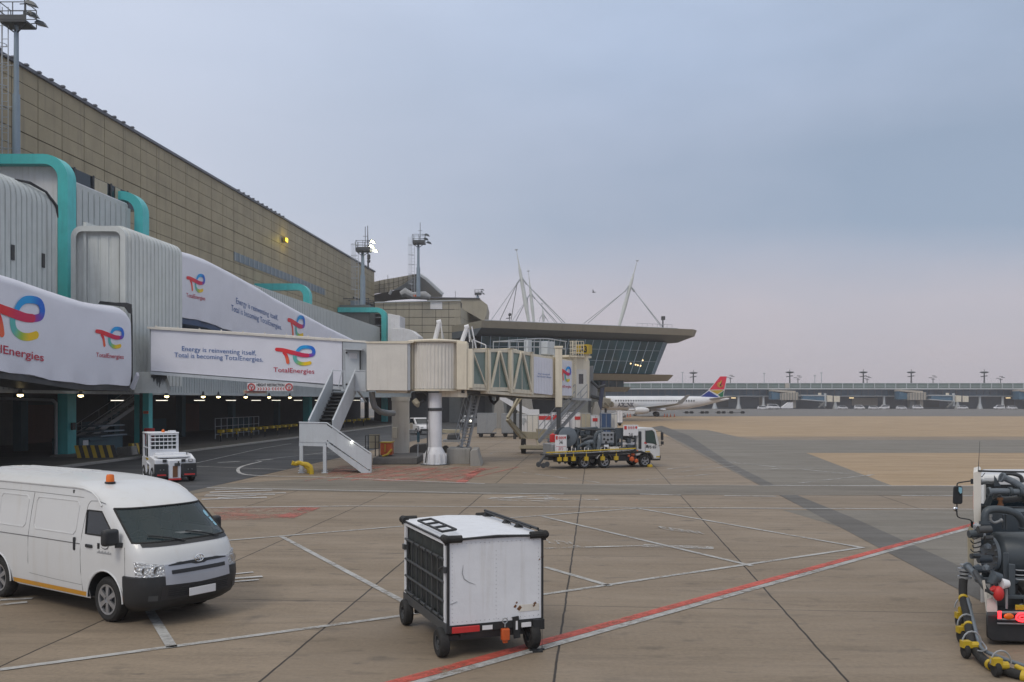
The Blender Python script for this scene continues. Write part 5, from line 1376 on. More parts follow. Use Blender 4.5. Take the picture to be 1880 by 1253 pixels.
# steep service stairs right of the round cabin
ss = thing('service_stairs', 'steep narrow galvanised stairs leaning from the concrete block up to the glass tunnel', 'stairs', P(850,828,53))
S0_, S1_ = P(846,824,52.5), P(868,724,53.5); S0r, S1r = P(858,825,53.2), P(880,724,54.2)
for a_, b_ in ((S0_,S1_),(S0r,S1r)):
    mb = MB(); mb.beam(a_, b_, .06, .2); build('stringer', mb, M['galv'], ss, world=True)
    mb = MB(); mb.tube([a_+Vector((-.3,0,.9)), b_+Vector((-.3,0,.5))], .03, 5); mb.tube([a_+Vector((-.15,0,.5)), b_+Vector((-.2,0,.2))], .025, 5)
    for k in range(6):
        p_ = a_.lerp(b_, k/5); mb.tube([p_, p_+Vector((-.3,0,.85))], .02, 4)
    build('handrail', mb, M['galv'], ss, world=True)
mb = MB()
for k in range(17): mb.beam(S0_.lerp(S1_, (k+.5)/17), S0r.lerp(S1r, (k+.5)/17), .22, .035)
build('treads', mb, M['galv'], ss, world=True)
# bridge head stairs
hs2 = thing('service_stairs', 'long galvanised stairs slanting down left from the bridge head to the wheel bogie', 'stairs', P(1000,820,59))
for i, (tx, bx, dY) in enumerate(((1056,1003,0),(1078,1020,1.0))):
    a_, b_ = P(bx-14,812,58.5+dY), P(tx,733,YT(1060)-.8+dY)
    mb = MB(); mb.beam(a_, b_, .06, .22); build('stringer', mb, M['galv'], hs2, world=True)
    mb = MB()
    for h in (.5,.95): mb.tube([a_+Vector((0,0,h)), b_+Vector((0,0,h))], .028, 5)
    for k in range(7):
        p_ = a_.lerp(b_, k/6); mb.tube([p_, p_+Vector((0,0,.95))], .022, 4)
    build('handrail', mb, M['galv'], hs2, world=True)
    if i == 0: aa, ab = a_, b_
    else:
        mb = MB()
        for k in range(18): mb.beam(aa.lerp(ab, (k+.5)/18), a_.lerp(b_, (k+.5)/18), .2, .03)
        build('treads', mb, M['galv'], hs2, world=True)
mb = MB(); mb.pext([(1050,731),(1050,735),(1086,736),(1086,732)], YT(1060)-1.2, (0,1.1,0)); build('platform', mb, M['galv'], hs2, world=True)
# ---------------------------------------------------------------- concrete blocks, plinths, barriers
def block(name, lbl, pp, Y, d, mat='concrete_block', cat='concrete block', grp=None, bev=.04):
    mb = MB(); mb.pext(pp, Y, d); return tag(build(name, mb, M[mat], world=True, bevel=bev), lbl, cat, grp)
block('concrete_plinth', 'low brown concrete plinth around the foot of the rear bridge column', [(684,853),(684,841),(766,841),(766,853)], 51.0, (0,5,0), 'concrete_dark', 'plinth')
block('concrete_block', 'pale concrete block right of the white front column', [(820,853),(820,824),(863,824),(863,853)], 51.5, (0,2.2,0))
block('concrete_block', 'tapered concrete barrier block, rightmost below the steep service stairs', [(863,859),(863,829),(867,826),(876,826),(879,838),(885,858)], 49.8, (0,3.0,0))
block('concrete_block', 'round shouldered dim concrete block behind and between the two bridge columns', [(752,841),(752,822),(760,817),(782,815),(790,841)], 56.5, (0,1.2,0), 'concrete_dark')
# striped barriers
def striped(lbl, pa, pb, h, grp='yellow and black striped barriers'):
    a, b = G(*pa), G(*pb); L_ = (b-a).length; rz = math.atan2(b.y-a.y, b.x-a.x)
    t = thing('striped_barrier', lbl, 'barrier', a.lerp(b,.5), rz, grp)
    n = max(2, int(L_/.2)); 
    mb = MB()
    for k in range(n):
        x0, x1 = -L_/2+L_*k/n, -L_/2+L_*(k+1)/n
        sh = .12
        mb.hexa([(x0+sh,-.22,0),(x1+sh,-.22,0),(x1,.22,0),(x0,.22,0),(x0-sh,-.12,h),(x1-sh,-.12,h),(x1-sh,.12,h),(x0-sh,.12,h)], k % 2)
    build('block', mb, [M['yellow'], M['black_plastic']], t)
    return t
striped('longer yellow and black striped barrier right of the first turquoise column', (141,845), (214,844), .85)
striped('short yellow and black striped barrier half hidden behind the baggage tug', (241,838), (264,836), .8)
block('concrete_block', 'plain low concrete block between the two striped barriers', [(212,840),(214,822),(240,820),(243,837)], 57.5, (0,.9,0), 'concrete_block')
# railing with yellow plates, far kerb
def rail(lbl, px0, px1, n, a=30.3, grp='yellow plated kerb railings'):
    y0, y1 = YA(a, px0), YA(a, px1); t = thing('kerb_railing', lbl, 'railing', W(a,y0,.13), 0, grp)
    for k in range(n):
        y = y0+(y1-y0)*k/(n-1)
        if k % 2 == 0:
            mb = MB(); p_ = W(a,y,.13); mb.box(p_.x-.05,p_.x+.05,p_.y-.05,p_.y+.05,.13,.62); build('post', mb, M['black_plastic'], t, world=True)
            mb = MB(); mb.box(p_.x-.055,p_.x+.055,p_.y-.055,p_.y+.055,.62,.86); build('post_cap', mb, M['yellow'], t, world=True)
        mb = MB(); p_ = W(a-.03,y,.98); mb.obox(p_, (.42,.5,.24), -math.atan(K)*0); build('plate', mb, M['yellow'], t, world=True)
    mb = MB(); mb.tube([W(a,y0,.98),W(a,y1,.98)], .03, 6); build('rail', mb, M['dark_steel'], t, world=True)
rail('longer kerb railing with yellow plates left of the grey stairs', 405, 541, 12)
rail('shorter kerb railing with yellow plates showing right of the grey stairs', 630, 676, 6, 30.3)
mb = MB()
t = thing('mesh_fence', 'thin grey mesh fence on the pavement behind the yellow plated railing', 'fence', W(33,90,.13))
mb = MB(); y0, y1 = YA(33,395), YA(33,475)
for k in range(9): mb.tube([W(33,y0+(y1-y0)*k/8,.13),W(33,y0+(y1-y0)*k/8,1.9)], .035, 5)
for z in (.5,1.2,1.9): mb.tube([W(33,y0,z),W(33,y1,z)], .025, 5)
build('fence_frame', mb, M['grey_steel'], t, world=True)
# bent yellow guard
yg = thing('yellow_guard', 'bent yellow steel hoop guard at the foot of the grey stairs landing', 'guard rail', G(555,873))
Yg2 = 44.2
mb = MB(); pts = [(572,874),(572,865),(570,857),(564,853),(556,852),(549,850),(543,852),(538,852),(540,848)]
mb.tube([P(x,y,Yg2+(.0 if x > 550 else .4)) for x, y in pts], .11, 10); build('hoop', mb, M['yellow'], yg, world=True)
mb = MB(); mb.tube([P(567,872,Yg2+.7),P(567,862,Yg2+.7),P(560,855,Yg2+.7)], .1, 8); build('rear_hoop', mb, M['yellow'], yg, world=True)

# ground equipment near the columns
t = thing('ground_power_unit', 'small orange and grey equipment box at the left of the rear bridge column', 'equipment', P(708,838,52))
mb = MB(); mb.pext([(698,836),(698,813),(719,813),(719,836)], 52.5, (0,.9,0), 0); build('body', mb, M['orange'], t, world=True, bevel=.03)
mb = MB(); mb.pext([(697,813.5),(697,812),(720,812),(720,813.5)], 52.4, (0,1.1,0)); mb.pext([(706,830),(706,816),(707.5,816),(707.5,830)], 52.35, (0,.1,0)); build('trim', mb, M['yellow'], t, world=True)
mb = MB(); mb.tube([P(719,826,52.4),P(711,835,52),P(702,838,52)], .06, 6); build('hose', mb, M['yellow'], t, world=True)
t = thing('rack_cage', 'white panel board and dark wire rack standing left of the orange box', 'rack', P(685,836,53))
mb = MB()
for x in (671,676,689,696): mb.tube([P(x,838,53),P(x,800,53)], .03, 5)
for y in (800,812,824): mb.tube([P(671,y,53),P(696,y,53)], .02, 4); mb.tube([P(671,y,54),P(696,y,54)], .02, 4)
build('frame', mb, M['dark_steel'], t, world=True)
mb = MB(); mb.pext([(678,824),(678,798),(697,798),(696,824)], 53.6, (0,.06,0)); build('board', mb, M['beige_box'], t, world=True)
t = thing('dolly', 'low flat dolly loaded with dark gear behind the white front column', 'dolly', P(835,815,62))
mb = MB(); mb.pext([(813,812),(813,808),(848,808),(848,812)], 62, (0,1.6,0)); build('deck', mb, M['galv'], t, world=True)
mb = MB(); mb.pext([(820,808),(822,797),(842,795),(845,808)], 62.3, (0,1,0)); build('load', mb, M['dark_steel'], t, world=True, bevel=.1)
for x in (818,843):
    c = P(x,735,62.2); mb = MB(); mb.lathe([(.05,-.1),(.22,-.1),(.25,0),(.22,.1),(.05,.1)], 14, 0, 'y', (c.x,c.y,.25)); build('wheel', mb, M['rubber'], t, world=True)
mb = MB(); mb.pext([(812,795),(812,789),(845,790),(845,796)], 63, (0,.8,0)); build('tray', mb, M['beige_box'], t, world=True)
# traffic sign post between columns
t = thing('small_post_sign', 'small teal sign on a thin post between the two bridge columns', 'sign', P(769,850,52.5))
mb = MB(); mb.tube([P(767,850,52.5),P(768,783,52.5)], .03, 6); build('post', mb, M['grey_steel'], t, world=True)
mb = MB(); mb.pext([(765.5,812),(765.5,794),(770.5,794),(770.5,812)], 52.4, (0,.04,0)); build('board', mb, M['teal_dark'], t, world=True)

# ---------------------------------------------------------------- vehicles: shared wheel
def wheel(parent, c, r, w_, axis='y', mat_t='rubber', rimr=.62, spokes=0, n=28, world=False, side=-1, rimmat='rim', name='wheel'):
    c = Vector(c)
    mb = MB(); h = w_/2
    prof = [(r*rimr*.98,-h*.9),(r*.86,-h),(r*.95,-h*.85),(r,-h*.55),(r,h*.55),(r*.95,h*.85),(r*.86,h),(r*rimr*.98,h*.9)]
    mb.lathe(prof, n, 0, axis, c, False)
    wh = build(name, mb, M[mat_t], parent, world=world)
    mb = MB(); s_ = side
    prof = [(r*rimr,h*.92*s_),(r*rimr*.93,h*.86*s_),(r*rimr*.86,h*.40*s_),(r*rimr*.3,h*.45*s_),(.001,h*.45*s_)]
    mb.lathe(prof, n, 0, axis, c, False); build('wheel_dish', mb, M['dark_steel'] if spokes else M[rimmat], wh, world=world)
    mb = MB(); mb.lathe([(r*rimr*1.02,h*.93*s_),(r*rimr*.90,h*.90*s_),(r*rimr*.88,h*.6*s_)], n, 0, axis, c, False); mb.lathe([(r*.2,h*.5*s_),(r*.17,h*.82*s_),(.001,h*.84*s_)], 12, 0, axis, c)
    if spokes:
        for k in range(spokes):
            for dd in (-.15,0,.15):
                a_ = 2*math.pi*k/spokes+dd
                p0 = (math.cos(a_)*r*.14, math.sin(a_)*r*.14); p1 = (math.cos(a_-dd*.4)*r*rimr*.93, math.sin(a_-dd*.4)*r*rimr*.93)
                if axis == 'y': mb.beam(c+Vector((p0[1],h*.80*s_,p0[0])), c+Vector((p1[1],h*.74*s_,p1[0])), r*.12, .03, 0, (0,1,0))
    build('rim', mb, M[rimmat], wh, world=world)
    return wh

# ---------------------------------------------------------------- the van
VS = 1.065
def van():
    t = thing('parked_van', 'white high roof panel van with orange beacon and black bumper, nearest at lower left', 'van', (0,0,0))
    xr, A, n_ = -4.30, .52, 2.8; XB = 1.04-A
    ZF = [(.25,.90),(.36,1.02),(.6,1.06),(.78,1.04),(.95,1.0),(1.08,.95),(1.15,.90),(1.21,.84),(1.67,.29),(1.72,.22),(1.80,.07),(1.90,-.17),(1.98,-.47),(2.04,-.87),(2.08,-1.25),(2.10,-1.6)]
    WH = [(.25,.86),(.36,.91),(.6,.935),(.9,.94),(1.1,.935),(1.25,.915),(1.45,.885),(1.67,.85),(1.8,.83),(1.94,.80),(1.99,.73),(2.03,.64),(2.06,.52),(2.085,.38),(2.10,.24)]
    def ip(tab, z):
        if z <= tab[0][0]: return tab[0][1]
        for (a,b),(c,d) in zip(tab, tab[1:]):
            if z <= c:
                q = (z-a)/(c-a); return b+(d-b)*q
        return tab[-1][1]
    xf = lambda z: ip(ZF, z); wh = lambda z: ip(WH, z)
    # plan nose: superellipse
    def nose(phi, z, off=0):
        s_, c_ = math.sin(phi), math.cos(phi); w_ = wh(z)+off
        return Vector((xf(z)+off-A+A*max(0,c_)**(2/n_), w_*s_**(2/n_) if s_ > 0 else 0, z))
    def FS(y, z, off=0):
        w_ = wh(z)+off; q = min(.9999, abs(y)/w_); return Vector((xf(z)+off-A+A*(1-q**n_)**(1/n_), y, z))
    ARC = .44
    sill = .30
    def low(x):
        for xc in (0, -3.11):
            if abs(x-xc) < ARC: return max(sill, .33+math.sqrt(ARC**2-(x-xc)**2)*.97)
        return sill
    zs = [0,.06,.12,.2,.3,.42,.55,.68,.8,.9,1.0]  # fractions up to 1.05
    zl = 1.05
    zu = [1.12,1.21,1.27,1.4,1.53,1.62,1.67,1.72,1.78,1.84,1.90,1.94,1.97,2.0,2.03,2.05,2.07,2.085,2.095,2.10]
    arcs = [ARC*math.cos(math.pi*k/12) for k in range(13)]
    sx = sorted(set([xr+.12,-4.0,-3.6,-2.5,-2.1,-1.7,-1.35,-1.05,-.8,-.62,-.52,-.2,.1,.3,XB-.04,XB]+[-3.11+a for a in arcs]+[a for a in arcs if a < XB-.06]))
    phis = [math.pi/2*(1-k/12) for k in range(1, 13)]
    cols = [('b', q) for q in (0,.5,.9)]+[('a', x) for x in sx]+[('p', p_) for p_ in phis]
    # half-outline point for column c at height z
    def pt(c, z, off=0):
        k, q = c
        if k == 'b': return Vector((xr, (wh(z)-.1)*q, z)) if q < .9 else Vector((xr+.02, wh(z)-.05, z))
        if k == 'a':
            p_ = -.6 if z < 1.72 else -.6-2.1*min(1, (z-1.72)/.2)
            x = q if q <= p_ or z < 1.15 else p_+(q-p_)*(xf(z)-A-p_)/(XB-p_)
            return Vector((x, wh(z)+off, z))
        return nose(q, z, off)
    def x0(c):
        return c[1] if c[0] == 'a' else None
    rows = []
    nlow = len(zs)
    Zr = []
    for j in range(nlow+len(zu)):
        row = []
        for c in cols:
            if j < nlow:
                x = x0(c); lo = low(x) if x is not None else (sill if c[0] == 'b' else .27)
                z = lo+(zl-lo)*zs[j]
            else: z = zu[j-nlow]
            row.append(pt(c, z))
        rows.append(row)
    nc = len(cols)
    jw0 = nlow+zu.index(1.27); jw1 = nlow+zu.index(1.62)
    jws0 = nlow+zu.index(1.21); jws1 = nlow+zu.index(1.67)
    pi_ = [i for i, c in enumerate(cols) if c[0] == 'p']
    sw0 = cols.index(('a',-.52)); sw1 = cols.index(('a',XB-.04))
    ws0 = pi_[2]
    def mf(i, j):
        if jws0 <= i < jws1 and j >= ws0: return None
        if jw0-0 <= i < jw1 and sw0 <= j < sw1: return None
        return 0
    def both(fn):
        mb = MB(); fn(mb, 1); fn(mb, -1); return mb
    def bodyside(mb, s_):
        mb.grid([[Vector((p.x, p.y*s_, p.z)) for p in r] for r in rows], mf=mf)
        # roof cap
        top_ = rows[-1]; mb.grid([[Vector((p.x, p.y*s_, p.z)) for p in top_], [Vector((p.x, 0, 2.104)) for p in top_]])
    mb = both(bodyside)
    # weld the seam by merging doubles
    body = build('body', mb, M['white_paint'], t, ang=50)
    bm = bmesh.new(); bm.from_mesh(body.data); bmesh.ops.remove_doubles(bm, verts=bm.verts, dist=.002)
    bmesh.ops.recalc_face_normals(bm, faces=bm.faces); bm.to_mesh(body.data); bm.free()
    body.data.polygons.foreach_set('use_smooth', [True]*len(body.data.polygons)); body.data.set_sharp_from_angle(angle=R(50))
    # windscreen
    mb = MB(); cc = [cols[i] for i in pi_[2:]]
    zz = [1.21,1.27,1.4,1.53,1.62,1.67]
    grid_ = []
    for z in zz:
        half = [pt(c, z, -.008) for c in cc]; grid_.append([Vector((p.x, p.y, p.z)) for p in half]+[Vector((p.x, -p.y, p.z)) for p in half[::-1][1:]])
    mb.grid(grid_); ws = build('windscreen', mb, M['glass_clear'], t)
    mb = MB()
    edge = grid_[0]+[r[-1] for r in grid_[1:]]+grid_[-1][::-1]+[r[0] for r in grid_[::-1][1:-1]]
    mb.tube([p+Vector((.005,0,.002)) for p in edge], .016, 6, closed=True); build('seal', mb, M['rubber'], ws)
    mb = MB(); mb.grid([[FS(y,1.155+dz,.004) for y in [(-.80+.1*k) for k in range(17)]] for dz in (0,.03,.055)]); build('cowl', mb, M['black_plastic'], t)
    for y0, y1, z1 in ((.55,-.02,1.33),(-.12,-.66,1.32)):
        mb = MB(); pts = [FS(y0+(y1-y0)*q, 1.20+(z1-1.20)*math.sin(q*1.2)/.93*.9, .03) for q in (0,.25,.5,.75,1)]
        mb.tube(pts, .010, 5); mb.tube([p+Vector((.012,0,.0)) for p in pts[1:]], .008, 4); build('wiper', mb, M['black_plastic'], t)
    # side windows
    for s_ in (1,-1):
        mb = MB(); g_ = [[pt(cols[i], z, -.006) for i in range(sw0, sw1+1)] for z in (1.27,1.4,1.53,1.62)]
        g_ = [[Vector((p.x, p.y*s_, p.z)) for p in r] for r in g_]
        mb.grid(g_); sw = build('side_window', mb, M['glass_dark'], t)
        mb = MB(); edge = g_[0]+[r[-1] for r in g_[1:]]+g_[-1][::-1][1:]+[r[0] for r in g_[::-1][1:-1]]; mb.tube([p+Vector((0,.004*s_,0)) for p in edge], .013, 5, closed=True); build('seal', mb, M['rubber'], sw)
    # bumper
    bz = [.25,.32,.4,.5,.6,.68,.735]
    def bump_side(mb, s_):
        cc = [('a', XB-.04),('a', XB)]+[('p', p_) for p_ in phis]
        k = []
        for z in bz:
            o = .03 if z > .28 else .0
            k.append([Vector((p.x, p.y*s_, p.z)) for p in [pt(c, z, o) for c in cc]])
        k.append([Vector((p.x, p.y*s_, p.z)) for p in [pt(c, .745, 0.0) for c in cc]])
        k.insert(0, [Vector((p.x-.05, p.y*s_*.97, .22)) for p in [pt(c, .25, -.02) for c in cc]])
        mb.grid(k)
    mb = both(bump_side); bumper = build('front_bumper', mb, M['black_plastic'], t, ang=40)
    def patch(name, y0, y1, z0, z1, off, mat, ny=14, nz=4, par=None, zt_f=None, zb_f=None):
        mb = MB(); g_ = []
        for j in range(nz+1):
            row = []
            for i in range(ny+1):
                y = y0+(y1-y0)*i/ny
                a_ = zb_f(y) if zb_f else z0; b_ = zt_f(y) if zt_f else z1
                row.append(FS(y, a_+(b_-a_)*j/nz, off))
            g_.append(row)
        mb.grid(g_)
        # rim back to the body
        rim_ = g_[0]+[r[-1] for r in g_[1:]]+g_[-1][::-1][1:]+[r[0] for r in g_[::-1][1:-1]]
        mb.grid([rim_, [p-Vector((.04,0,0)) for p in rim_]], closeu=True)
        return build(name, mb, M[mat], par or t)
    paint_s = 'silver_paint'
    gr = patch('grille_panel', -.60, .60, .60, .95, .034, 'silver_paint', zt_f=lambda y: .93-.03*(y/.6)**2, zb_f=lambda y: .60+.02*(abs(y)/.6))
    patch('grille_slot', -.54, .54, .875, .93, .040, 'black_plastic', par=gr, zt_f=lambda y: .925-.05*(y/.5)**4*.4, zb_f=lambda y: .865 if abs(y) < .12 else .885)
    patch('grille_slot', -.50, .50, .765, .82, .040, 'black_plastic', par=gr)
    lg = patch('lower_grille', -.66, .66, .40, .60, .036, 'dark_mesh')
    for k in range(5):
        mb = MB(); mb.tube([FS(-.56+.08*i, .44+.03*k, .04) for i in range(15)], .006, 4); build('grille_bar', mb, M['black_plastic'], lg)
    for s_ in (1,-1):
        y0, y1 = (.60,.915) if s_ > 0 else (-.915,-.60)
        zb_f = lambda y: .745; zt_f = lambda y: .905+.05*(abs(y)-.60)/.3
        hl = patch('headlight', y0, y1, .74, .93, .012, 'reflector', 12, 4, None, zt_f, zb_f)
        patch('headlight_glass', y0, y1, .74, .93, .022, 'lamp_clear', 12, 4, hl, zt_f, zb_f)
        mb = MB()
        for yy, rr in ((.70,.062),(.84,.055)):
            c = FS(yy*s_, .83, .0); mb.lathe([(rr,.02),(rr*.8,-.02),(rr*.3,-.05),(.001,-.05)], 14, 0, 'x', c)
        build('reflector', mb, M['chrome'], hl)
        mb = MB(); g_ = [[FS(s_*y, z, .036) for y in (.70,.74,.78,.82)] for z in (.40,.44,.48)]; mb.grid(g_); build('fog_recess', mb, M['dark_steel'], bumper)
    # emblem: three rings
    mb = MB()
    def ring(ry, rz_, cz, th):
        c = FS(0,.93,.03); mb.tube([c+Vector((.012,ry*math.cos(a_),cz+rz_*math.sin(a_))) for a_ in [2*math.pi*i/24 for i in range(24)]], th, 5, closed=True)
    ring(.078,.052,.012,.009); ring(.028,.048,.012,.007); ring(.055,.020,.036,.007)
    build('emblem', mb, M['chrome'], t)
    # number plate (blank, blurred in the photo)
    mb = MB(); c = FS(.0,.36,.045); mb.obox((c.x+.035,.02,.47), (.012,.50,.115), 0); pl_ = build('number_plate', mb, M['plain_white'], t, bevel=.004)
    # gaps between body panels
    def seam(pts, r=.005):
        for s_ in (1,-1):
            mb = MB(); mb.tube([Vector((x, (wh(z)+.0005)*s_, z)) for x, z in pts], r, 4); build('panel_gap', mb, M['gap_dark'], t)
    seam([(-.60,.40),(-.63,.7),(-.64,1.0),(-.63,1.25),(-.60,1.5),(-.56,1.70),(-.50,1.76)])
    seam([(-2.12,.33),(-2.13,.7),(-2.13,1.1),(-2.12,1.5),(-2.10,1.80)])
    seam([(-4.2,1.10),(-3,1.105),(-2,1.11),(-.66,1.11)], .008)
    seam([(-4.2,1.80),(-2.6,1.81),(-1.9,1.81),(-.7,1.80)], .004)
    seam([(-.50,1.76),(-.3,1.77),(-.12,1.74)], .005)
    seam([(.515,.42),(.51,.7),(.505,1.0),(.49,1.15)], .005)
    seam([(-2.1,.52),(-1.4,.50),(-.62,.49)], .003)
    # pressed blank window panels on the cargo side
    for s_ in (1,-1):
        for xa, xb in ((-2.0,-.80),(-3.1,-2.25),(-4.1,-3.25)):
            mb = MB(); pts = []
            for (x, z) in ((xa+.06,1.24),(xb-.06,1.24),(xb,1.30),(xb+.02,1.68),(xb-.05,1.74),(xa+.05,1.74),(xa,1.68),(xa,1.30)):
                pts.append(Vector((x, (wh(z)+.001)*s_, z)))
            mb.tube(pts, .010, 5, closed=True); build('pressed_panel', mb, M['white_paint'], t)
        mb = MB(); mb.tube([Vector((x, (wh(1.94)+.010)*s_, 1.94)) for x in [-4.25+.35*k for k in range(10)]+[-.95]]+[Vector((-.72,(wh(1.93)+.010)*s_,1.93)),Vector((-.5,(wh(1.89)+.010)*s_,1.89)),Vector((-.32,(wh(1.8)+.010)*s_,1.81)),Vector((-.2,(wh(1.7)+.008)*s_,1.70))], .016, 6); build('roof_gutter', mb, M['white_paint'], t)
        # roof ribs
    for yy in (-.45,-.27,-.09,.09,.27,.45):
        mb = MB(); mb.tube([(x, yy, 2.102-(0 if abs(yy) < .2 else (.008 if abs(yy) < .3 else .035))) for x in (-4.1,-3,-2.3,-1.9)], .012, 5); build('roof_rib', mb, M['white_paint'], t)
    # orange reflective sill stripe
    for s_ in (1,-1):
        for xa, xb in ((-2.62,-.47),(.45,.54)):
            mb = MB(); nn = 8; mb.grid([[Vector((xa+(xb-xa)*i/nn, (wh(z)+.006)*s_, z)) for i in range(nn+1)] for z in ((.325,.395) if xa < 0 else (.36,.46))]); build('sill_stripe', mb, M['amber_tape'], t)
        # arch lips
        for xc in (0,-3.11):
            mb = MB(); mb.tube([Vector((xc+(ARC+.012)*math.cos(a_), (wh(.6)+.006)*s_, .33+(ARC+.012)*.97*math.sin(a_))) for a_ in [math.pi*i/16 for i in range(17)]], .014, 5); build('arch_lip', mb, M['white_paint'], t)
            mb = MB(); mb.grid([[Vector((xc+ARC*math.cos(a_), (wh(.6)-q)*s_, .33+ARC*.97*math.sin(a_))) for a_ in [math.pi*i/16 for i in range(17)]] for q in (.0,.45)]); build('arch_liner', mb, M['black_plastic'], t)
            wheel(t, (xc, .80*s_, .335), .335, .21, 'y', spokes=6, side=s_, rimr=.66)
        # door handles
        c = Vector((-.40, (wh(1.10)+.012)*s_, 1.10)); mb = MB(); mb.obox(c, (.17,.03,.05), 0, 0, 0, 0); build('door_handle', mb, M['black_plastic'], t, bevel=.012)
        c = Vector((-.80, (wh(1.1)+.004)*s_, 1.10)); mb = MB(); mb.obox(c, (.05,.03,.20)); build('slide_handle', mb, M['black_plastic'], t, bevel=.012)
        # mirror
        mb = MB(); c = Vector((.34 if s_ < 0 else .24, (wh(1.3)+(.17 if s_ < 0 else .09))*s_, 1.30)); mb.obox(c, (.13,.26 if s_ < 0 else .16,.24), 0); mr = build('mirror', mb, M['black_plastic'], t, bevel=.045, seg=3)
        mb = MB(); mb.beam(c+Vector((0.02,-.07*s_,-.12)), (.42, (wh(1.2)-.01)*s_, 1.18), .05, .07); build('mirror_arm', mb, M['black_plastic'], mr)
    # firm mark and faint lettering on the near door
    mb = MB(); c = Vector((-.16,-(wh(1.12)+.006),1.12)); mb.obox(c, (.055,.004,.085)); mb.obox(c+Vector((.0,-.002,-.0)), (.06,.004,.012)); build('door_mark', mb, M['text_black'], t)
    def dm(u, v): return Vector((-.11+u, -(wh(.96+v)+.006), .96+v))
    mb = MB(); mb.tube([dm(.02,.16),dm(.06,.135),dm(.12,.128),dm(.17,.14),dm(.20,.165),dm(.205,.19)], [.001,.003,.005,.007,.005,.002], 5); build('door_swoosh', mb, M['text_black'], t)
    mb = MB()
    for k in range(5): mb.sheet([dm(.03+.022*k,.205),dm(.045+.022*k,.205),dm(.045+.022*k,.228),dm(.03+.022*k,.228)])
    for k in range(14): mb.sheet([dm(-.08+.026*k,.055),dm(-.062+.026*k,.055),dm(-.062+.026*k,.075+.012*(k%3)),dm(-.08+.026*k,.075+.012*(k%3))])
    build('faded_lettering', mb, M['faint_grey'], t)
    # beacon
    mb = MB(); mb.lathe([(.085,0),(.085,.03),(.07,.035)], 16, 0, 'z', (-.62,-.42,1.985)); bb_ = build('beacon_base', mb, M['black_plastic'], t)
    mb = MB(); mb.lathe([(.068,.03),(.062,.12),(.05,.145),(.001,.15)], 16, 0, 'z', (-.62,-.42,1.985)); build('beacon_lamp', mb, M['lamp_amber'], bb_)
    # interior
    mb = MB(); mb.box(-4.2,.6,-.80,.80,.45,.50, 0); mb.box(-1.02,-.98,-.82,.82,.5,1.9, 0); build('cab_floor', mb, M['dark_steel'], t)
    mb = MB()
    mb.hexa([(.25,-.80,.8),(.66,-.80,.8),(.66,.80,.8),(.25,.80,.8),(.22,-.80,1.13),(.70,-.80,1.165),(.70,.80,1.165),(.22,.80,1.13)]); build('dashboard', mb, M['dash_grey'], t, bevel=.02)
    for yy in (-.48,.02,.48):
        mb = MB(); mb.box(-.75,-.25,yy-.22,yy+.22,.75,.92); mb.hexa([(-.85,yy-.22,.9),(-.68,yy-.22,.9),(-.68,yy+.22,.9),(-.85,yy+.22,.9),(-.95,yy-.20,1.35),(-.84,yy-.20,1.35),(-.84,yy+.20,1.35),(-.95,yy+.20,1.35)]); mb.box(-.95,-.86,yy-.13,yy+.13,1.37,1.53); build('seat', mb, M['dash_grey'], t, bevel=.04)
    mb = MB(); mb.tube([Vector((.10+.09*math.sin(a_), -.44+.19*math.cos(a_), 1.16+.165*math.sin(a_))) for a_ in [2*math.pi*i/20 for i in range(20)]], .014, 6, closed=True); mb.beam((.1,-.62,1.2),(.1,-.26,1.2),.03); build('steering_wheel', mb, M['black_plastic'], t)
    mb = MB(); mb.sheet([(.30,.10,1.25),(.55,.05,1.26),(.62,.42,1.262),(.36,.48,1.252)]); build('paper', mb, M['plain_white'], t)
    # windscreen stickers
    mb = MB()
    for yy, z, r_ in ((.66,1.50,.045),):
        c = pt(('p',0),z); 
        mb.add([FS(yy+r_*math.cos(a_), z+r_*1.1*math.sin(a_), -.002) for a_ in [2*math.pi*i/16 for i in range(16)]], [tuple(range(16))])
    mb.sheet([FS(.66,1.38,-.002),FS(.73,1.38,-.002),FS(.72,1.44,-.002),FS(.65,1.44,-.002)]); mb.sheet([FS(.68,1.32,-.002),FS(.75,1.32,-.002),FS(.74,1.37,-.002),FS(.67,1.37,-.002)])
    build('permit_sticker', mb, M['sticker_blue'], ws)
    mb = MB(); mb.tube([FS(0,1.66,-.03), FS(0,1.60,-.06)], .01, 5); mb.obox(FS(0,1.60,-.07), (.02,.22,.07)); build('inner_mirror', mb, M['black_plastic'], t)
    mb = MB(); mb.box(xr-.06,xr,-.85,.85,.42,.62); build('rear_bumper', mb, M['black_plastic'], t, bevel=.02)
    mb = MB(); mb.box(-4.2,.75,-.7,.7,.26,.34); build('underbody', mb, M['black_plastic'], t)
    return t
m_, nt_m, b_m = _mat('reflector'); b_m.inputs['Base Color'].default_value = (.8,.82,.85,1); b_m.inputs['Metallic'].default_value = 1; b_m.inputs['Roughness'].default_value = .15; bump(nt_m, b_m, noise(nt_m, geoco(nt_m), 28, 1), 1.0, .05)
paint('silver_paint', (.45,.47,.52), .35, metal=.35, dirt=.1, bmp=.01); paint('dark_mesh', (.03,.03,.033), .6, dirt=.2)
paint('gap_dark', (.14,.14,.14), .7, dirt=0, bmp=0); paint('amber_tape', (.62,.30,.03), .5, dirt=.4, dirtc=(.3,.2,.1))
paint('faint_grey', (.35,.36,.38), .6, dirt=0, bmp=0); paint('dash_grey', (.06,.065,.07), .7, dirt=.2)
vn = van()
fr = G(196,1143); rr_ = G(-2,1097)
d_ = (fr-rr_).normalized(); ang = math.atan2(d_.y, d_.x)
off = Vector((0,-.90*VS*.93,0)); off.rotate(Matrix.Rotation(ang,3,'Z'))
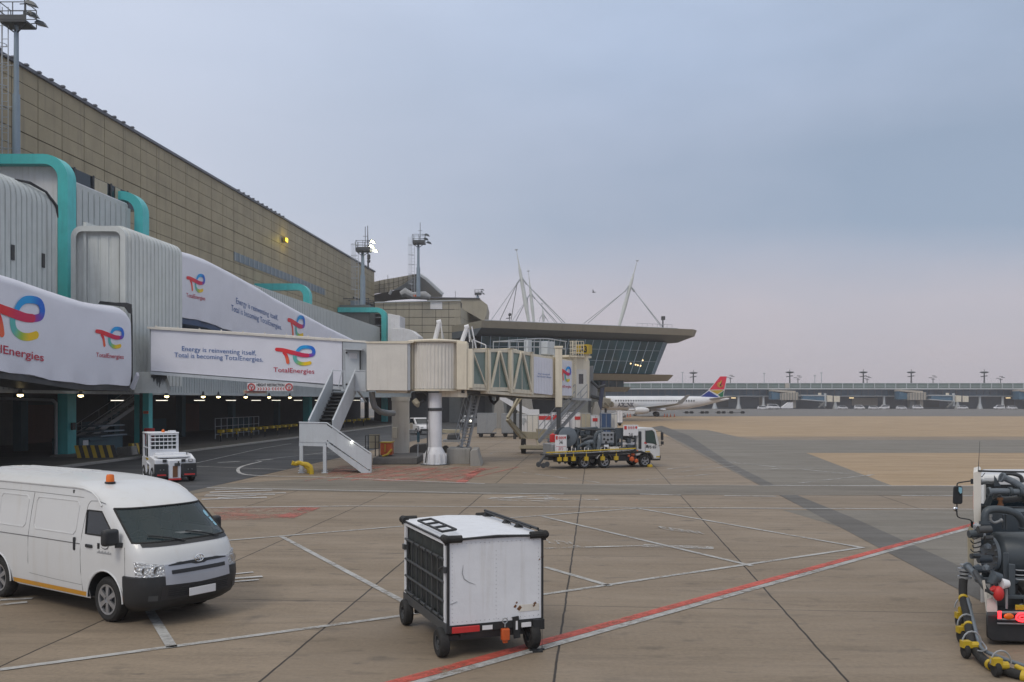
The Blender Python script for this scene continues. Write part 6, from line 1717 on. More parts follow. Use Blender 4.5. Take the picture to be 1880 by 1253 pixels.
vn.location = fr-off; vn.rotation_euler = (0,0,ang); vn.scale = (VS,VS*.93,VS)
# ---------------------------------------------------------------- covered baggage cart, front centre
paint('curtain', (.045,.052,.052), .55, dirt=.3, dirtc=(.02,.02,.02), bmp=.3, sc=1.2); paint('rust', (.16,.07,.03), .8, dirt=.3)
# corners of the box on plan from the picture: near corner N, far-left corner Lc (along open side), right corner Rc (along white end)
top_z = 1.64; zb = .42
def onz(px, py, z):
    Y = F*(z-HC)/(HY-py); return Vector(((px-940)/F*Y, Y, z))
Nc = onz(821,988,top_z); Lc = onz(735,952,top_z); Rc = onz(1004,982,top_z)
Nc.z = Lc.z = Rc.z = 0
WC = (Rc-Nc).length*1.01; ex = Vector((math.cos(R(21)), math.sin(R(21)), 0)); LC = 2.3
ct = thing('baggage_cart', 'white covered baggage cart with black corner caps, open mesh side and red hitch, front centre', 'baggage cart', Nc, math.atan2(ex.y, ex.x))
# local frame: x 0..WC along the white end, y 0..LC away along the open side
mb = MB(); mb.box(.03,WC-.03,0.0,.03,zb+.03,top_z-.04)
ep = build('end_panel', mb, M['cart_white'], ct)
mb = MB()
for k in range(17):
    for x in (.07, WC*.5, WC-.07): mb.ico((x+.0,-.003,zb+.08+.058*k), .0045, 0, 1)
for k in range(20):
    for z in (zb+.07, top_z-.09): mb.ico((.08+(WC-.16)*k/19,-.003,z), .0045, 0, 1)
build('rivets', mb, M['dark_steel'], ep)
mb = MB(); mb.tube([(WC*.16,-.004,1.26),(WC*.15,-.006,1.15),(WC*.17,-.006,1.07),(WC*.22,-.005,1.02),(WC*.29,-.004,.98)], [.002,.004,.005,.004,.001], 6); mb.tube([(WC*.03,-.004,.74),(WC*.10,-.005,.77)], .004, 5); build('dent', mb, M['bag_grey'], ep)
mb = MB()
for (x,z,s_) in ((.70,.64,.03),(.745,.61,.045),(.90,.63,.025),(.91,.66,.03),(.715,.69,.02),(.99,1.30,.03),(.96,1.27,.015)): mb.obox((WC*x,-.004,z), (s_,.004,s_*1.4), 0, 0, x)
build('rust_stains', mb, M['rust'], ep)
mb = MB(); mb.box(WC*.735,WC*.955,-.005,-.001,.56,.655); build('scraped_patch', mb, M['cream_panel'], ep)
mb = MB(); mb.box(0,.03,-.012,.028,zb,top_z-.05); build('corner_post', mb, M['black_plastic'], ct)
for xa, ya, yb2 in ((WC-.03,-.012,.028),(0,LC-.03,LC),(WC-.03,LC-.03,LC)): mb = MB(); mb.box(xa,xa+.03,ya,yb2,zb,top_z-.05); build('corner_post', mb, M['black_plastic'], ct)
mb = MB(); mb.box(.0,WC,-.01,.04,zb-.07,zb+.028); build('base_frame', mb, M['black_plastic'], ct)
mb = MB(); mb.box(0,WC,LC-.04,LC,zb-.07,zb+.028); build('corner_frame', mb, M['black_plastic'], ct)
# side (x=0) : white uprights, black sill board, curtain, bars
mb = MB(); mb.box(-.012,.02,.05,.13,zb,top_z-.05); mb.box(-.012,.02,LC-.13,LC-.04,zb,top_z-.05); mb.box(-.02,.02,.04,LC-.04,top_z-.10,top_z-.03); build('side_upright', mb, M['cart_white'], ct)
mb = MB(); mb.box(-.02,.03,.0,LC,zb-.075,zb+.06); build('sill_board', mb, M['dark_steel'], ct, bevel=.006)
mb = MB(); rows = []
for j in range(9):
    z = zb+.1+(top_z-zb-.24)*j/8; rows.append([Vector((.05+.015*math.sin(i*.9+j*.35), .14+(LC-.28)*i/30, z)) for i in range(31)])
mb.grid(rows); mb.box(.075,.095,.14,LC-.14,zb+.05,top_z-.1); build('curtain', mb, M['curtain'], ct)
mb = MB()
for k in range(8):
    y = .17+(LC-.34)*k/7; mb.box(-.005,.02,y-.014,y+.014,zb+.08,top_z-.30)
for z in (zb+.10,zb+.34,zb+.60,top_z-.31): mb.tube([(-.012,.12,z),(-.012,LC-.12,z)], .019, 8)
g_ = build('mesh_gate', mb, M['dark_steel'], ct)
mb = MB()
for k in range(5): mb.tube([(-.03,.3+k*.33,zb+.12),(-.03,.36+k*.33,zb+.12)], .026, 8); mb.tube([(-.03,.3+k*.33,top_z-.31),(-.03,.34+k*.33,top_z-.31)], .026, 8)
build('gate_hinges', mb, M['dark_steel'], g_)
mb = MB(); mb.box(-.04,.04,.02,.12,1.16,1.24); mb.tube([(-.05,.08,1.24),(-.06,.16,1.20),(-.05,.20,1.16)], .014, 6); build('gate_latch', mb, M['dark_steel'], ct)
mb = MB(); mb.box(-.04,.03,LC-.14,LC-.02,1.16,1.24); build('gate_latch', mb, M['dark_steel'], ct)
# far side and far end
mb = MB(); mb.box(WC-.03,WC-.005,.03,LC-.03,zb,top_z-.05); mb.box(.03,WC-.03,LC-.03,LC-.005,zb,top_z-.05); build('rear_panels', mb, M['cart_white'], ct)
# roof, slightly ridged
mb = MB(); o_ = .015
mb.add([(-o_,-o_,top_z-.02),(WC*.5,-o_,top_z+.012),(WC+o_,-o_,top_z-.02),(-o_,LC+o_,top_z-.02),(WC*.5,LC+o_,top_z+.012),(WC+o_,LC+o_,top_z-.02),
        (-o_,-o_,top_z-.055),(WC*.5,-o_,top_z-.023),(WC+o_,-o_,top_z-.055),(-o_,LC+o_,top_z-.055),(WC*.5,LC+o_,top_z-.023),(WC+o_,LC+o_,top_z-.055)],
       [(0,1,4,3),(1,2,5,4),(0,6,7,1),(1,7,8,2),(3,4,10,9),(4,5,11,10),(0,3,9,6),(2,8,11,5),(6,9,10,7),(7,10,11,8)]); build('roof', mb, M['cart_white'], ct)
mb = MB(); mb.tube([(0,-.022,top_z-.035),(WC*.5,-.022,top_z-.008),(WC,-.022,top_z-.035)], .017, 6); mb.tube([(-.022,0,top_z-.04),(-.022,LC,top_z-.04)], .017, 6); build('roof_edge', mb, M['black_plastic'], ct)
for x, y in ((0,0),(WC,0),(0,LC),(WC,LC)):
    sx = 1 if x == 0 else -1; sy = 1 if y == 0 else -1
    mb = MB(); mb.tube([(x+sx*.20,y-sy*.01,top_z-.023),(x-sx*.02,y-sy*.02,top_z-.02)], .052, 10); mb.tube([(x-sx*.01,y+sy*.14,top_z-.02),(x-sx*.02,y-sy*.02,top_z-.02)], .05, 10); mb.ico((x-sx*.02,y-sy*.02,top_z-.02), .06, 0, 2); mb.tube([(x-sx*.01,y-sy*.01,top_z-.02),(x-sx*.01,y-sy*.01,top_z-.10)], .03, 8); build('corner_cap', mb, M['rubber'], ct)
# folded rack on the left edge of the roof
mb = MB(); zr = top_z+.045
for a_, b_ in (((.02,.30,zr),(.02,1.55,zr)),((.22,.30,zr+.02),(.22,1.55,zr+.02)),((.02,.30,zr),(.22,.30,zr+.02)),((.02,1.55,zr),(.22,1.55,zr+.02)),((.02,.72,zr),(.22,.72,zr+.02)),((.02,1.13,zr),(.22,1.13,zr+.02))): mb.tube([a_, b_], .018, 6)
build('folded_rack', mb, M['black_plastic'], ct)
mb = MB(); mb.tube([(WC-.03,.12,top_z+.04),(WC-.05,LC+.02,top_z+.06)], .022, 6); mb.tube([(WC-.07,.3,top_z+.03),(WC-.09,LC-.1,top_z+.05)], .014, 6)
for y in (.75,1.25,LC-.15): mb.hexa([(WC-.14,y-.06,top_z-.02),(WC-.02,y-.06,top_z-.02),(WC-.02,y+.06,top_z-.02),(WC-.14,y+.06,top_z-.02),(WC-.10,y-.02,top_z+.05),(WC-.05,y-.02,top_z+.05),(WC-.05,y+.02,top_z+.05),(WC-.10,y+.02,top_z+.05)])
mb.tube([(WC-.12,.95,top_z),(WC-.13,.97,top_z+.05),(WC-.12,1.03,top_z+.05),(WC-.12,1.05,top_z)], .006, 4); build('roof_roller', mb, M['black_plastic'], ct)
# chassis and running gear
mb = MB(); mb.box(.1,WC-.1,.05,LC-.05,zb-.10,zb-.02); mb.box(.25,WC-.25,.2,.32,.22,zb-.1); mb.box(.25,WC-.25,LC-.32,LC-.2,.22,zb-.1); mb.beam((.1,.26,.22),(WC-.1,.26,.22),.07); mb.beam((.1,LC-.26,.22),(WC-.1,LC-.26,.22),.07)
mb.beam((.28,.1,.40),(.34,.3,.2),.06); mb.beam((WC-.3,.1,.40),(WC-.34,.3,.2),.06); build('chassis', mb, M['dark_steel'], ct)
for x, y in ((-.03,.16),(WC-.13,.10),(-.02,LC-.2),(WC-.0,LC-.2)):
    wheel(ct, (x,y,.2), .2, .14, 'x', spokes=0, side=-1, rimr=.5, rimmat='dark_steel')
mb = MB(); mb.box(.06,WC*.32,-.05,-.015,zb-.07,zb+.01); build('red_board', mb, M['red'], ct, bevel=.005)
mb = MB(); mb.box(WC*.54,WC*.62,-.10,-.02,.20,.36); mb.box(WC*.555,WC*.605,-.08,-.03,.16,.20); hb = build('hitch_block', mb, M['orange'], ct, bevel=.012)
mb = MB(); mb.tube([(WC*.575+.035*math.cos(a_),-.07,.47+.035*math.sin(a_)) for a_ in [2*math.pi*i/14 for i in range(14)]], .008, 5, closed=True); mb.tube([(WC*.575,-.07,.44),(WC*.575,-.07,.38)], .009, 5); build('pull_ring', mb, M['galv'], hb)
mb = MB(); mb.box(WC*.35,WC*.455,-.032,-.028,zb-.06,zb); mb.box(WC*.76,WC*.86,-.04,-.02,zb-.07,zb-.01); mb.box(WC*.70,WC*.72,-.03,0,.32,.44); build('white_label', mb, M['plain_white'], ct)
mb = MB(); mb.box(WC*.88,WC*1.0,-.05,0,zb-.12,zb+.02); build('corner_bracket', mb, M['black_plastic'], ct)
mb = MB(); mb.beam((WC*.70,-.01,.5),(WC*.72,.0,.2),.09,.03); build('corner_bracket', mb, M['black_plastic'], ct)
mb = MB(); mb.tube([(WC-.05,-.08,.42),(WC-.05,-.08,.0)], .004, 4); mb.box(WC-.22,WC+.0,-.05,-.02,.0,.03); mb.beam((WC-.20,-.1,.015),(WC-.06,-.12,.015),.04,.03); build('wheel_chock', mb, M['black_plastic'], ct)
mb = MB(); mb.box(.3,.34,LC-.02,LC+.01,.28,.42); build('drawbar_tag', mb, M['plain_white'], ct)

# ---------------------------------------------------------------- baggage tug
def tug():
    t = thing('baggage_tug', 'white baggage tractor with grid guarded cab and black front bumpers, behind the van', 'baggage tractor')
    # local: front faces -y, x across
    w_ = .84
    mb = MB()
    mb.hexa([(-w_,-1.5,.35),(w_,-1.5,.35),(w_,-.1,.35),(-w_,-.1,.35),(-w_,-1.5,.98),(w_,-1.5,.98),(w_,-.1,1.08),(-w_,-.1,1.08)])
    mb.box(-w_,w_,-.1,1.5,.35,1.0)
    mb.box(-.30,.22,-1.58,-1.5,.16,.95); build('body', mb, M['cart_white'], t, bevel=.03)
    mb = MB(); mb.box(-w_*.82,w_*.78,-1.4,-.2,1.04,1.12); mb.box(-.6,.7,-.35,-.05,1.1,1.2); build('bonnet', mb, M['cart_white'], t, bevel=.025)
    for x0, x1 in ((-w_-.02,-.32),(.24,w_+.02)):
        mb = MB(); mb.box(x0,x1,-1.62,-1.45,.22,.80); bp = build('front_bumper', mb, M['black_plastic'], t, bevel=.03)
        mb = MB(); mb.box(x0+.1,x1-.08,-1.635,-1.62,.30,.36); build('red_strip', mb, M['red'], bp)
        mb = MB()
        for q in (.42,.68): mb.ico((x0+(x1-x0)*q,-1.625,.55), .02)
        build('bolts', mb, M['galv'], bp)
    mb = MB(); mb.box(-.30,.22,-1.60,-1.575,.10,.17); build('red_edge', mb, M['red'], t)
    mb = MB(); mb.box(-.12,.08,-1.60,-1.58,.22,.70); build('rust_patch', mb, M['rust'], t)
    for x, s_ in ((-.44,1),(.33,1),(.62,1)):
        mb = MB(); mb.box(x-.08,x+.08,-1.54,-1.5,.86,.98); lf = build('lamp_frame', mb, M['black_plastic'], t)
        if x > .5: mb = MB(); mb.box(x-.06,x+.06,-1.55,-1.54,.88,.96); build('headlight', mb, M['plain_white'], lf)
    mb = MB(); mb.beam((.1,-1.6,.72),(.1,-1.66,.9),.05); mb.box(-.05,.18,-1.62,-1.58,.70,.82); build('coupling', mb, M['dark_steel'], t)
    mb = MB(); mb.hexa([(w_-.1,-.8,1.0),(w_+.08,-.9,.98),(w_+.08,-.3,1.0),(w_-.1,-.3,1.1),(w_-.1,-.7,1.18),(w_-.02,-.7,1.16),(w_-.02,-.35,1.16),(w_-.1,-.35,1.2)]); build('wing_guard', mb, M['cart_white'], t)
    # cab
    cx0, cx1, cy0, cy1, zt = -w_, .42, -.05, 1.25, 2.02
    mb = MB()
    for x in (cx0+.04, cx1-.04):
        mb.beam((x,cy0,.98),(x,cy0+.06,zt),.09,.09,0,(1,0,0)); mb.beam((x,cy1,.98),(x,cy1,zt),.09,.09,0,(1,0,0))
    mb.beam((cx0+.04,cy0+.55,.4),(cx0+.04,cy0+.55,zt),.06,.06,0,(1,0,0)); mb.box(cx0,cx1,cy0-.02,cy0+.06,1.0,1.32)
    mb.beam((cx0+.03,cy0,1.42),(cx0+.03,cy1,1.42),.05); mb.box(cx0,cx0+.05,cy0,cy1,.9,1.02); build('cab_frame', mb, M['cart_white'], t, bevel=.01)
    mb = MB(); mb.box(cx0-.02,cx1+.02,cy0-.06,cy1+.05,zt,zt+.07); build('cab_roof', mb, M['cart_white'], t, bevel=.03)
    mb = MB()
    for k in range(7): x = cx0+.10+(cx1-cx0-.2)*k/6; mb.beam((x,cy0-.03,1.32),(x,cy0-.0,2.0),.035,.02,0,(1,0,0))
    for z in (1.34,1.52,1.69,1.86,1.99): mb.beam((cx0+.05,cy0-.03,z),(cx1-.05,cy0-.03,z),.04,.04)
    build('grid_guard', mb, M['cart_white'], t)
    mb = MB(); mb.box(cx0+.05,cx1-.05,cy0+.05,cy0+.07,1.3,2.0); build('windscreen', mb, M['glass_clear'], t)
    mb = MB(); mb.box(cx0+.01,cx0+.03,cy0+.08,cy0+.5,1.46,1.98); mb.box(cx0+.01,cx0+.03,cy0+.08,cy0+.5,1.02,1.40); build('side_window', mb, M['glass_dark'], t)
    mb = MB(); mb.box(cx0-.01,cx0+.01,cy0-.02,cy0+.55,.90,.98); build('yellow_stripe', mb, M['yellow'], t)
    mb = MB(); mb.box(-.5,.1,.3,.7,1.0,1.2); mb.box(-.5,.1,.7,.82,1.1,1.7); build('seat', mb, M['black_plastic'], t, bevel=.04)
    mb = MB(); mb.lathe([(.07,0),(.07,.04),(.06,.10),(.001,.13)], 12, 0, 'z', (-.2,.1,zt+.07)); build('beacon', mb, M['lamp_amber'], t)
    mb = MB(); mb.box(.1,.36,.2,.6,zt+.07,zt+.13); build('roof_box', mb, M['cart_white'], t)
    for x, y, s_ in ((-w_+.08,-1.0,-1),(w_-.08,-1.0,1),(-w_+.08,1.0,-1),(w_-.08,1.0,1)): wheel(t, (x,y,.32), .32, .24, 'x', side=s_, rimr=.55, rimmat='cart_white')
    mb = MB(); mb.box(-w_-.01,-w_+.0,-.35,.15,.35,.72); mb.box(-w_-.02,w_-.1,-1.4,1.4,.24,.36); build('dark_side', mb, M['dark_steel'], t)
    mb = MB(); mb.box(-w_-.025,-w_-.005,-.25,.1,.52,.64); build('side_plate', mb, M['beige_box'], t)
    mb = MB(); mb.beam((-w_-.02,-.5,.72),(-w_-.02,.3,.80),.05); mb.beam((-w_-.02,-.5,.3),(-w_-.02,-.5,.72),.05); mb.beam((-w_-.02,.3,.3),(-w_-.02,.3,.8),.05); build('side_rail', mb, M['cart_white'], t)
    return t
tg = tug(); pg = G(320,886)
tg.location = pg+Vector((-.75,1.35,0)); tg.rotation_euler = (0,0,R(31))
tb_ = thing('red_drum', 'dull red drum standing on its end behind the baggage tug', 'drum', P(274,818,58))
c = P(274,735,56); mb = MB(); mb.lathe([(.001,0),(.30,0),(.31,.02),(.31,.3),(.325,.31),(.31,.32),(.31,.6),(.325,.61),(.31,.62),(.31,.9),(.29,.92),(.001,.93)], 18, 0, 'z', (c.x, c.y, .9)); build('drum', mb, M['red'], tb_, world=True)
mb = MB(); mb.box(c.x-.35,c.x+.35,c.y-.3,c.y+.3,0,.9); build('stand', mb, M['dark_steel'], tb_, world=True, bevel=.03)

# ---------------------------------------------------------------- generic small vehicles
def small_vehicle(name, lbl, cat, kind, loc, rz, mat='plain_white', grp=None, sc=1):
    t = thing(name, lbl, cat, loc, rz, grp); t.scale = (sc,sc,sc)
    if kind == 'pickup': side = [(-2.5,.45),(-2.5,1.0),(-.3,1.0),(-.2,1.05),(1.5,.98),(2.3,.88),(2.45,.6),(2.4,.4)]; cab = [(-.7,1.0),(-.6,1.68),(.5,1.70),(1.25,1.02)]; L_ = 5
    elif kind == 'van': side = [(-2.3,.4),(-2.35,1.3),(1.9,1.1),(2.35,.8),(2.35,.4)]; cab = [(-2.33,1.3),(-2.2,2.0),(1.0,2.02),(1.95,1.12)]; L_ = 4.7
    else: side = [(-2.1,.4),(-2.15,.9),(-1.5,1.0),(1.2,.95),(2.0,.8),(2.1,.4)]; cab = [(-1.7,.98),(-1.1,1.45),(.3,1.47),(1.1,.96)]; L_ = 4.2
    mb = MB(); mb.ext([(x,-.85,z) for x, z in side], (0,1.7,0)); b_ = build('body', mb, M[mat], t, bevel=.06)
    mb = MB(); n = len(cab)
    mb.add([(x,-.80+.1*(z > 1.3),z) for x, z in cab]+[(x,.80-.1*(z > 1.3),z) for x, z in cab], [tuple(range(n))[::-1], tuple(range(n,2*n))]+[(i,(i+1)%n,n+(i+1)%n,n+i) for i in range(n)]); build('cabin', mb, M[mat], t, bevel=.04)
    mb = MB()
    (xa,za),(xb,zb2),(xc,zc),(xd,zd) = cab
    for s_ in (-1,1):
        h = zc-zd; mb.add([(xa+.22,s_*.815,za+.06),(xb+.12,s_*.735,zc-.1),(xc-.12,s_*.735,zc-.1),(xd-.28,s_*.815,zd+.06)], [(0,1,2,3)])
    q = .06; mb.add([(xd-.05,-.68,zd+.08),(xd-.05,.68,zd+.08),(xc+.12,.62,zc-.10),(xc+.12,-.62,zc-.10)], [(0,1,2,3)]); mb.add([(xa-.02,-.6,za+.15),(xa-.02,.6,za+.15),(xb-.03,.55,zb2-.08),(xb-.03,-.55,zb2-.08)], [(0,1,2,3)])
    build('windows', mb, M['glass_dark'], t)
    for x in (-1.45,1.45):
        for s_ in (-1,1): wheel(t, (x,s_*.76,.34), .34, .22, 'y', side=s_, rimr=.6, n=16)
    for s_ in (-1,1):
        fx = side[-2][0] if kind != 'van' else 2.33
        mb = MB(); mb.obox((fx+.0,s_*.62,.74), (.12,.26,.14)); build('headlight', mb, M['lamp_clear'], t)
    mb = MB(); mb.obox((side[-1][0]+.04,0,.5), (.2,1.6,.2)); build('bumper', mb, M['black_plastic'], t, bevel=.03)
    return t
pk = small_vehicle('pickup_truck', 'white pickup truck parked between the two bridge columns', 'pickup truck', 'pickup', G(763,798)+Vector((.2,1,0)), R(-62))
cv = small_vehicle('parked_car', 'silver car with lit headlight seen through the steep service stairs', 'car', 'car', G(862,783), R(-100), 'bag_grey')
mb = MB(); mb.ico((2.15,.62,.74), .13); build('lit_headlight', mb, M['lamp_small'], cv)

# ---------------------------------------------------------------- baggage containers and carts behind the bridge
def gcart(lbl, px0, px1, yt, yb, Y, mat, kind='box', cat='baggage cart', name='covered_cart', grp=None, red=None, dep=1.6):
    t = thing(name, lbl, cat, P((px0+px1)/2, yb, Y), 0, grp); t.location.z = 0; WORLD_OFF[t.name] = Vector(t.location)
    g_ = (ZA(yb, Y)); x0, x1 = (px0-940)/F*Y, (px1-940)/F*Y; z1 = ZA(yt, Y); hh = .42
    mb = MB()
    if kind == 'uld': mb.ext([(x0,Y,hh),(x1-.45,Y,hh),(x1,Y,hh+.5),(x1,Y,z1),(x0,Y,z1)], (0,dep,0))
    else: mb.box(x0,x1,Y,Y+dep,hh,z1)
    bx = build('body', mb, M[mat], t, world=True, bevel=.03)
    mb = MB(); mb.box(x0,x1,Y-.03,Y+dep+.03,hh-.1,hh-.005); build('chassis', mb, M['dark_steel'], t, world=True)
    n = 2
    for k in range(2):
        xx = x0+.35 if k == 0 else x1-.35
        mb = MB(); mb.lathe([(.05,-.07),(.2,-.07),(.22,0),(.2,.07),(.05,.07)], 12, 0, 'y', (xx,Y+.12,.22)); build('wheel', mb, M['rubber'], t, world=True)
    mb = MB()
    nn = max(2, int((x1-x0)/.8))
    for k in range(nn+1):
        x = x0+(x1-x0)*k/nn; mb.box(x-.02,x+.02,Y-.02,Y-.003,hh,z1)
    mb.box(x0,x1,Y-.025,Y-.004,z1-.04,z1); mb.box(x0,x1,Y-.025,Y-.004,hh,hh+.04); build('edge_strips', mb, M['galv'], bx, world=True)
    if red:
        mb = MB(); xa, xb = (red[0]-940)/F*Y, (red[1]-940)/F*Y; mb.box(xa,xb,Y-.035,Y-.027,ZA(red[3],Y),ZA(red[2],Y)); build('red_stripe', mb, M['red'], bx, world=True)
    return t
GU = 'containers and carts parked behind the boarding bridge'
gcart('grey metal container with cut corner beside the steep service stairs, leftmost of its row', 876,911,759,789,88,'bag_grey','uld','container','air_container',GU)
gcart('grey metal container with cut corner, behind the folding arm of the bridge', 921,955,760,789,88.6,'bag_grey','uld','container','air_container',GU)
gcart('narrow white cart marked with a grey P, right of the folding arm', 956,968,762,789,86,'plain_white','box','baggage cart','covered_cart',GU)
gcart('pale grey two door cart left of the red striped carts', 968,988,762,790,85.6,'cream_panel','box','baggage cart','covered_cart',GU)
gcart('white covered cart with long red stripe left of the lift column', 989,1011,761,792,84,'plain_white','box','baggage cart','covered_cart',GU, (989,1011,764,771))
gcart('white covered cart with red stripe behind the lower steps of the bridge head stairs', 1012,1045,758,790,84.6,'plain_white','box','baggage cart','covered_cart',GU, (1015,1026,762,771))
gcart('white covered cart with short red stripe left of the beige crate', 1046,1066,758,790,85,'plain_white','box','baggage cart','covered_cart',GU, (1055,1066,765,771))
gcart('beige crate cart above the hose reel truck, left of the blue container', 1067,1084,759,790,84,'beige_box','box','crate cart','covered_cart',GU)
gcart('white cart with square red panel between beige crate and blue container', 1085,1102,763,790,83.6,'plain_white','box','baggage cart','covered_cart',GU, (1088,1097,768,774))
gcart('dark blue container standing above the middle of the fuel truck', 1104,1122,759,790,82,'blue','box','container','air_container',GU)
gcart('pale beige container right of the dark blue one', 1122,1133,760,790,82.6,'cream_panel','box','container','air_container',GU)
gcart('white covered cart with open roof, nearest to the airliner nose wheel', 1133,1143,754,768,128,'plain_white','box','baggage cart','covered_cart',GU)
mb = MB(); text(mb, 'P', lambda u, v: P(u, -v, 85.93), 959, 966, -780, -768, .06); tag(build('letter_panel', mb, M['grey_steel'], world=True), 'grey letter P on the narrow white cart', 'lettering')
t = thing('passenger_steps', 'pale lilac white mobile passenger steps parked behind the glass tunnel', 'stairs', P(960,770,95))
mb = MB(); mb.pext([(918,730),(928,730),(972,752),(990,752),(990,762),(972,762),(955,757),(918,734)], 96, (0,.1,0)); mb.pext([(918,730),(928,730),(972,752),(990,752),(990,762),(972,762),(955,757),(918,734)], 98, (0,.1,0)); build('side_panel', mb, M['plain_white'], t, world=True)
mb = MB()
for k in range(12): q = k/11; mb.obox(P(922+50*q,733+24*q,97.1), (.35,1.9,.05))
build('treads', mb, M['grey_steel'], t, world=True)
mb = MB(); mb.pext([(958,772),(958,762),(990,762),(990,772)], 96, (0,2,0)); build('base', mb, M['light_steel'], t, world=True, bevel=.03)
# ---------------------------------------------------------------- hose reel fuel truck
def cutcone(mb, c, r, h): mb.lathe([(r,0),(r*.8,h)], 12, 0, 'z', c)
ftp = G(1187,858); fa = R(17)
ft = thing('fuel_truck', 'white cab fuel truck marked FS 65 with grey hose reel and yellow hose boom', 'fuel truck', ftp+Vector((-.33,.82,0)), fa)
nr_ = -.90  # near side
mb = MB(); mb.box(-5.2,.6,-.35,.35,.42,.62); mb.box(-5.2,-.5,-.85,.85,.62,.70); build('chassis', mb, M['dark_steel'], ft)
# cab
mb = MB()
cabp = [(-.42,.62),(-.42,1.98),(-.30,2.06),(.42,2.06),(.60,1.90),(.80,1.22),(.84,.95),(.84,.42),(.50,.42),(.44,.60),(.28,.74),(-.18,.76),(-.32,.62)]
mb.ext([(x,nr_,z) for x, z in cabp], (0,1.8,0)); cab = build('cab', mb, M['white_paint'], ft, bevel=.035)
mb = MB(); mb.ext([(x,nr_-.008,z) for x, z in ((.02,1.28),(.02,1.90),(.38,1.92),(.50,1.82),(.63,1.14),(.44,1.24))], (0,.01,0)); build('side_window', mb, M['glass_cab'], cab)
mb = MB(); mb.tube([(x,nr_-.008,z) for x, z in ((.02,1.28),(.02,1.90),(.38,1.92),(.50,1.82),(.63,1.14),(.44,1.24))], .014, 5, closed=True); build('window_seal', mb, M['rubber'], cab)
mb = MB(); mb.ext([(.615,-.80,1.90),(.615,.80,1.90),(.80,.80,1.25),(.80,-.80,1.25)], (.012,0,.004)); build('windscreen', mb, M['glass_dark'], cab)
mb = MB(); mb.box(-.40,-.22,nr_-.03,nr_+.1,.95,1.88); build('air_intake', mb, M['black_plastic'], ft, bevel=.04)
mb = MB(); mb.box(-.02,.0,nr_-.006,nr_,.72,1.95); mb.box(-.0,.70,nr_-.005,nr_,1.04,1.05); build('door_gap', mb, M['gap_dark'], cab)
mb = MB(); mb.box(.04,.14,nr_-.02,nr_,1.02,1.16); build('door_handle', mb, M['black_plastic'], cab)
mb = MB(); c = Vector((.88,nr_-.16,1.62)); mb.obox(c, (.10,.18,.42)); mr = build('mirror', mb, M['black_plastic'], cab, bevel=.03)
mb = MB(); mb.obox(c+Vector((.0,-.02,-.36)), (.10,.16,.16)); mb.tube([(.6,nr_,1.85),(.85,nr_-.14,1.88),(.88,nr_-.16,1.7)], .015, 5); mb.tube([(.75,nr_,1.1),(.86,nr_-.14,1.12),(.88,nr_-.16,1.5)], .015, 5); build('mirror_arm', mb, M['black_plastic'], mr)
ftx = lambda u, v: Vector((u, nr_-.012, v))
mb = MB(); text(mb, 'FS 65', ftx, .17, .60, .97, 1.13, .02); build('lettering', mb, M['text_black'], cab)
mb = MB(); mb.ico((-.02,nr_-.01,1.27), .06, 0, 1, (1,.1,1)); mb.ico((.06,nr_-.01,1.24), .035, 0, 1, (1,.1,1)); build('red_mark', mb, M['red'], cab)
mb = MB(); mb.box(.0,.26,nr_-.012,nr_-.004,.78,.84); mb.box(.62,.83,nr_-.012,nr_-.004,.50,.57); build('yellow_mark', mb, M['yellow'], cab)
mb = MB(); mb.box(.40,.88,-.88,.88,.34,.44); mb.box(.84,.90,-.88,.88,.44,.6); build('front_bumper', mb, M['black_plastic'], ft, bevel=.02)
wheel(ft, (0,nr_+.12,.33), .33, .22, 'y', side=-1, rimr=.62, spokes=5); wheel(ft, (0,-nr_-.12,.33), .33, .22, 'y', side=1, rimr=.62)
for x in (-2.3,-3.4):
    wheel(ft, (x,nr_+.14,.33), .33, .34, 'y', side=-1, rimr=.62, spokes=5); wheel(ft, (x,-nr_-.14,.33), .33, .34, 'y', side=1, rimr=.62)
    if x > -3: mb = MB(); mb.grid([[Vector((x+.44*math.cos(a_),y,.33+.44*math.sin(a_))) for a_ in [math.pi*(.12+.76*i/12) for i in range(13)]] for y in (nr_-.04, nr_+.3)]); build('mudguard', mb, M['plain_white'], ft)
# equipment
mb = MB()
mb.lathe([(.12,-.32),(.46,-.32),(.49,-.30),(.49,-.27),(.22,-.26),(.22,.26),(.49,.27),(.49,.30),(.46,.32),(.12,.32)], 32, 0, 'y', (-4.25,-.35,1.62)); build('hose_reel', mb, M['slate'], ft)
mb = MB(); mb.lathe([(.25,-.25),(.36,-.22),(.38,0),(.36,.22),(.25,.25)], 28, 0, 'y', (-4.25,-.35,1.62)); build('wound_hose', mb, M['rubber'], ft)
mb = MB()
for k in range(8):
    a_ = math.pi*2*k/8; mb.beam((-4.25+.12*math.cos(a_),-.72,1.62+.12*math.sin(a_)), (-4.25+.45*math.cos(a_),-.72,1.62+.45*math.sin(a_)), .03)
mb.lathe([(.48,-.02),(.51,0),(.48,.02)], 32, 0, 'y', (-4.25,-.73,1.62)); build('reel_spokes', mb, M['slate_light'], ft)
mb = MB(); mb.ico((-4.25,-.76,1.62), .12, 0, 1); mb.ico((-4.3,-.78,1.6), .07, 0, 1); build('reel_hub', mb, M['black_plastic'], ft)
rn = random.Random(11)
def cutbox(n, m, x0, x1, z0, z1, y=(-.8,-.1)):
    for _ in range(n):
        mb = MB(); x, z = rn.uniform(x0,x1), rn.uniform(z0,z1); yy = rn.uniform(*y); s_ = (rn.uniform(.14,.34), rn.uniform(.15,.35), rn.uniform(.14,.34))
        mb.obox((x,yy,z), s_, 0); build('pump_casing', mb, M[m], ft, bevel=.03)
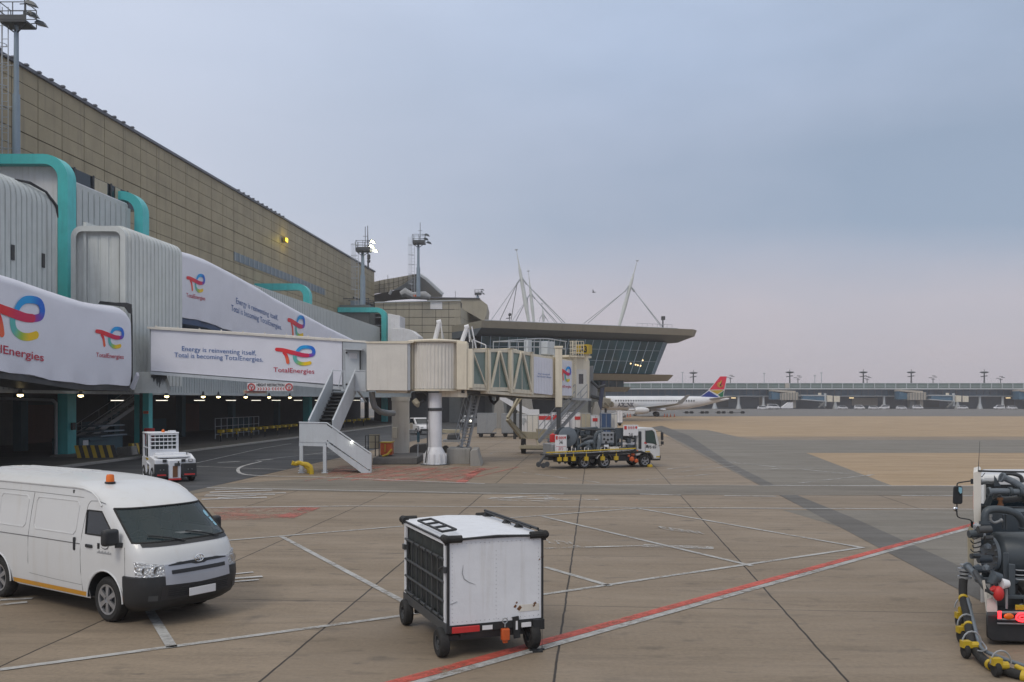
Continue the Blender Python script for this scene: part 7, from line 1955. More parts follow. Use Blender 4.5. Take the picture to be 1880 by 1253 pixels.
cutbox(12,'slate',-3.8,-.8,.82,1.5); cutbox(6,'slate',-3.6,-.7,1.5,1.95,(-.5,.3)); cutbox(6,'slate_light',-3.6,-.7,1.2,1.85,(-.3,.5)); cutbox(6,'dark_steel',-3.6,-.6,1.1,1.8,(-.2,.6)); cutbox(5,'black_plastic',-3.6,-.6,.78,1.0,(-.85,-.5)); cutbox(4,'dark_steel',-4.7,-1.0,.8,1.3,(-.5,.3)); cutbox(3,'slate_light',-2.9,-1.6,1.1,1.6,(-.4,.3)); cutbox(2,'beige_box',-2.8,-2.0,1.0,1.3)
def fpipe(pts, r, m='slate'):
    mb = MB(); c = catmull(pts, 5); mb.tube(c, r, 10)
    for p in (pts[0], pts[-1]):
        a_ = Vector(p); mb.ico(a_, r*1.35, 0, 1)
    build('pipe', mb, M[m], ft)
fpipe([(-3.9,-.3,1.95),(-3.2,-.35,2.02),(-2.5,-.3,2.05)], .07); fpipe([(-3.75,-.5,2.08),(-3.0,-.5,1.98),(-2.2,-.45,1.98),(-1.4,-.4,2.0)], .035, 'dark_steel')
fpipe([(-2.75,-.6,.85),(-2.75,-.62,1.4),(-2.6,-.6,1.78),(-2.3,-.5,1.85)], .10); fpipe([(-2.55,-.7,1.0),(-2.5,-.72,1.45),(-2.48,-.6,1.7)], .11, 'slate_light')
fpipe([(-3.7,-.7,.8),(-3.65,-.75,1.1),(-3.4,-.75,1.25),(-3.1,-.7,1.2)], .08); fpipe([(-1.6,-.7,.9),(-1.2,-.75,1.0),(-.7,-.7,1.0),(-.5,-.6,1.3)], .07); fpipe([(-1.3,-.5,1.2),(-.9,-.5,1.25),(-.5,-.45,1.1)], .09, 'slate_light')
fpipe([(-3.2,-.55,1.3),(-2.9,-.6,1.35),(-2.6,-.5,1.3)], .12, 'slate_light')
mb = MB(); mb.lathe([(.001,-.3),(.16,-.3),(.2,-.26),(.2,.26),(.16,.3),(.001,.3)], 18, 0, 'y', (-3.15,-.55,.98)); mb.lathe([(.001,-.03),(.11,-.03),(.11,.03),(.001,.03)], 14, 0, 'y', (-3.15,-.86,.98)); build('pump_drum', mb, M['slate'], ft)
fpipe([(-3.7,-.45,.8),(-3.72,-.45,1.5),(-3.5,-.4,1.95),(-3.2,-.3,2.0)], .055); fpipe([(-3.4,-.6,1.45),(-3.0,-.62,1.6),(-2.7,-.55,1.55)], .07, 'dark_steel'); fpipe([(-1.6,-.45,.8),(-1.6,-.5,1.7),(-1.2,-.5,1.9),(-.7,-.4,1.9)], .06)
fpipe([(-3.5,.3,.8),(-3.4,.3,1.9),(-2.4,.3,1.95),(-1.2,.2,1.9),(-1.1,.2,.9)], .08, 'slate'); fpipe([(-1.5,-.62,1.55),(-1.0,-.64,1.6),(-.55,-.6,1.5)], .05, 'dark_steel')
mb = MB(); mb.tube([(-3.0,.35,1.35),(-2.9,.35,1.35),(-1.2,.35,1.35),(-1.1,.35,1.35)], [.3,.4,.4,.3], 18); build('tank', mb, M['slate'], ft)
mb = MB(); mb.box(-2.35,-1.65,-.62,-.58,1.25,1.85); build('gauge_panel', mb, M['galv'], ft, bevel=.01)
mb = MB()
for x, z in ((-2.2,1.7),(-2.0,1.7),(-1.8,1.7),(-2.2,1.48),(-1.8,1.48),(-2.0,1.45),(-2.1,1.32)): mb.lathe([(.001,-.03),(.055,-.03),(.06,0)], 12, 0, 'y', (x,-.63,z))
build('gauges', mb, M['black_plastic'], ft)
mb = MB(); mb.box(-1.95,-1.45,-.80,-.55,.78,1.08); build('grey_cabinet', mb, M['cream_panel'], ft, bevel=.02)
mb = MB(); mb.box(-2.3,-2.05,-.86,-.83,1.05,1.2); build('paper_notice', mb, M['cart_white'], ft)
mb = MB()
for x in (-1.55,-1.25,-3.7): mb.beam((x,-.7,.7),(x,-.7,2.02),.07,.07)
mb.beam((-1.6,-.7,2.02),(-.5,-.7,2.02),.07); mb.beam((-3.72,-.7,1.98),(-3.62,-.7,.7),.05); mb.beam((-.5,-.7,.7),(-.5,-.7,2.02),.06); mb.box(-1.55,-1.2,-.72,-.55,1.5,1.98); build('frame_posts', mb, M['slate'], ft)
mb = MB(); mb.box(-5.1,-4.3,-.7,.7,.7,1.25); mb.box(-3.7,-3.4,-.6,.5,.7,1.0); build('rear_locker', mb, M['galv'], ft, bevel=.02)
mb = MB(); mb.ico((-4.95,-.4,1.7), .12); mb.ico((-4.8,-.4,1.62), .10); mb.box(-5.1,-4.75,-.5,-.35,1.35,1.75); build('red_valve', mb, M['red'], ft, bevel=.02)
mb = MB(); mb.box(-.44,-.40,-.8,.8,1.2,2.0); mb.box(-1.25,-.45,-.72,-.70,1.18,1.30); build('bulkhead', mb, M['plain_white'], ft)
mb = MB()
for k in range(2): mb.tube([(-1.1+.25*k,-.73,1.42),(-1.0+.25*k,-.74,1.48),(-.95+.25*k,-.73,1.62)], .02, 6)
build('coiled_lead', mb, M['rubber'], ft)
def plate(x0, x1, z0, z1, par, lo=False):
    mb = MB(); mb.box(x0,x1,-.97,-.95,z0,z1); pl_ = build('sign_plate', mb, M['plain_white'], par)
    w_ = x1-x0; f_ = lambda u, v: Vector((x0+u*w_, -.978, z1-v))
    mb = MB(); mb.sheet([f_(.05,.06),f_(.22,.06),f_(.22,.24),f_(.05,.24)])
    for q in (.36,.52,.68): mb.tube([f_(q+.06*math.cos(a_)*(.6/w_ if w_ > .6 else 1), .15+.07*math.sin(a_)) for a_ in [2*math.pi*i/12 for i in range(12)]], .009, 4, closed=True); mb.beam(f_(q-.04,.10), f_(q+.04,.20), .016, .01)
    mb.add([f_(.80,.10),f_(.86,.07),f_(.92,.10),f_(.93,.16),f_(.86,.23),f_(.79,.16)], [(0,1,2,3,4,5)]); build('red_symbols', mb, M['red'], pl_)
    mb = MB(); text(mb, '346', lambda u, v: f_(u, -v), .36, .66, -.74 if not lo else -.47, -.42 if not lo else -.27, .01); build('lettering', mb, M['text_black'], pl_)
    if lo:
        mb = MB(); mb.sheet([f_(.08,.58),f_(.92,.58),f_(.92,.595),f_(.08,.595)])
        for k in range(3): mb.sheet([f_(.3,.64+.05*k),f_(.7,.64+.05*k),f_(.7,.655+.05*k),f_(.3,.655+.05*k)])
        build('small_print', mb, M['red'], pl_)
        mb = MB()
        for k in range(6): mb.sheet([f_(.25+.09*k,.86),f_(.31+.09*k,.86),f_(.31+.09*k,.95),f_(.25+.09*k,.95)])
        build('small_marks', mb, M['faint_grey'], pl_)
plate(-1.27,-.44,1.66,2.22,ft); plate(-5.02,-4.40,.70,1.74,ft,True)
# hose boom along the near side
mb = MB(); mb.tube([(-5.55,-1.12,.86),(-4.0,-1.14,.90),(-2.4,-1.16,.95),(-.65,-1.14,1.0)], .035, 8); build('boom_pipe', mb, M['yellow'], ft)
mb = MB(); mb.tube([(-5.7,-1.08,.70),(-4.0,-1.1,.72),(-2.4,-1.12,.78),(-.3,-1.1,.82)], .065, 8); mb.tube([(-.3,-1.1,.82),(.02,-1.08,.7),(-.05,-1.05,.4)], .05, 8); build('boom_hose', mb, M['rubber'], ft)
mb = MB(); mb.tube([(-5.2,-1.16,.80),(-3.2,-1.2,.83),(-2.0,-1.22,.90),(-.8,-1.2,.94)], .022, 6); build('boom_rod', mb, M['galv'], ft)
mb = MB()
for i, x in enumerate((-4.85,-4.53,-4.1,-3.4,-2.5,-1.75)):
    mb = MB(); mb.beam((x,-1.14,.88),(x,-1.16,.42),.05,.05); mb.box(x-.10,x+.10,-1.20,-1.06,.42,.62); cs = build('caster_bracket', mb, M['yellow'], ft)
    mb = MB(); mb.lathe([(.02,-.03),(.07,-.03),(.08,0),(.07,.03),(.02,.03)], 12, 0, 'y', (x,-1.13,.36)); build('caster_wheel', mb, M['rubber'], cs)
    mb = MB(); mb.tube([(x-.10,-1.15,.92),(x-.10,-1.15,1.08),(x+.10,-1.15,1.08),(x+.10,-1.15,.94)], .02, 5); build('hanger', mb, M['plain_white'], cs)
mb = MB(); mb.tube([(-5.6,-1.1,.75),(-5.75,-1.1,.55),(-5.9,-1.12,.35)], .07, 8)
for x in (-5.95,-5.7,-5.5): mb.lathe([(.02,-.04),(.12,-.04),(.14,0),(.12,.04),(.02,.04)], 12, 0, 'y', (x,-1.12,.28 if x != -5.7 else .22))
build('end_coupler', mb, M['dark_steel'], ft)
mb = MB(); mb.box(-5.3,-4.9,-1.0,-.9,.66,.78); mb.box(-4.35,-3.9,-1.0,-.9,.62,.72); build('yellow_edge', mb, M['yellow'], ft)
mb = MB()
for c, r_ in (((-.85,-1.1,.45),.15),((-.75,-1.0,.7),.11),((-.6,-1.1,.35),.12),((-1.0,-1.05,.62),.08),((-.55,-1.1,.85),.07)): mb.ico(c, r_, 0, 1, (1,.8,1))
build('hydrant_coupler', mb, M['orange'], ft)
mb = MB(); mb.box(-1.6,-.45,-.9,-.4,.35,.6); mb.box(-4.9,-3.8,-.9,-.3,.35,.6); mb.box(-2.0,-1.7,-.85,-.3,.38,.62); build('under_lockers', mb, M['black_plastic'], ft, bevel=.02)
mb = MB(); mb.box(.12,.32,-1.1,-.86,0,.14); build('wheel_chock', mb, M['yellow'], ft, bevel=.02)
mb = MB(); mb.box(-1.5,-.9,-.93,-.90,.72,.78); mb.box(-.55,-.42,-.93,-.9,.62,.70); build('marker_strip', mb, M['plain_white'], ft)

# ---------------------------------------------------------------- fuel truck cut by the right edge
DN = Vector((.447,.894,0))
nt_ = thing('fuel_truck', 'grey piped fuel truck cut by the right photo edge, with lit red tail lamps', 'fuel truck', G(1850,1165))
def npipe(pts, r, m='slate_light', name='pipe', n=12, fl=True):
    """pts in photo pixels with distance"""
    mb = MB(); c = catmull([tuple(P(x, y, Y)) for x, y, Y in pts], 6); mb.tube(c, r, n)
    if fl:
        for p, q in ((c[0], c[1]), (c[-1], c[-2])):
            p, q = Vector(p), Vector(q); d_ = (q-p).normalized(); mb.cyl(p, p+d_*.035, r*1.45, None, 12)
    return build(name, mb, M[m], nt_, world=True)
mb = MB(); mb.pext([(1787,868),(1797,865),(1801,868),(1801,1000),(1798,1012),(1790,985),(1787,930)], 14.0, DN*1.1); pl_ = build('side_plate', mb, M['cream_panel'], nt_, world=True, bevel=.004)
mb = MB(); mb.pext([(1787.2,905),(1787.2,935),(1786.6,935),(1786.6,905)], 14.1, DN*.8); build('red_print', mb, M['red'], pl_, world=True)
mb = MB(); mb.tube([P(1796,866,14),P(1797.5,838,14),P(1799,810,14.0)], [.006,.004,.002], 5); build('whip_aerial', mb, M['dark_steel'], nt_, world=True)
mb = MB(); mb.tube([P(1796,865,14),P(1830,866,14),P(1960,868,14)], .014, 6); mb.tube([P(1797,874,14.3),P(1803,876,14.2),P(1808,869,14)], .006, 5); build('top_bar', mb, M['black_plastic'], nt_, world=True)
# mirror
mb = MB(); mb.pext([(1750,896),(1752,893),(1765,893),(1767,896),(1767,923),(1765,926),(1751,926),(1749,923)], 15.6, DN*.09); mr = build('mirror', mb, M['black_plastic'], nt_, world=True, bevel=.012)
mb = MB(); mb.pext([(1760,895),(1766.3,896),(1766.3,905),(1763,907),(1760,902)], 15.57, DN*.02); build('mirror_glass', mb, M['sticker_blue'], mr, world=True)
mb = MB(); mb.ico(P(1754,935,15.6), .042, 0, 2, (1,.6,1)); build('round_mirror', mb, M['chrome'], mr, world=True)
mb = MB(); mb.tube(catmull([tuple(P(x,y,15.62)) for x, y in ((1757,893),(1758,888),(1764,886),(1785,883))], 4), .011, 6); mb.tube(catmull([tuple(P(x,y,15.62)) for x, y in ((1757,926),(1757,945),(1762,951),(1778,954),(1784,958),(1784,968))], 4), .011, 6); mb.pext([(1782,880),(1782,889),(1787,889),(1787,880)], 15.6, DN*.08); mb.pext([(1782,958),(1782,969),(1787,970),(1787,958)], 15.6, DN*.08); build('mirror_arm', mb, M['black_plastic'], mr, world=True)
# cab far ahead
mb = MB(); mb.pext([(1800,872),(1800,1120),(2000,1120),(2000,872)], 16.2, DN*1.5); build('cab', mb, M['white_paint'], nt_, world=True, bevel=.06)
mb = MB(); mb.pext([(1810,890),(1810,940),(1990,940),(1990,890)], 16.17, DN*.02); build('rear_window', mb, M['glass_dark'], nt_, world=True)
npipe([(1838,876,14.2),(1852,881,14.2),(1866,888,14.15),(1885,900,14.1),(1905,905,14.1)], .050)
npipe([(1836,885,14.3),(1838,874,14.3),(1848,870,14.3),(1862,871,14.3),(1874,876,14.3),(1877,886,14.3)], .030, 'dark_steel', fl=False)
npipe([(1814,903,14.1),(1835,902,14.1),(1860,903,14.1),(1900,905,14.1)], .045)
npipe([(1800,884,14.4),(1812,884,14.4),(1830,885,14.4)], .026, 'galv'); npipe([(1800,888,14.3),(1828,889,14.3)], .014, 'dark_steel')
mb = MB(); mb.pext([(1825,873),(1825,893),(1838,893),(1830,880)], 14.25, DN*.05); mb.cyl(P(1852,903,14.1), P(1857,903,14.1), .07, None, 14); mb.cyl(P(1870,903,14.1), P(1874,903,14.1), .08, None, 14); build('flange', mb, M['slate'], nt_, world=True)
npipe([(1808,962,13.9),(1808,948,13.9),(1813,938,13.9),(1828,935,13.9),(1848,937,13.9),(1866,944,13.9),(1876,956,13.95),(1880,968,14)], .055, 'slate')
npipe([(1818,945,14.2),(1819,955,14.2),(1826,960,14.2),(1840,955,14.2)], .02, 'galv'); npipe([(1800,930,14.5),(1830,931,14.4),(1900,933,14.4)], .014, 'dark_steel')
npipe([(1828,910,14.3),(1838,917,14.3),(1852,918,14.3),(1880,914,14.3)], .05, 'dark_steel'); npipe([(1836,914,14.1),(1837,930,14.1)], .03, 'rust')
mb = MB(); mb.beam(P(1806,940,14.5), P(1822,905,14.5), .07); mb.beam(P(1802,925,14.5), P(1802,1000,14.5), .05); mb.beam(P(1842,945,14.3), P(1842,972,14.3), .03); mb.beam(P(1848,945,14.3), P(1848,972,14.3), .03); build('frame_bars', mb, M['slate'], nt_, world=True)
# horizontal filter vessel
c = P(1826,1018,14.45); c2 = P(2000,1018,14.45)
mb = MB(); mb.tube([c-Vector((.05,0,0)), c, c+Vector((.04,0,0)), c2], [.20,.31,.345,.345], 28); build('filter_vessel', mb, M['slate'], nt_, world=True, ang=50)
mb = MB(); mb.cyl(c-Vector((.09,0,0)), c-Vector((.04,0,0)), .28, None, 24)
for k in range(16): a_ = 2*math.pi*k/16; mb.cyl(c+Vector((-.12,.25*math.cos(a_),.25*math.sin(a_))), c+Vector((-.03,.25*math.cos(a_),.25*math.sin(a_))), .016, None, 6)
build('vessel_flange', mb, M['slate_light'], nt_, world=True)
rn = random.Random(5)
for k in range(14):
    mb = MB(); x, y = rn.uniform(1790,1818), rn.uniform(962,1050); p_ = P(x, y, rn.uniform(13.7,14.3)); s_ = rn.uniform(.05,.10)
    if k % 2: mb.ico(p_, s_*.8, 0, 1)
    else: mb.cyl(p_-Vector((s_,0,0)), p_+Vector((s_,0,.01)), s_*.6, None, 12)
    build('valve', mb, M[('slate','slate_light','dark_steel','galv')[k % 4]], nt_, world=True)
for k in range(5): npipe([(1782+rn.uniform(0,4),985+8*k,13.9),(1788,990+8*k,13.7),(1800,986+9*k,13.8)], .009, 'rubber', fl=False, name='control_hose')
mb = MB(); mb.pext([(1776,975),(1780,965),(1788,975),(1788,1040),(1777,1040)], 14.3, DN*.05); build('beige_panel', mb, M['beige_box'], nt_, world=True)
mb = MB(); mb.pext([(1842,1016),(1842,1062),(1852,1062),(1852,1016)], 13.7, DN*.06); mb.pext([(1852,1036),(1852,1094),(1864,1094),(1864,1038)], 13.65, DN*.08); mb.pext([(1800,1062),(1800,1072),(1990,1075),(1990,1062)], 13.9, DN*.1); mb.pext([(1845,1094),(1845,1100),(1990,1102),(1990,1096)], 13.6, DN*.1); build('rear_frame', mb, M['slate'], nt_, world=True, bevel=.006)
for y in (1046,1055,1063): npipe([(1864,y,13.7),(1880,y+2,13.7),(1990,y+4,13.7)], .010, 'galv', fl=False)
npipe([(1776,1040,14.2),(1784,1048,14.0),(1798,1064,13.8)], .045, 'slate_light'); npipe([(1790,1050,13.9),(1800,1068,13.7),(1812,1085,13.6)], .04, 'dark_steel', fl=False)
# fender and rear panel
mb = MB(); fp = catmull([(1803,1066),(1806,1085),(1808,1105),(1812,1140)], 5); mb.grid([[P(x,y,13.6) for x, y in fp], [P(x+5,y-1,13.55) for x, y in fp], [P(x+5,y-1,14.6) for x, y in fp]]); mb.pext([(1812,1100),(1812,1130),(1831,1130),(1831,1112),(1822,1098)], 13.5, DN*.5); build('white_mudguard', mb, M['cream_panel'], nt_, world=True)
mb = MB(); mb.pext([(1811,1128),(1811,1170),(1822,1178),(2000,1184),(2000,1128)], 13.35, DN*.6); build('black_mudflap', mb, M['black_plastic'], nt_, world=True, bevel=.02)
mb = MB(); mb.pext([(1831,1123),(1831,1126),(1990,1128),(1990,1125)], 13.3, DN*.04); mb.pext([(1831,1136),(1831,1138.5),(1990,1141),(1990,1138)], 13.3, DN*.04); mb.pext([(1831,1144),(1831,1146),(1990,1149),(1990,1147)], 13.3, DN*.04); build('lamp_guard', mb, M['galv'], nt_, world=True)
mb = MB(); mb.pext([(1832,1123.5),(1832,1136),(1838.5,1136),(1838.5,1123.5)], 13.27, DN*.05); build('side_lamp', mb, M['lamp_red'], nt_, world=True)
mb = MB(); mb.ico(P(1852,1132,13.3), .065, 0, 2, (1.1,.4,.75)); build('amber_lamp', mb, M['lamp_amber'], nt_, world=True)
cL = P(1877,1134,13.28); mb = MB(); mb.tube([cL+Vector((.085*math.cos(a_),0,.055*math.sin(a_))) for a_ in [2*math.pi*i/20 for i in range(20)]], .014, 6, closed=True); mb.tube([cL+Vector((.045*math.cos(a_),0,.022*math.sin(a_))) for a_ in [2*math.pi*i/16 for i in range(16)]], .012, 6, closed=True); build('tail_lamp', mb, M['lamp_red'], nt_, world=True)
mb = MB(); mb.pext([(1864,1112),(1864,1120),(1990,1122),(1990,1113)], 13.4, DN*.05); build('yellow_strip', mb, M['yellow'], nt_, world=True)
mb = MB(); mb.tube([P(1820,1072,13.5),P(1826,1058,13.5),P(1836,1062,13.5)], [.06,.09,.07], 14); build('grey_cap', mb, M['slate'], nt_, world=True)
mb = MB(); mb.tube([P(1838,1072,13.45),P(1852,1072,13.45)], [.085,.05], 14); build('white_cone', mb, M['plain_white'], nt_, world=True)
mb = MB(); mb.ico(P(1833,1090,13.4), .10, 0, 2, (.8,.7,1.1)); mb.cyl(P(1822,1080,13.42), P(1828,1086,13.42), .05, None, 12); build('red_cap', mb, M['red'], nt_, world=True)
mb = MB(); mb.cyl(P(1814,1085,13.45), P(1824,1091,13.4), .03, None, 10); mb.pext([(1808,1082),(1808,1087),(1818,1089),(1818,1084)], 13.4, DN*.04); build('black_lever', mb, M['black_plastic'], nt_, world=True)
for x in (1848,): npipe([(x,1082,13.5),(x,1118,13.5)], .018, 'galv', fl=False)
wheel(nt_, P(1905,735,13.95)+Vector((-.18,0,0))+ Vector((0,0,.42-P(1905,735,13.95).z)), .42, .3, 'x', world=True)
wheel(nt_, P(1905,735,13.95)+Vector((-.18,0,0))+DN*3.6 + Vector((0,0,.42-P(1905,735,13.95).z)), .42, .3, 'x', world=True)
mb = MB(); mb.pext([(1820,1075),(1820,1125),(2000,1125),(2000,1075)], 13.9, DN*3.5); build('chassis', mb, M['dark_steel'], nt_, world=True)
mb = MB(); mb.pext([(1802,940),(1802,1060),(2000,1060),(2000,940)], 14.9, DN*.5); build('tank_rear_wall', mb, M['slate'], nt_, world=True)
# hose boom
hz = [(1771,1045,14.6),(1768,1075,14.4),(1769,1100,14.2),(1776,1130,13.7),(1780,1160,13.2),(1787,1188,12.8),(1804,1210,12.4),(1830,1226,12.0),(1880,1242,11.7),(1960,1262,11.4)]
npipe(hz, .062, 'rubber', 'hose', fl=False)
npipe([(1777,1100,14.1),(1783,1125,13.7),(1790,1152,13.2),(1797,1178,12.8),(1806,1194,12.5),(1838,1208,12.1),(1890,1226,11.8),(1960,1248,11.5)], .026, 'slate_light', 'boom_rod', fl=False)
mb = MB()
for dz, r_ in ((0,.10),(.06,.085),(.12,.10),(.18,.07)): 
    q_ = P(1771,1062,14.5)+Vector((0,0,dz)); mb.cyl(q_, q_+Vector((0,0,.035)), r_, None, 18)
build('swivel', mb, M['galv'], nt_, world=True)
hc = catmull(hz, 6)
for i in (12,22,31,40,48):
    mb = MB(); a_, b_ = Vector(P(*hc[i])), Vector(P(*hc[i+1])); d_ = (b_-a_).normalized(); mb.cyl(a_-d_*.03, a_+d_*.03, .071, None, 14); build('yellow_collar', mb, M['yellow'], nt_, world=True)
for (x, y, Y, wx) in ((1764,1120,14.4,1762),(1770,1152,13.5,1765),(1780,1185,12.7,1773),(1834,1222,11.85,1829)):
    top_ = P(x+3,y,Y); gx = (wx-940)/F*Y
    mb = MB(); mb.beam(top_, Vector((gx+.01,Y,.16)), .09, .05); mb.box(gx-.06,gx+.06,Y-.05,Y+.05,.15,.24); mb.cyl(top_-Vector((.05,0,0)), top_+Vector((.09,0,0)), .05, None, 10); cb_ = build('caster_bracket', mb, M['yellow'], nt_, world=True)
    mb = MB(); mb.lathe([(.02,-.03),(.085,-.035),(.10,-.015),(.10,.015),(.085,.035),(.02,.03)], 18, 0, 'x', (gx,Y,.10)); build('caster_wheel', mb, M['rubber'], cb_, world=True)
    mb = MB(); q_ = P(x+8,y-3,Y); mb.tube([q_+Vector((.13*math.cos(t_)-.02,.02,.16*math.sin(t_))) for t_ in [math.pi*(i/8) for i in range(9)]], .012, 6); build('hoop', mb, M['galv'], cb_, world=True)
npipe([(1795,1195,12.5),(1806,1196,12.4),(1811,1190,12.4),(1800,1175,12.9)], .01, 'galv', fl=False)
npipe([(1866,1224,11.85),(1880,1230,11.75),(1930,1245,11.6)], .034, 'yellow', 'yellow_pipe', fl=False)

# ---------------------------------------------------------------- airliner
YP = 201.0
X0p = (1046-940)/F*YP
pt_ = thing('airliner', 'white airliner lettered AIRLINK with red, yellow, green and blue tail fin', 'airliner', Vector((X0p+16,YP,0)))
paint('jet_white', (.70,.72,.76), .35, dirt=.1, sc=.2, bmp=0, coat=.2)
secs_ = [(0,.05,2.35),(.35,.5,2.38),(1.0,.85,2.5),(2.0,1.15,2.65),(3.5,1.42,2.8),(5,1.5,2.85),(22,1.5,2.85),(25,1.38,2.95),(28,1.08,3.2),(31,.65,3.5),(33.2,.33,3.72),(34.2,.12,3.8)]
mb = MB(); rows = []
for x, r_, zc in secs_: rows.append([Vector((X0p+x, YP+r_*math.cos(a_)*.94, zc+r_*math.sin(a_))) for a_ in [2*math.pi*i/24 for i in range(24)]])
mb.grid(rows, closeu=True); fus = build('fuselage', mb, M['jet_white'], pt_, world=True, ang=60)
mb = MB(); 
def onfus(px, z, o=.03):
    X = (px-940)/F*(YP-1.45); zc = 2.85; r_ = 1.5+o
    return Vector((X, YP-.94*math.sqrt(max(.01, r_*r_-(z-zc)**2)), z))
k = 0
for i in range(36):
    px = 1131+i*4.62*1.0
    if px > 1275: break
    c = onfus(px, 3.38); mb.obox(c, (.26,.04,.34))
build('cabin_windows', mb, M['glass_dark'], fus, world=True)
mb = MB(); text(mb, 'AIRLINK', lambda u, v: onfus(u, v, .05), 1134, 1164, 2.05, 2.95, .035); build('lettering', mb, M['text_navy'], fus, world=True)
mb = MB()
c = P(1166,754.3,YP-4.6); mb.tube([c, c+Vector((.25,0,0)), c+Vector((1.3,0,0)), c+Vector((2.2,0,0)), c+Vector((2.9,0,0))], [.58,.70,.74,.66,.42], 18, caps=False); en = build('engine', mb, M['jet_white'], pt_, world=True)
mb = MB(); mb.cyl(c+Vector((.2,0,0)), c+Vector((.22,0,0)), .56, None, 18); mb.tube([c+Vector((2.4,0,0)), c+Vector((3.3,0,0))], [.35,.22], 12); build('engine_core', mb, M['dark_steel'], en, world=True)
# near wing swept back towards the camera, with winglet
wr0, wr1 = Vector((X0p+14.2,YP-1.2,1.75)), Vector((X0p+19.2,YP-1.2,1.75)); wt0, wt1 = Vector((X0p+20.5,YP-12.6,2.75)), Vector((X0p+21.9,YP-12.6,2.75))
def wingpair(mb, s_):
    m_ = lambda v, dz=0: Vector((v.x, YP+(v.y-YP)*s_, v.z+dz))
    mb.add([m_(wr0),m_(wr1),m_(wt1),m_(wt0),m_(wr0+Vector((.6,0,0)),.42),m_(wr1,.1),m_(wt1,.06),m_(wt0+Vector((.2,0,0)),.14)], [(0,1,2,3),(4,5,6,7),(0,4,7,3),(1,5,6,2),(3,7,6,2),(0,4,5,1)])
    a_, b_ = m_(wt0+Vector((.2,0,0)),.1), m_(wt1,.1)
    mb.add([a_,b_,b_+Vector((1.5,-.5*s_,1.75)),a_+Vector((2.0,-.5*s_,1.75)),a_+Vector((0,.1,0)),b_+Vector((0,.1,0)),b_+Vector((1.5,-.4*s_,1.75)),a_+Vector((2.0,-.4*s_,1.75))], [(0,1,2,3),(4,5,6,7),(0,4,7,3),(1,5,6,2),(3,7,6,2)])
for s_ in (1,-1): mb = MB(); wingpair(mb, s_); build('wing', mb, M['bag_grey'], pt_, world=True)
for s_ in (1,-1):
    mb = MB(); a_ = Vector((X0p+29.5,YP,3.7)); mb.add([a_+Vector((0,-.4*s_,0)),a_+Vector((2.6,-.4*s_,0)),a_+Vector((4.4,-5.0*s_,.55)),a_+Vector((3.3,-5.0*s_,.55)),a_+Vector((.3,-.4*s_,.2)),a_+Vector((2.6,-.4*s_,.08)),a_+Vector((4.4,-5.0*s_,.6)),a_+Vector((3.4,-5.0*s_,.65))], [(0,1,2,3),(4,5,6,7),(0,4,7,3),(1,5,6,2),(3,7,6,2)]); build('tailplane', mb, M['bag_grey'], pt_, world=True)
mb = MB()
fin = [((1285,729.5),(1302,717.5),(1322,692),(1334,692),(1328,729.5)),]
mb.pext([(1284,730),(1300,718.2),(1322,691.5),(1334.5,691.5),(1328,730)], YP-.10, (0,.30,0)); fn = build('tail_fin', mb, M['jet_white'], pt_, world=True)
for nm, mt_, pp in (('red_field','fin_red',[(1302.5,716),(1322,691.5),(1334.5,691.5),(1329.5,715.3)]),('yellow_band','yellow',[(1303.5,717.2),(1329,716.2),(1317.5,724.3)]),('green_field','fin_green',[(1318.3,725),(1329,717.5),(1327.5,729),(1323,729.5)]),('blue_field','fin_blue',[(1285,729.8),(1301.5,718.2),(1320.5,729.8)])):
    if mt_ not in M: paint(mt_, dict(fin_green=(.0,.16,.06), fin_blue=(.01,.04,.28), fin_red=(.72,.01,.05))[mt_], .4, dirt=0, bmp=0)
    mb = MB(); mb.pext(pp, YP-.14, (0,.03,0)); build(nm, mb, M[mt_], fn, world=True)
mb = MB(); cc_ = lambda x, y: P(x, y, YP-.16)
mb.tube([cc_(1322+4.5*math.cos(a_), 707+4.2*math.sin(a_)) for a_ in [2*math.pi*i/14 for i in range(11)]], .09, 5); mb.tube([cc_(1325,698),cc_(1322.5,704),cc_(1320,709)], [.05,.18,.1], 5); build('gold_emblem', mb, M['yellow'], fn, world=True)
mb = MB(); mb.tube([cc_(1325,703),cc_(1322,707),cc_(1325,711)], [.06,.16,.06], 5); build('dark_emblem', mb, M['text_black'], fn, world=True)
for x, Y in ((1206,YP-2.7),(1203,YP+2.7),(1062,YP)):
    p_ = Vector(((x-940)/F*Y, Y, 0)); mb = MB(); mb.tube([p_+Vector((0,0,.5)), p_+Vector((0,0,2.0))], .13, 8); lg_ = build('landing_gear', mb, M['galv'], pt_, world=True)
    for dy in (-.35,.35): mb = MB(); mb.lathe([(.12,-.14),(.45,-.14),(.52,-.05),(.52,.05),(.45,.14),(.12,.14)], 16, 0, 'y', (p_.x,Y+dy,.52)); build('wheel', mb, M['rubber'], lg_, world=True)
mb = MB(); mb.box(X0p+12.5,X0p+20.5,YP-1.35,YP+1.35,1.15,1.7); build('belly_fairing', mb, M['jet_white'], pt_, world=True, bevel=.3, seg=3)
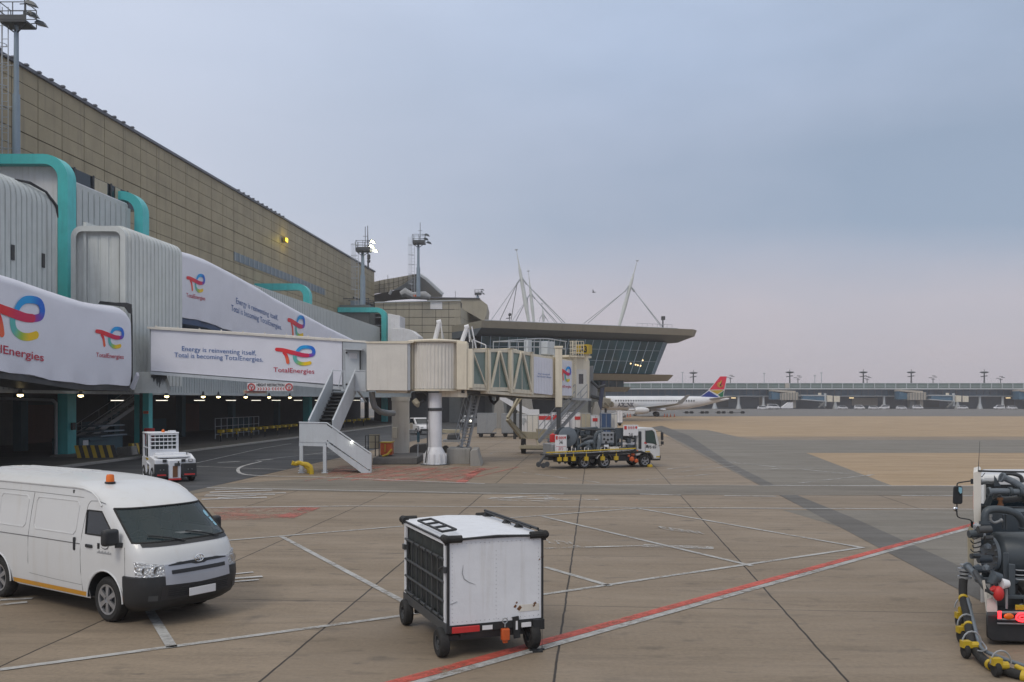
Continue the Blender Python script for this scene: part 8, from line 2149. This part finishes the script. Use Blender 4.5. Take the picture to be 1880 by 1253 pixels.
# people-size ground kit by the aircraft: dark dollies in a row
for i, (x0, x1) in enumerate(((1256,1274),(1285,1302),(1315,1333),(1338,1368))):
    t = thing('empty_dolly', ('leftmost of the flat dark dollies parked in a row behind the airliner tail','second from left of the flat dark dollies parked behind the airliner tail','third from left of the flat dark dollies behind the airliner tail','rightmost and longest of the flat dark dollies behind the airliner tail')[i], 'dolly', G((x0+x1)/2,760.5), 0, 'flat dark dollies in a row')
    Yd = 6020/24.8
    mb = MB(); mb.pext([(x0,758.3),(x1,758.3),(x1,757.2),(x0,757.2)], Yd, (0,2,0)); build('deck', mb, M['dark_steel'], t, world=True)
    for x in (x0+3,x0+6,x1-6,x1-3):
        mb = MB(); c = P(x,735,Yd); mb.lathe([(.05,-.1),(.33,-.1),(.33,.1),(.05,.1)], 10, 0, 'y', (c.x,c.y,.33)); build('wheel', mb, M['rubber'], t, world=True)

# ---------------------------------------------------------------- second boarding bridge at the airliner's nose
t = thing('boarding_bridge', 'short grey boarding bridge meeting the nose of the lettered airliner', 'boarding bridge', P(1100,770,185))
mb = MB(); mb.pext([(1085,722),(1085,748),(1112,750),(1112,716),(1100,714)], 186, (0,3.5,0)); build('tunnel', mb, M['wall_mid'], t, world=True, bevel=.1)
mb = MB(); mb.pext([(1108,730),(1108,748),(1118,750),(1122,744),(1122,732)], 184, (0,3.5,0)); build('cab', mb, M['cream'], t, world=True, bevel=.2)
mb = MB(); mb.ico(P(1123,743,184), .6, 0, 1); mb.tube([P(1110,740,183.5),P(1118,746,183.5),P(1124,738,183.5)], .25, 6); build('hood_rubber', mb, M['beige_box'], t, world=True)
mb = MB()
for x in (1100,1112): mb.tube([P(x,750,185),P(x,765,185)], .25, 8)
mb.tube([P(1095,700,185),P(1098,716,185)], .15, 5); build('legs', mb, M['dark_steel'], t, world=True)
small_vehicle('service_van', 'tiny white service van parked under the airliner between nose and engine', 'van', 'van', G(1155,764), R(0), sc=.9)
small_vehicle('baggage_tractor', 'tiny white and yellow tractor left of the airliner engine', 'tractor', 'car', G(1137,767), R(10), sc=.7)

for i, px in enumerate((1220,1225,1231,1238,1152,1157)):
    g_ = G(px, 766); t = thing('traffic_cone', 'tiny orange cone in the loose row beside the airliner main wheels' if i < 4 else 'tiny orange cone standing left of the airliner engine', 'traffic cone', g_, 0, 'traffic cones around the airliner')
    mb = MB(); mb.box(-.2,.2,-.2,.2,0,.04); mb.lathe([(.15,.04),(.03,.75)], 10); build('cone', mb, M['orange'], t)
# ---------------------------------------------------------------- far terminal
YT2 = 376.0
fx = lambda px: (px-940)/F*YT2
fz = lambda py: ZA(py, YT2)
paint('far_parapet', (.12,.17,.15), .6, dirt=.3, sc=.05, bmp=0); paint('far_ledge', (.45,.48,.50), .5, dirt=.3, sc=.05, bmp=0); paint('far_wall', (.09,.12,.15), .6, dirt=.4, sc=.06, bmp=0)
paint('far_beige', (.42,.38,.32), .6, dirt=.3, sc=.1, bmp=0)
far = thing('far_terminal', 'long low terminal across the apron with two pale ledges and dark blue glazing', 'building', Vector((fx(1500),YT2,0)))
x0, x1 = fx(1060), fx(2250)
mb = MB(); mb.box(x0,x1,YT2+6,YT2+60,fz(713),fz(703)); build('roof_parapet', mb, M['far_parapet'], far, world=True)
mb = MB(); mb.box(x0,x1,YT2+5.8,YT2+5.95,fz(703.8),fz(703)); 
for k in range(60): xx = x0+(x1-x0)*k/60; mb.box(xx,xx+.25,YT2+5.7,YT2+5.95,fz(713),fz(703.5))
mb.box(x0,x1,YT2+5.75,YT2+5.9,fz(709.2),fz(708.6)); build('roof_trim', mb, M['far_ledge'], far, world=True)
mb = MB(); mb.box(x0,x1,YT2-2,YT2+60,fz(715.4),fz(713)); build('upper_ledge', mb, M['far_ledge'], far, world=True)
mb = MB(); mb.box(x0,x1,YT2+2.9,YT2+58,fz(727),fz(715.4))
for k in range(95): xx = x0+(x1-x0)*k/95; mb.box(xx,xx+.18,YT2+2.8,YT2+2.91,fz(727),fz(715.4),1)
build('upper_glazing', mb, [M['glass_far'], M['far_wall']], far, world=True)
mb = MB(); mb.box(x0,x1,YT2+0,YT2+58,fz(728.2),fz(727)); build('lower_ledge', mb, M['far_ledge'], far, world=True)
mb = MB(); mb.box(x0,x1,YT2+8,YT2+58,0,fz(728.2)); build('ground_wall', mb, M['far_wall'], far, world=True)
rn = random.Random(3)
for xx in (1357,1403,1535,1625,1673,1760,1801,1843,1313):
    mb = MB(); mb.lathe([(1.2,0),(.5,2.2),(.45,fz(728.2))], 10, 0, 'z', (fx(xx),YT2+1,0)); build('column', mb, M['far_ledge'], far, world=True)
for xa, xb, ya, yb, m in ((1577,1625,731,745,'far_beige'),(1403,1412,729,748,'far_beige'),(1590,1600,716,726,'far_wall'),(1463,1471,716,727,'far_wall'),(1300,1345,730,748,'wall_dark'),(1860,1880,730,748,'wall_dark'),(1700,1740,731,748,'wall_dark')):
    mb = MB(); mb.box(fx(xa),fx(xb),YT2+7.6,YT2+8.2,fz(yb),fz(ya)); build('wall_panel', mb, M[m], far, world=True)
for px in (1530,1567,1856,1349):
    mb = MB(); mb.box(fx(px)-.9,fx(px)+.9,YT2+2,YT2+2.3,fz(731.6),fz(730.4)); build('lit_lamp', mb, M['lamp_inside'], far, world=True)
mb = MB(); mb.box(fx(1449),fx(1456),YT2+5,YT2+9,fz(712),fz(704)); build('roof_hut', mb, M['far_beige'], far, world=True)
def farbridge(lbl, px):
    o = fx(px)-fx(1410); t = thing('far_bridge', lbl, 'boarding bridge', Vector((fx(px+60),YT2-10,0)), 0, 'boarding bridges of the far terminal')
    def bx(nm, xa, xb, yta, ytb, yba, ybb, m, Y=YT2-6, d=5):
        mb = MB(); mb.ext([Vector((fx(xa)+o,Y,fz(yba))),Vector((fx(xb)+o,Y,fz(ybb))),Vector((fx(xb)+o,Y,fz(ytb))),Vector((fx(xa)+o,Y,fz(yta)))], (0,d,0)); return build(nm, mb, M[m], t, world=True, bevel=.05)
    bx('glazed_link', 1410,1425,719,723,734,734,'glass_far'); bx('link_roof', 1410,1452,716,718.5,719,723,'far_beige',YT2-6.3,5.6); bx('ribbed_box', 1424,1454,723,721,735,735,'far_beige',YT2-8)
    mb = MB()
    for k in range(7): xx = fx(1424+30*k/6)+o; mb.box(xx-.1,xx+.1,YT2-8.2,YT2-8.0,fz(735),fz(721.5))
    build('box_ribs', mb, M['wall_mid'], t, world=True)
    bx('tunnel_glazing', 1461,1502,727.5,728,733,736,'glass_far',YT2-8.8,3); bx('tunnel_top', 1459,1505,725.5,726,727,727.8,'far_ledge',YT2-9); bx('tunnel_bottom', 1459,1505,733,736.5,734.5,738,'far_ledge',YT2-9)
    bx('head', 1504,1526,726.5,728,738,738.5,'cream',YT2-10,5); bx('head_gap', 1513,1515,727,727,738,738,'dark_steel',YT2-10.1,.2)
    bx('lift_post', 1500,1503,723,723,746,746,'far_ledge',YT2-9.3,1); bx('lift_leg', 1501,1502.5,738,738,750,750,'dark_steel',YT2-9,1)
    mb = MB()
    for k in range(3): mb.tube([Vector((fx(1455+3*k+ (35 if k else 0))+o,YT2-7,fz(727))), Vector((fx(1455+3*k+(35 if k else 0))+o,YT2-7,fz(722)))], .3, 6)
    build('roof_posts', mb, M['cream'], t, world=True)
    bx('pedestal', 1430,1436,735,735,749,749,'wall_mid',YT2-6,3); bx('pedestal', 1447,1453,735,735,749,749,'far_beige',YT2-6,3)
    mb = MB(); mb.beam(Vector((fx(1488)+o,YT2-9.5,.5)), Vector((fx(1500)+o,YT2-9.5,fz(738))), .5); mb.beam(Vector((fx(1500)+o,YT2-9.5,.5)), Vector((fx(1490)+o,YT2-9.5,fz(740))), .3); build('stairs', mb, M['wall_mid'], t, world=True)
    return t
farbridge('left far boarding bridge, just right of the airliner tail', 1410); farbridge('middle far boarding bridge, between two tall roof floodlight masts', 1640); farbridge('far boarding bridge at the right photo edge, behind the whip aerial', 1856)
# roof flood masts
def fmast(lbl, px, ytop, big=True, Y=YT2+20):
    t = thing('flood_mast', lbl, 'flood mast', P(px,712,Y), 0, 'floodlight masts beyond the far roof')
    a, b = P(px,714,Y), P(px,ytop,Y)
    mb = MB(); mb.tube([a, b], [.38,.25] if big else [.2,.15], 6); build('pole', mb, M['dark_steel'], t, world=True)
    mb = MB(); w_ = 1.25 if big else .9
    if big:
        mb.lathe([(.2,0),(w_*1.0,.15),(w_*1.55,.5),(w_*1.2,.75),(.2,.9)], 10, 0, 'z', b); mb.tube([b-Vector((1.5,0,1.4)), b-Vector((-1.3,0,1.0))], .2, 5); mb.tube([b-Vector((0,0,-.8)), b-Vector((0,0,-1.8))], .1, 4)
    else:
        for dx, dz in ((-1.2,0),(1.1,.3),(.1,-.6),(.3,.8)): mb.obox(b+Vector((dx*w_,0,dz)), (1.4,.4,.25))
    build('lamp_ring', mb, M['dark_steel'], t, world=True)
for px, y, b_, lb in ((1273,687,1,'big floodlight mast left of the airliner tail'),(1341,693,0,'small lamp cluster just right of the airliner tail'),(1450,686,1,'big floodlight mast above the left far bridge'),(1465,694,0,'small lamp cluster right of the mast above the left far bridge'),
        (1585,686,1,'big floodlight mast over the pale garage panel'),(1592,695,0,'small lamp cluster touching the mast over the pale garage panel'),(1673,686,1,'big floodlight mast above the middle far bridge'),(1713,694,0,'small lamp cluster between the two rightmost big masts'),
        (1807,686,1,'rightmost big floodlight mast, left of the whip aerial'),(1837,695,0,'small lamp cluster nearest to the right photo edge')):
    fmast(lb, px, y, bool(b_))
for px, y, lb in ((1253,684,'thin pole right of the pier corner, left of the big masts'),(1403,686,'thin lone pole between airliner tail and left far bridge'),(1496,690,'shorter of the two thin poles right of the left far bridge'),(1508,685,'taller thin pole right of the left far bridge')):
    mb = MB(); p_ = P(px,714,YT2+15); mb.tube([p_, P(px,y,YT2+15)], [.2,.12], 5); mb.obox(P(px,y,YT2+15), (1.0,.4,.3)); tag(build('thin_pole', mb, M['grey_steel'], world=True), lb, 'pole')
# small vehicles along the far terminal
fv = small_vehicle('far_vehicle', 'tiny white van left of the left far bridge', 'van', 'van', Vector((fx(1389),352,0)), 0, grp='vehicles parked along the far terminal')
small = [(1400,'van','pair partner of the tiny white van left of the left far bridge'),(1412,'x','tiny white vehicle under the glazed link of the left far bridge'),(1507+40,'x','tiny white vehicle right of the left far bridge column'),
    (1578,'x','tiny white van at the left end of the pale garage panel'),(1604,'x','tiny white vehicle before the middle of the pale garage panel'),(1623,'x','tiny white vehicle at the right end of the pale garage panel'),
    (1655,'x','tiny white vehicle under the ribbed box of the middle far bridge'),(1685,'x','tiny white vehicle under the head of the middle far bridge'),(1768,'x','tiny white vehicle right of the middle far bridge'),(1834,'x','left one of the tiny white vehicles near the right photo edge'),(1858,'x','right one of the tiny white vehicles near the right photo edge'),(1238,'x','tiny white vehicle far behind the airliner wing')]
for i, (px, k, lb) in enumerate(small):
    dup(fv, Vector((fx(px)*(352+i%3*4)/YT2, 352+i%3*4, 0)), R((0,180,8,-10)[i%4]), lb, sc=(.8,.8,.8 if i%2 else .65))
t = thing('far_passenger_steps', 'tiny white passenger steps beside the left far bridge', 'stairs', Vector((fx(1445),362,0)))
mb = MB(); xs_ = fx(1435)*.963
mb.ext([Vector((xs_,362,.3)),Vector((xs_+4.4,362,.3)),Vector((xs_+4.4,362,2.6)),Vector((xs_+2.6,362,2.6)),Vector((xs_,362,.7))], (0,1.6,0)); build('body', mb, M['plain_white'], t, world=True)
mb = MB(); c = P(1090,537,120)
mb.tube([c-Vector((.25,0,0)), c, c+Vector((.3,0,.02))], [.02,.07,.02], 6); mb.add([c+Vector((.05,0,0)),c+Vector((-.12,-.1,.45)),c+Vector((-.16,-.1,.1)),c+Vector((-.05,.35,.3))], [(0,1,2),(0,2,3)])
tag(build('bird', mb, M['dark_steel'], world=True), 'tiny dark bird flying between the two groups of cable masts', 'bird')
# ---------------------------------------------------------------- air
mb = MB(); mb.box(-420,900,-60,1480,-1.5,60)
hm = bpy.data.materials.new('haze'); hm.use_nodes = True; hn = hm.node_tree
for n_ in list(hn.nodes):
    if n_.type != 'OUTPUT_MATERIAL': hn.nodes.remove(n_)
pv = hn.nodes.new('ShaderNodeVolumePrincipled'); pv.inputs['Color'].default_value = (.90,.90,.95,1); pv.inputs['Density'].default_value = .00042; pv.inputs['Anisotropy'].default_value = .2
hn.links.new(pv.outputs[0], [n_ for n_ in hn.nodes if n_.type == 'OUTPUT_MATERIAL'][0].inputs['Volume'])
hz_ = build('haze', mb, hm); hz_['kind'] = 'stuff'
scene.cycles.volume_bounces = 1
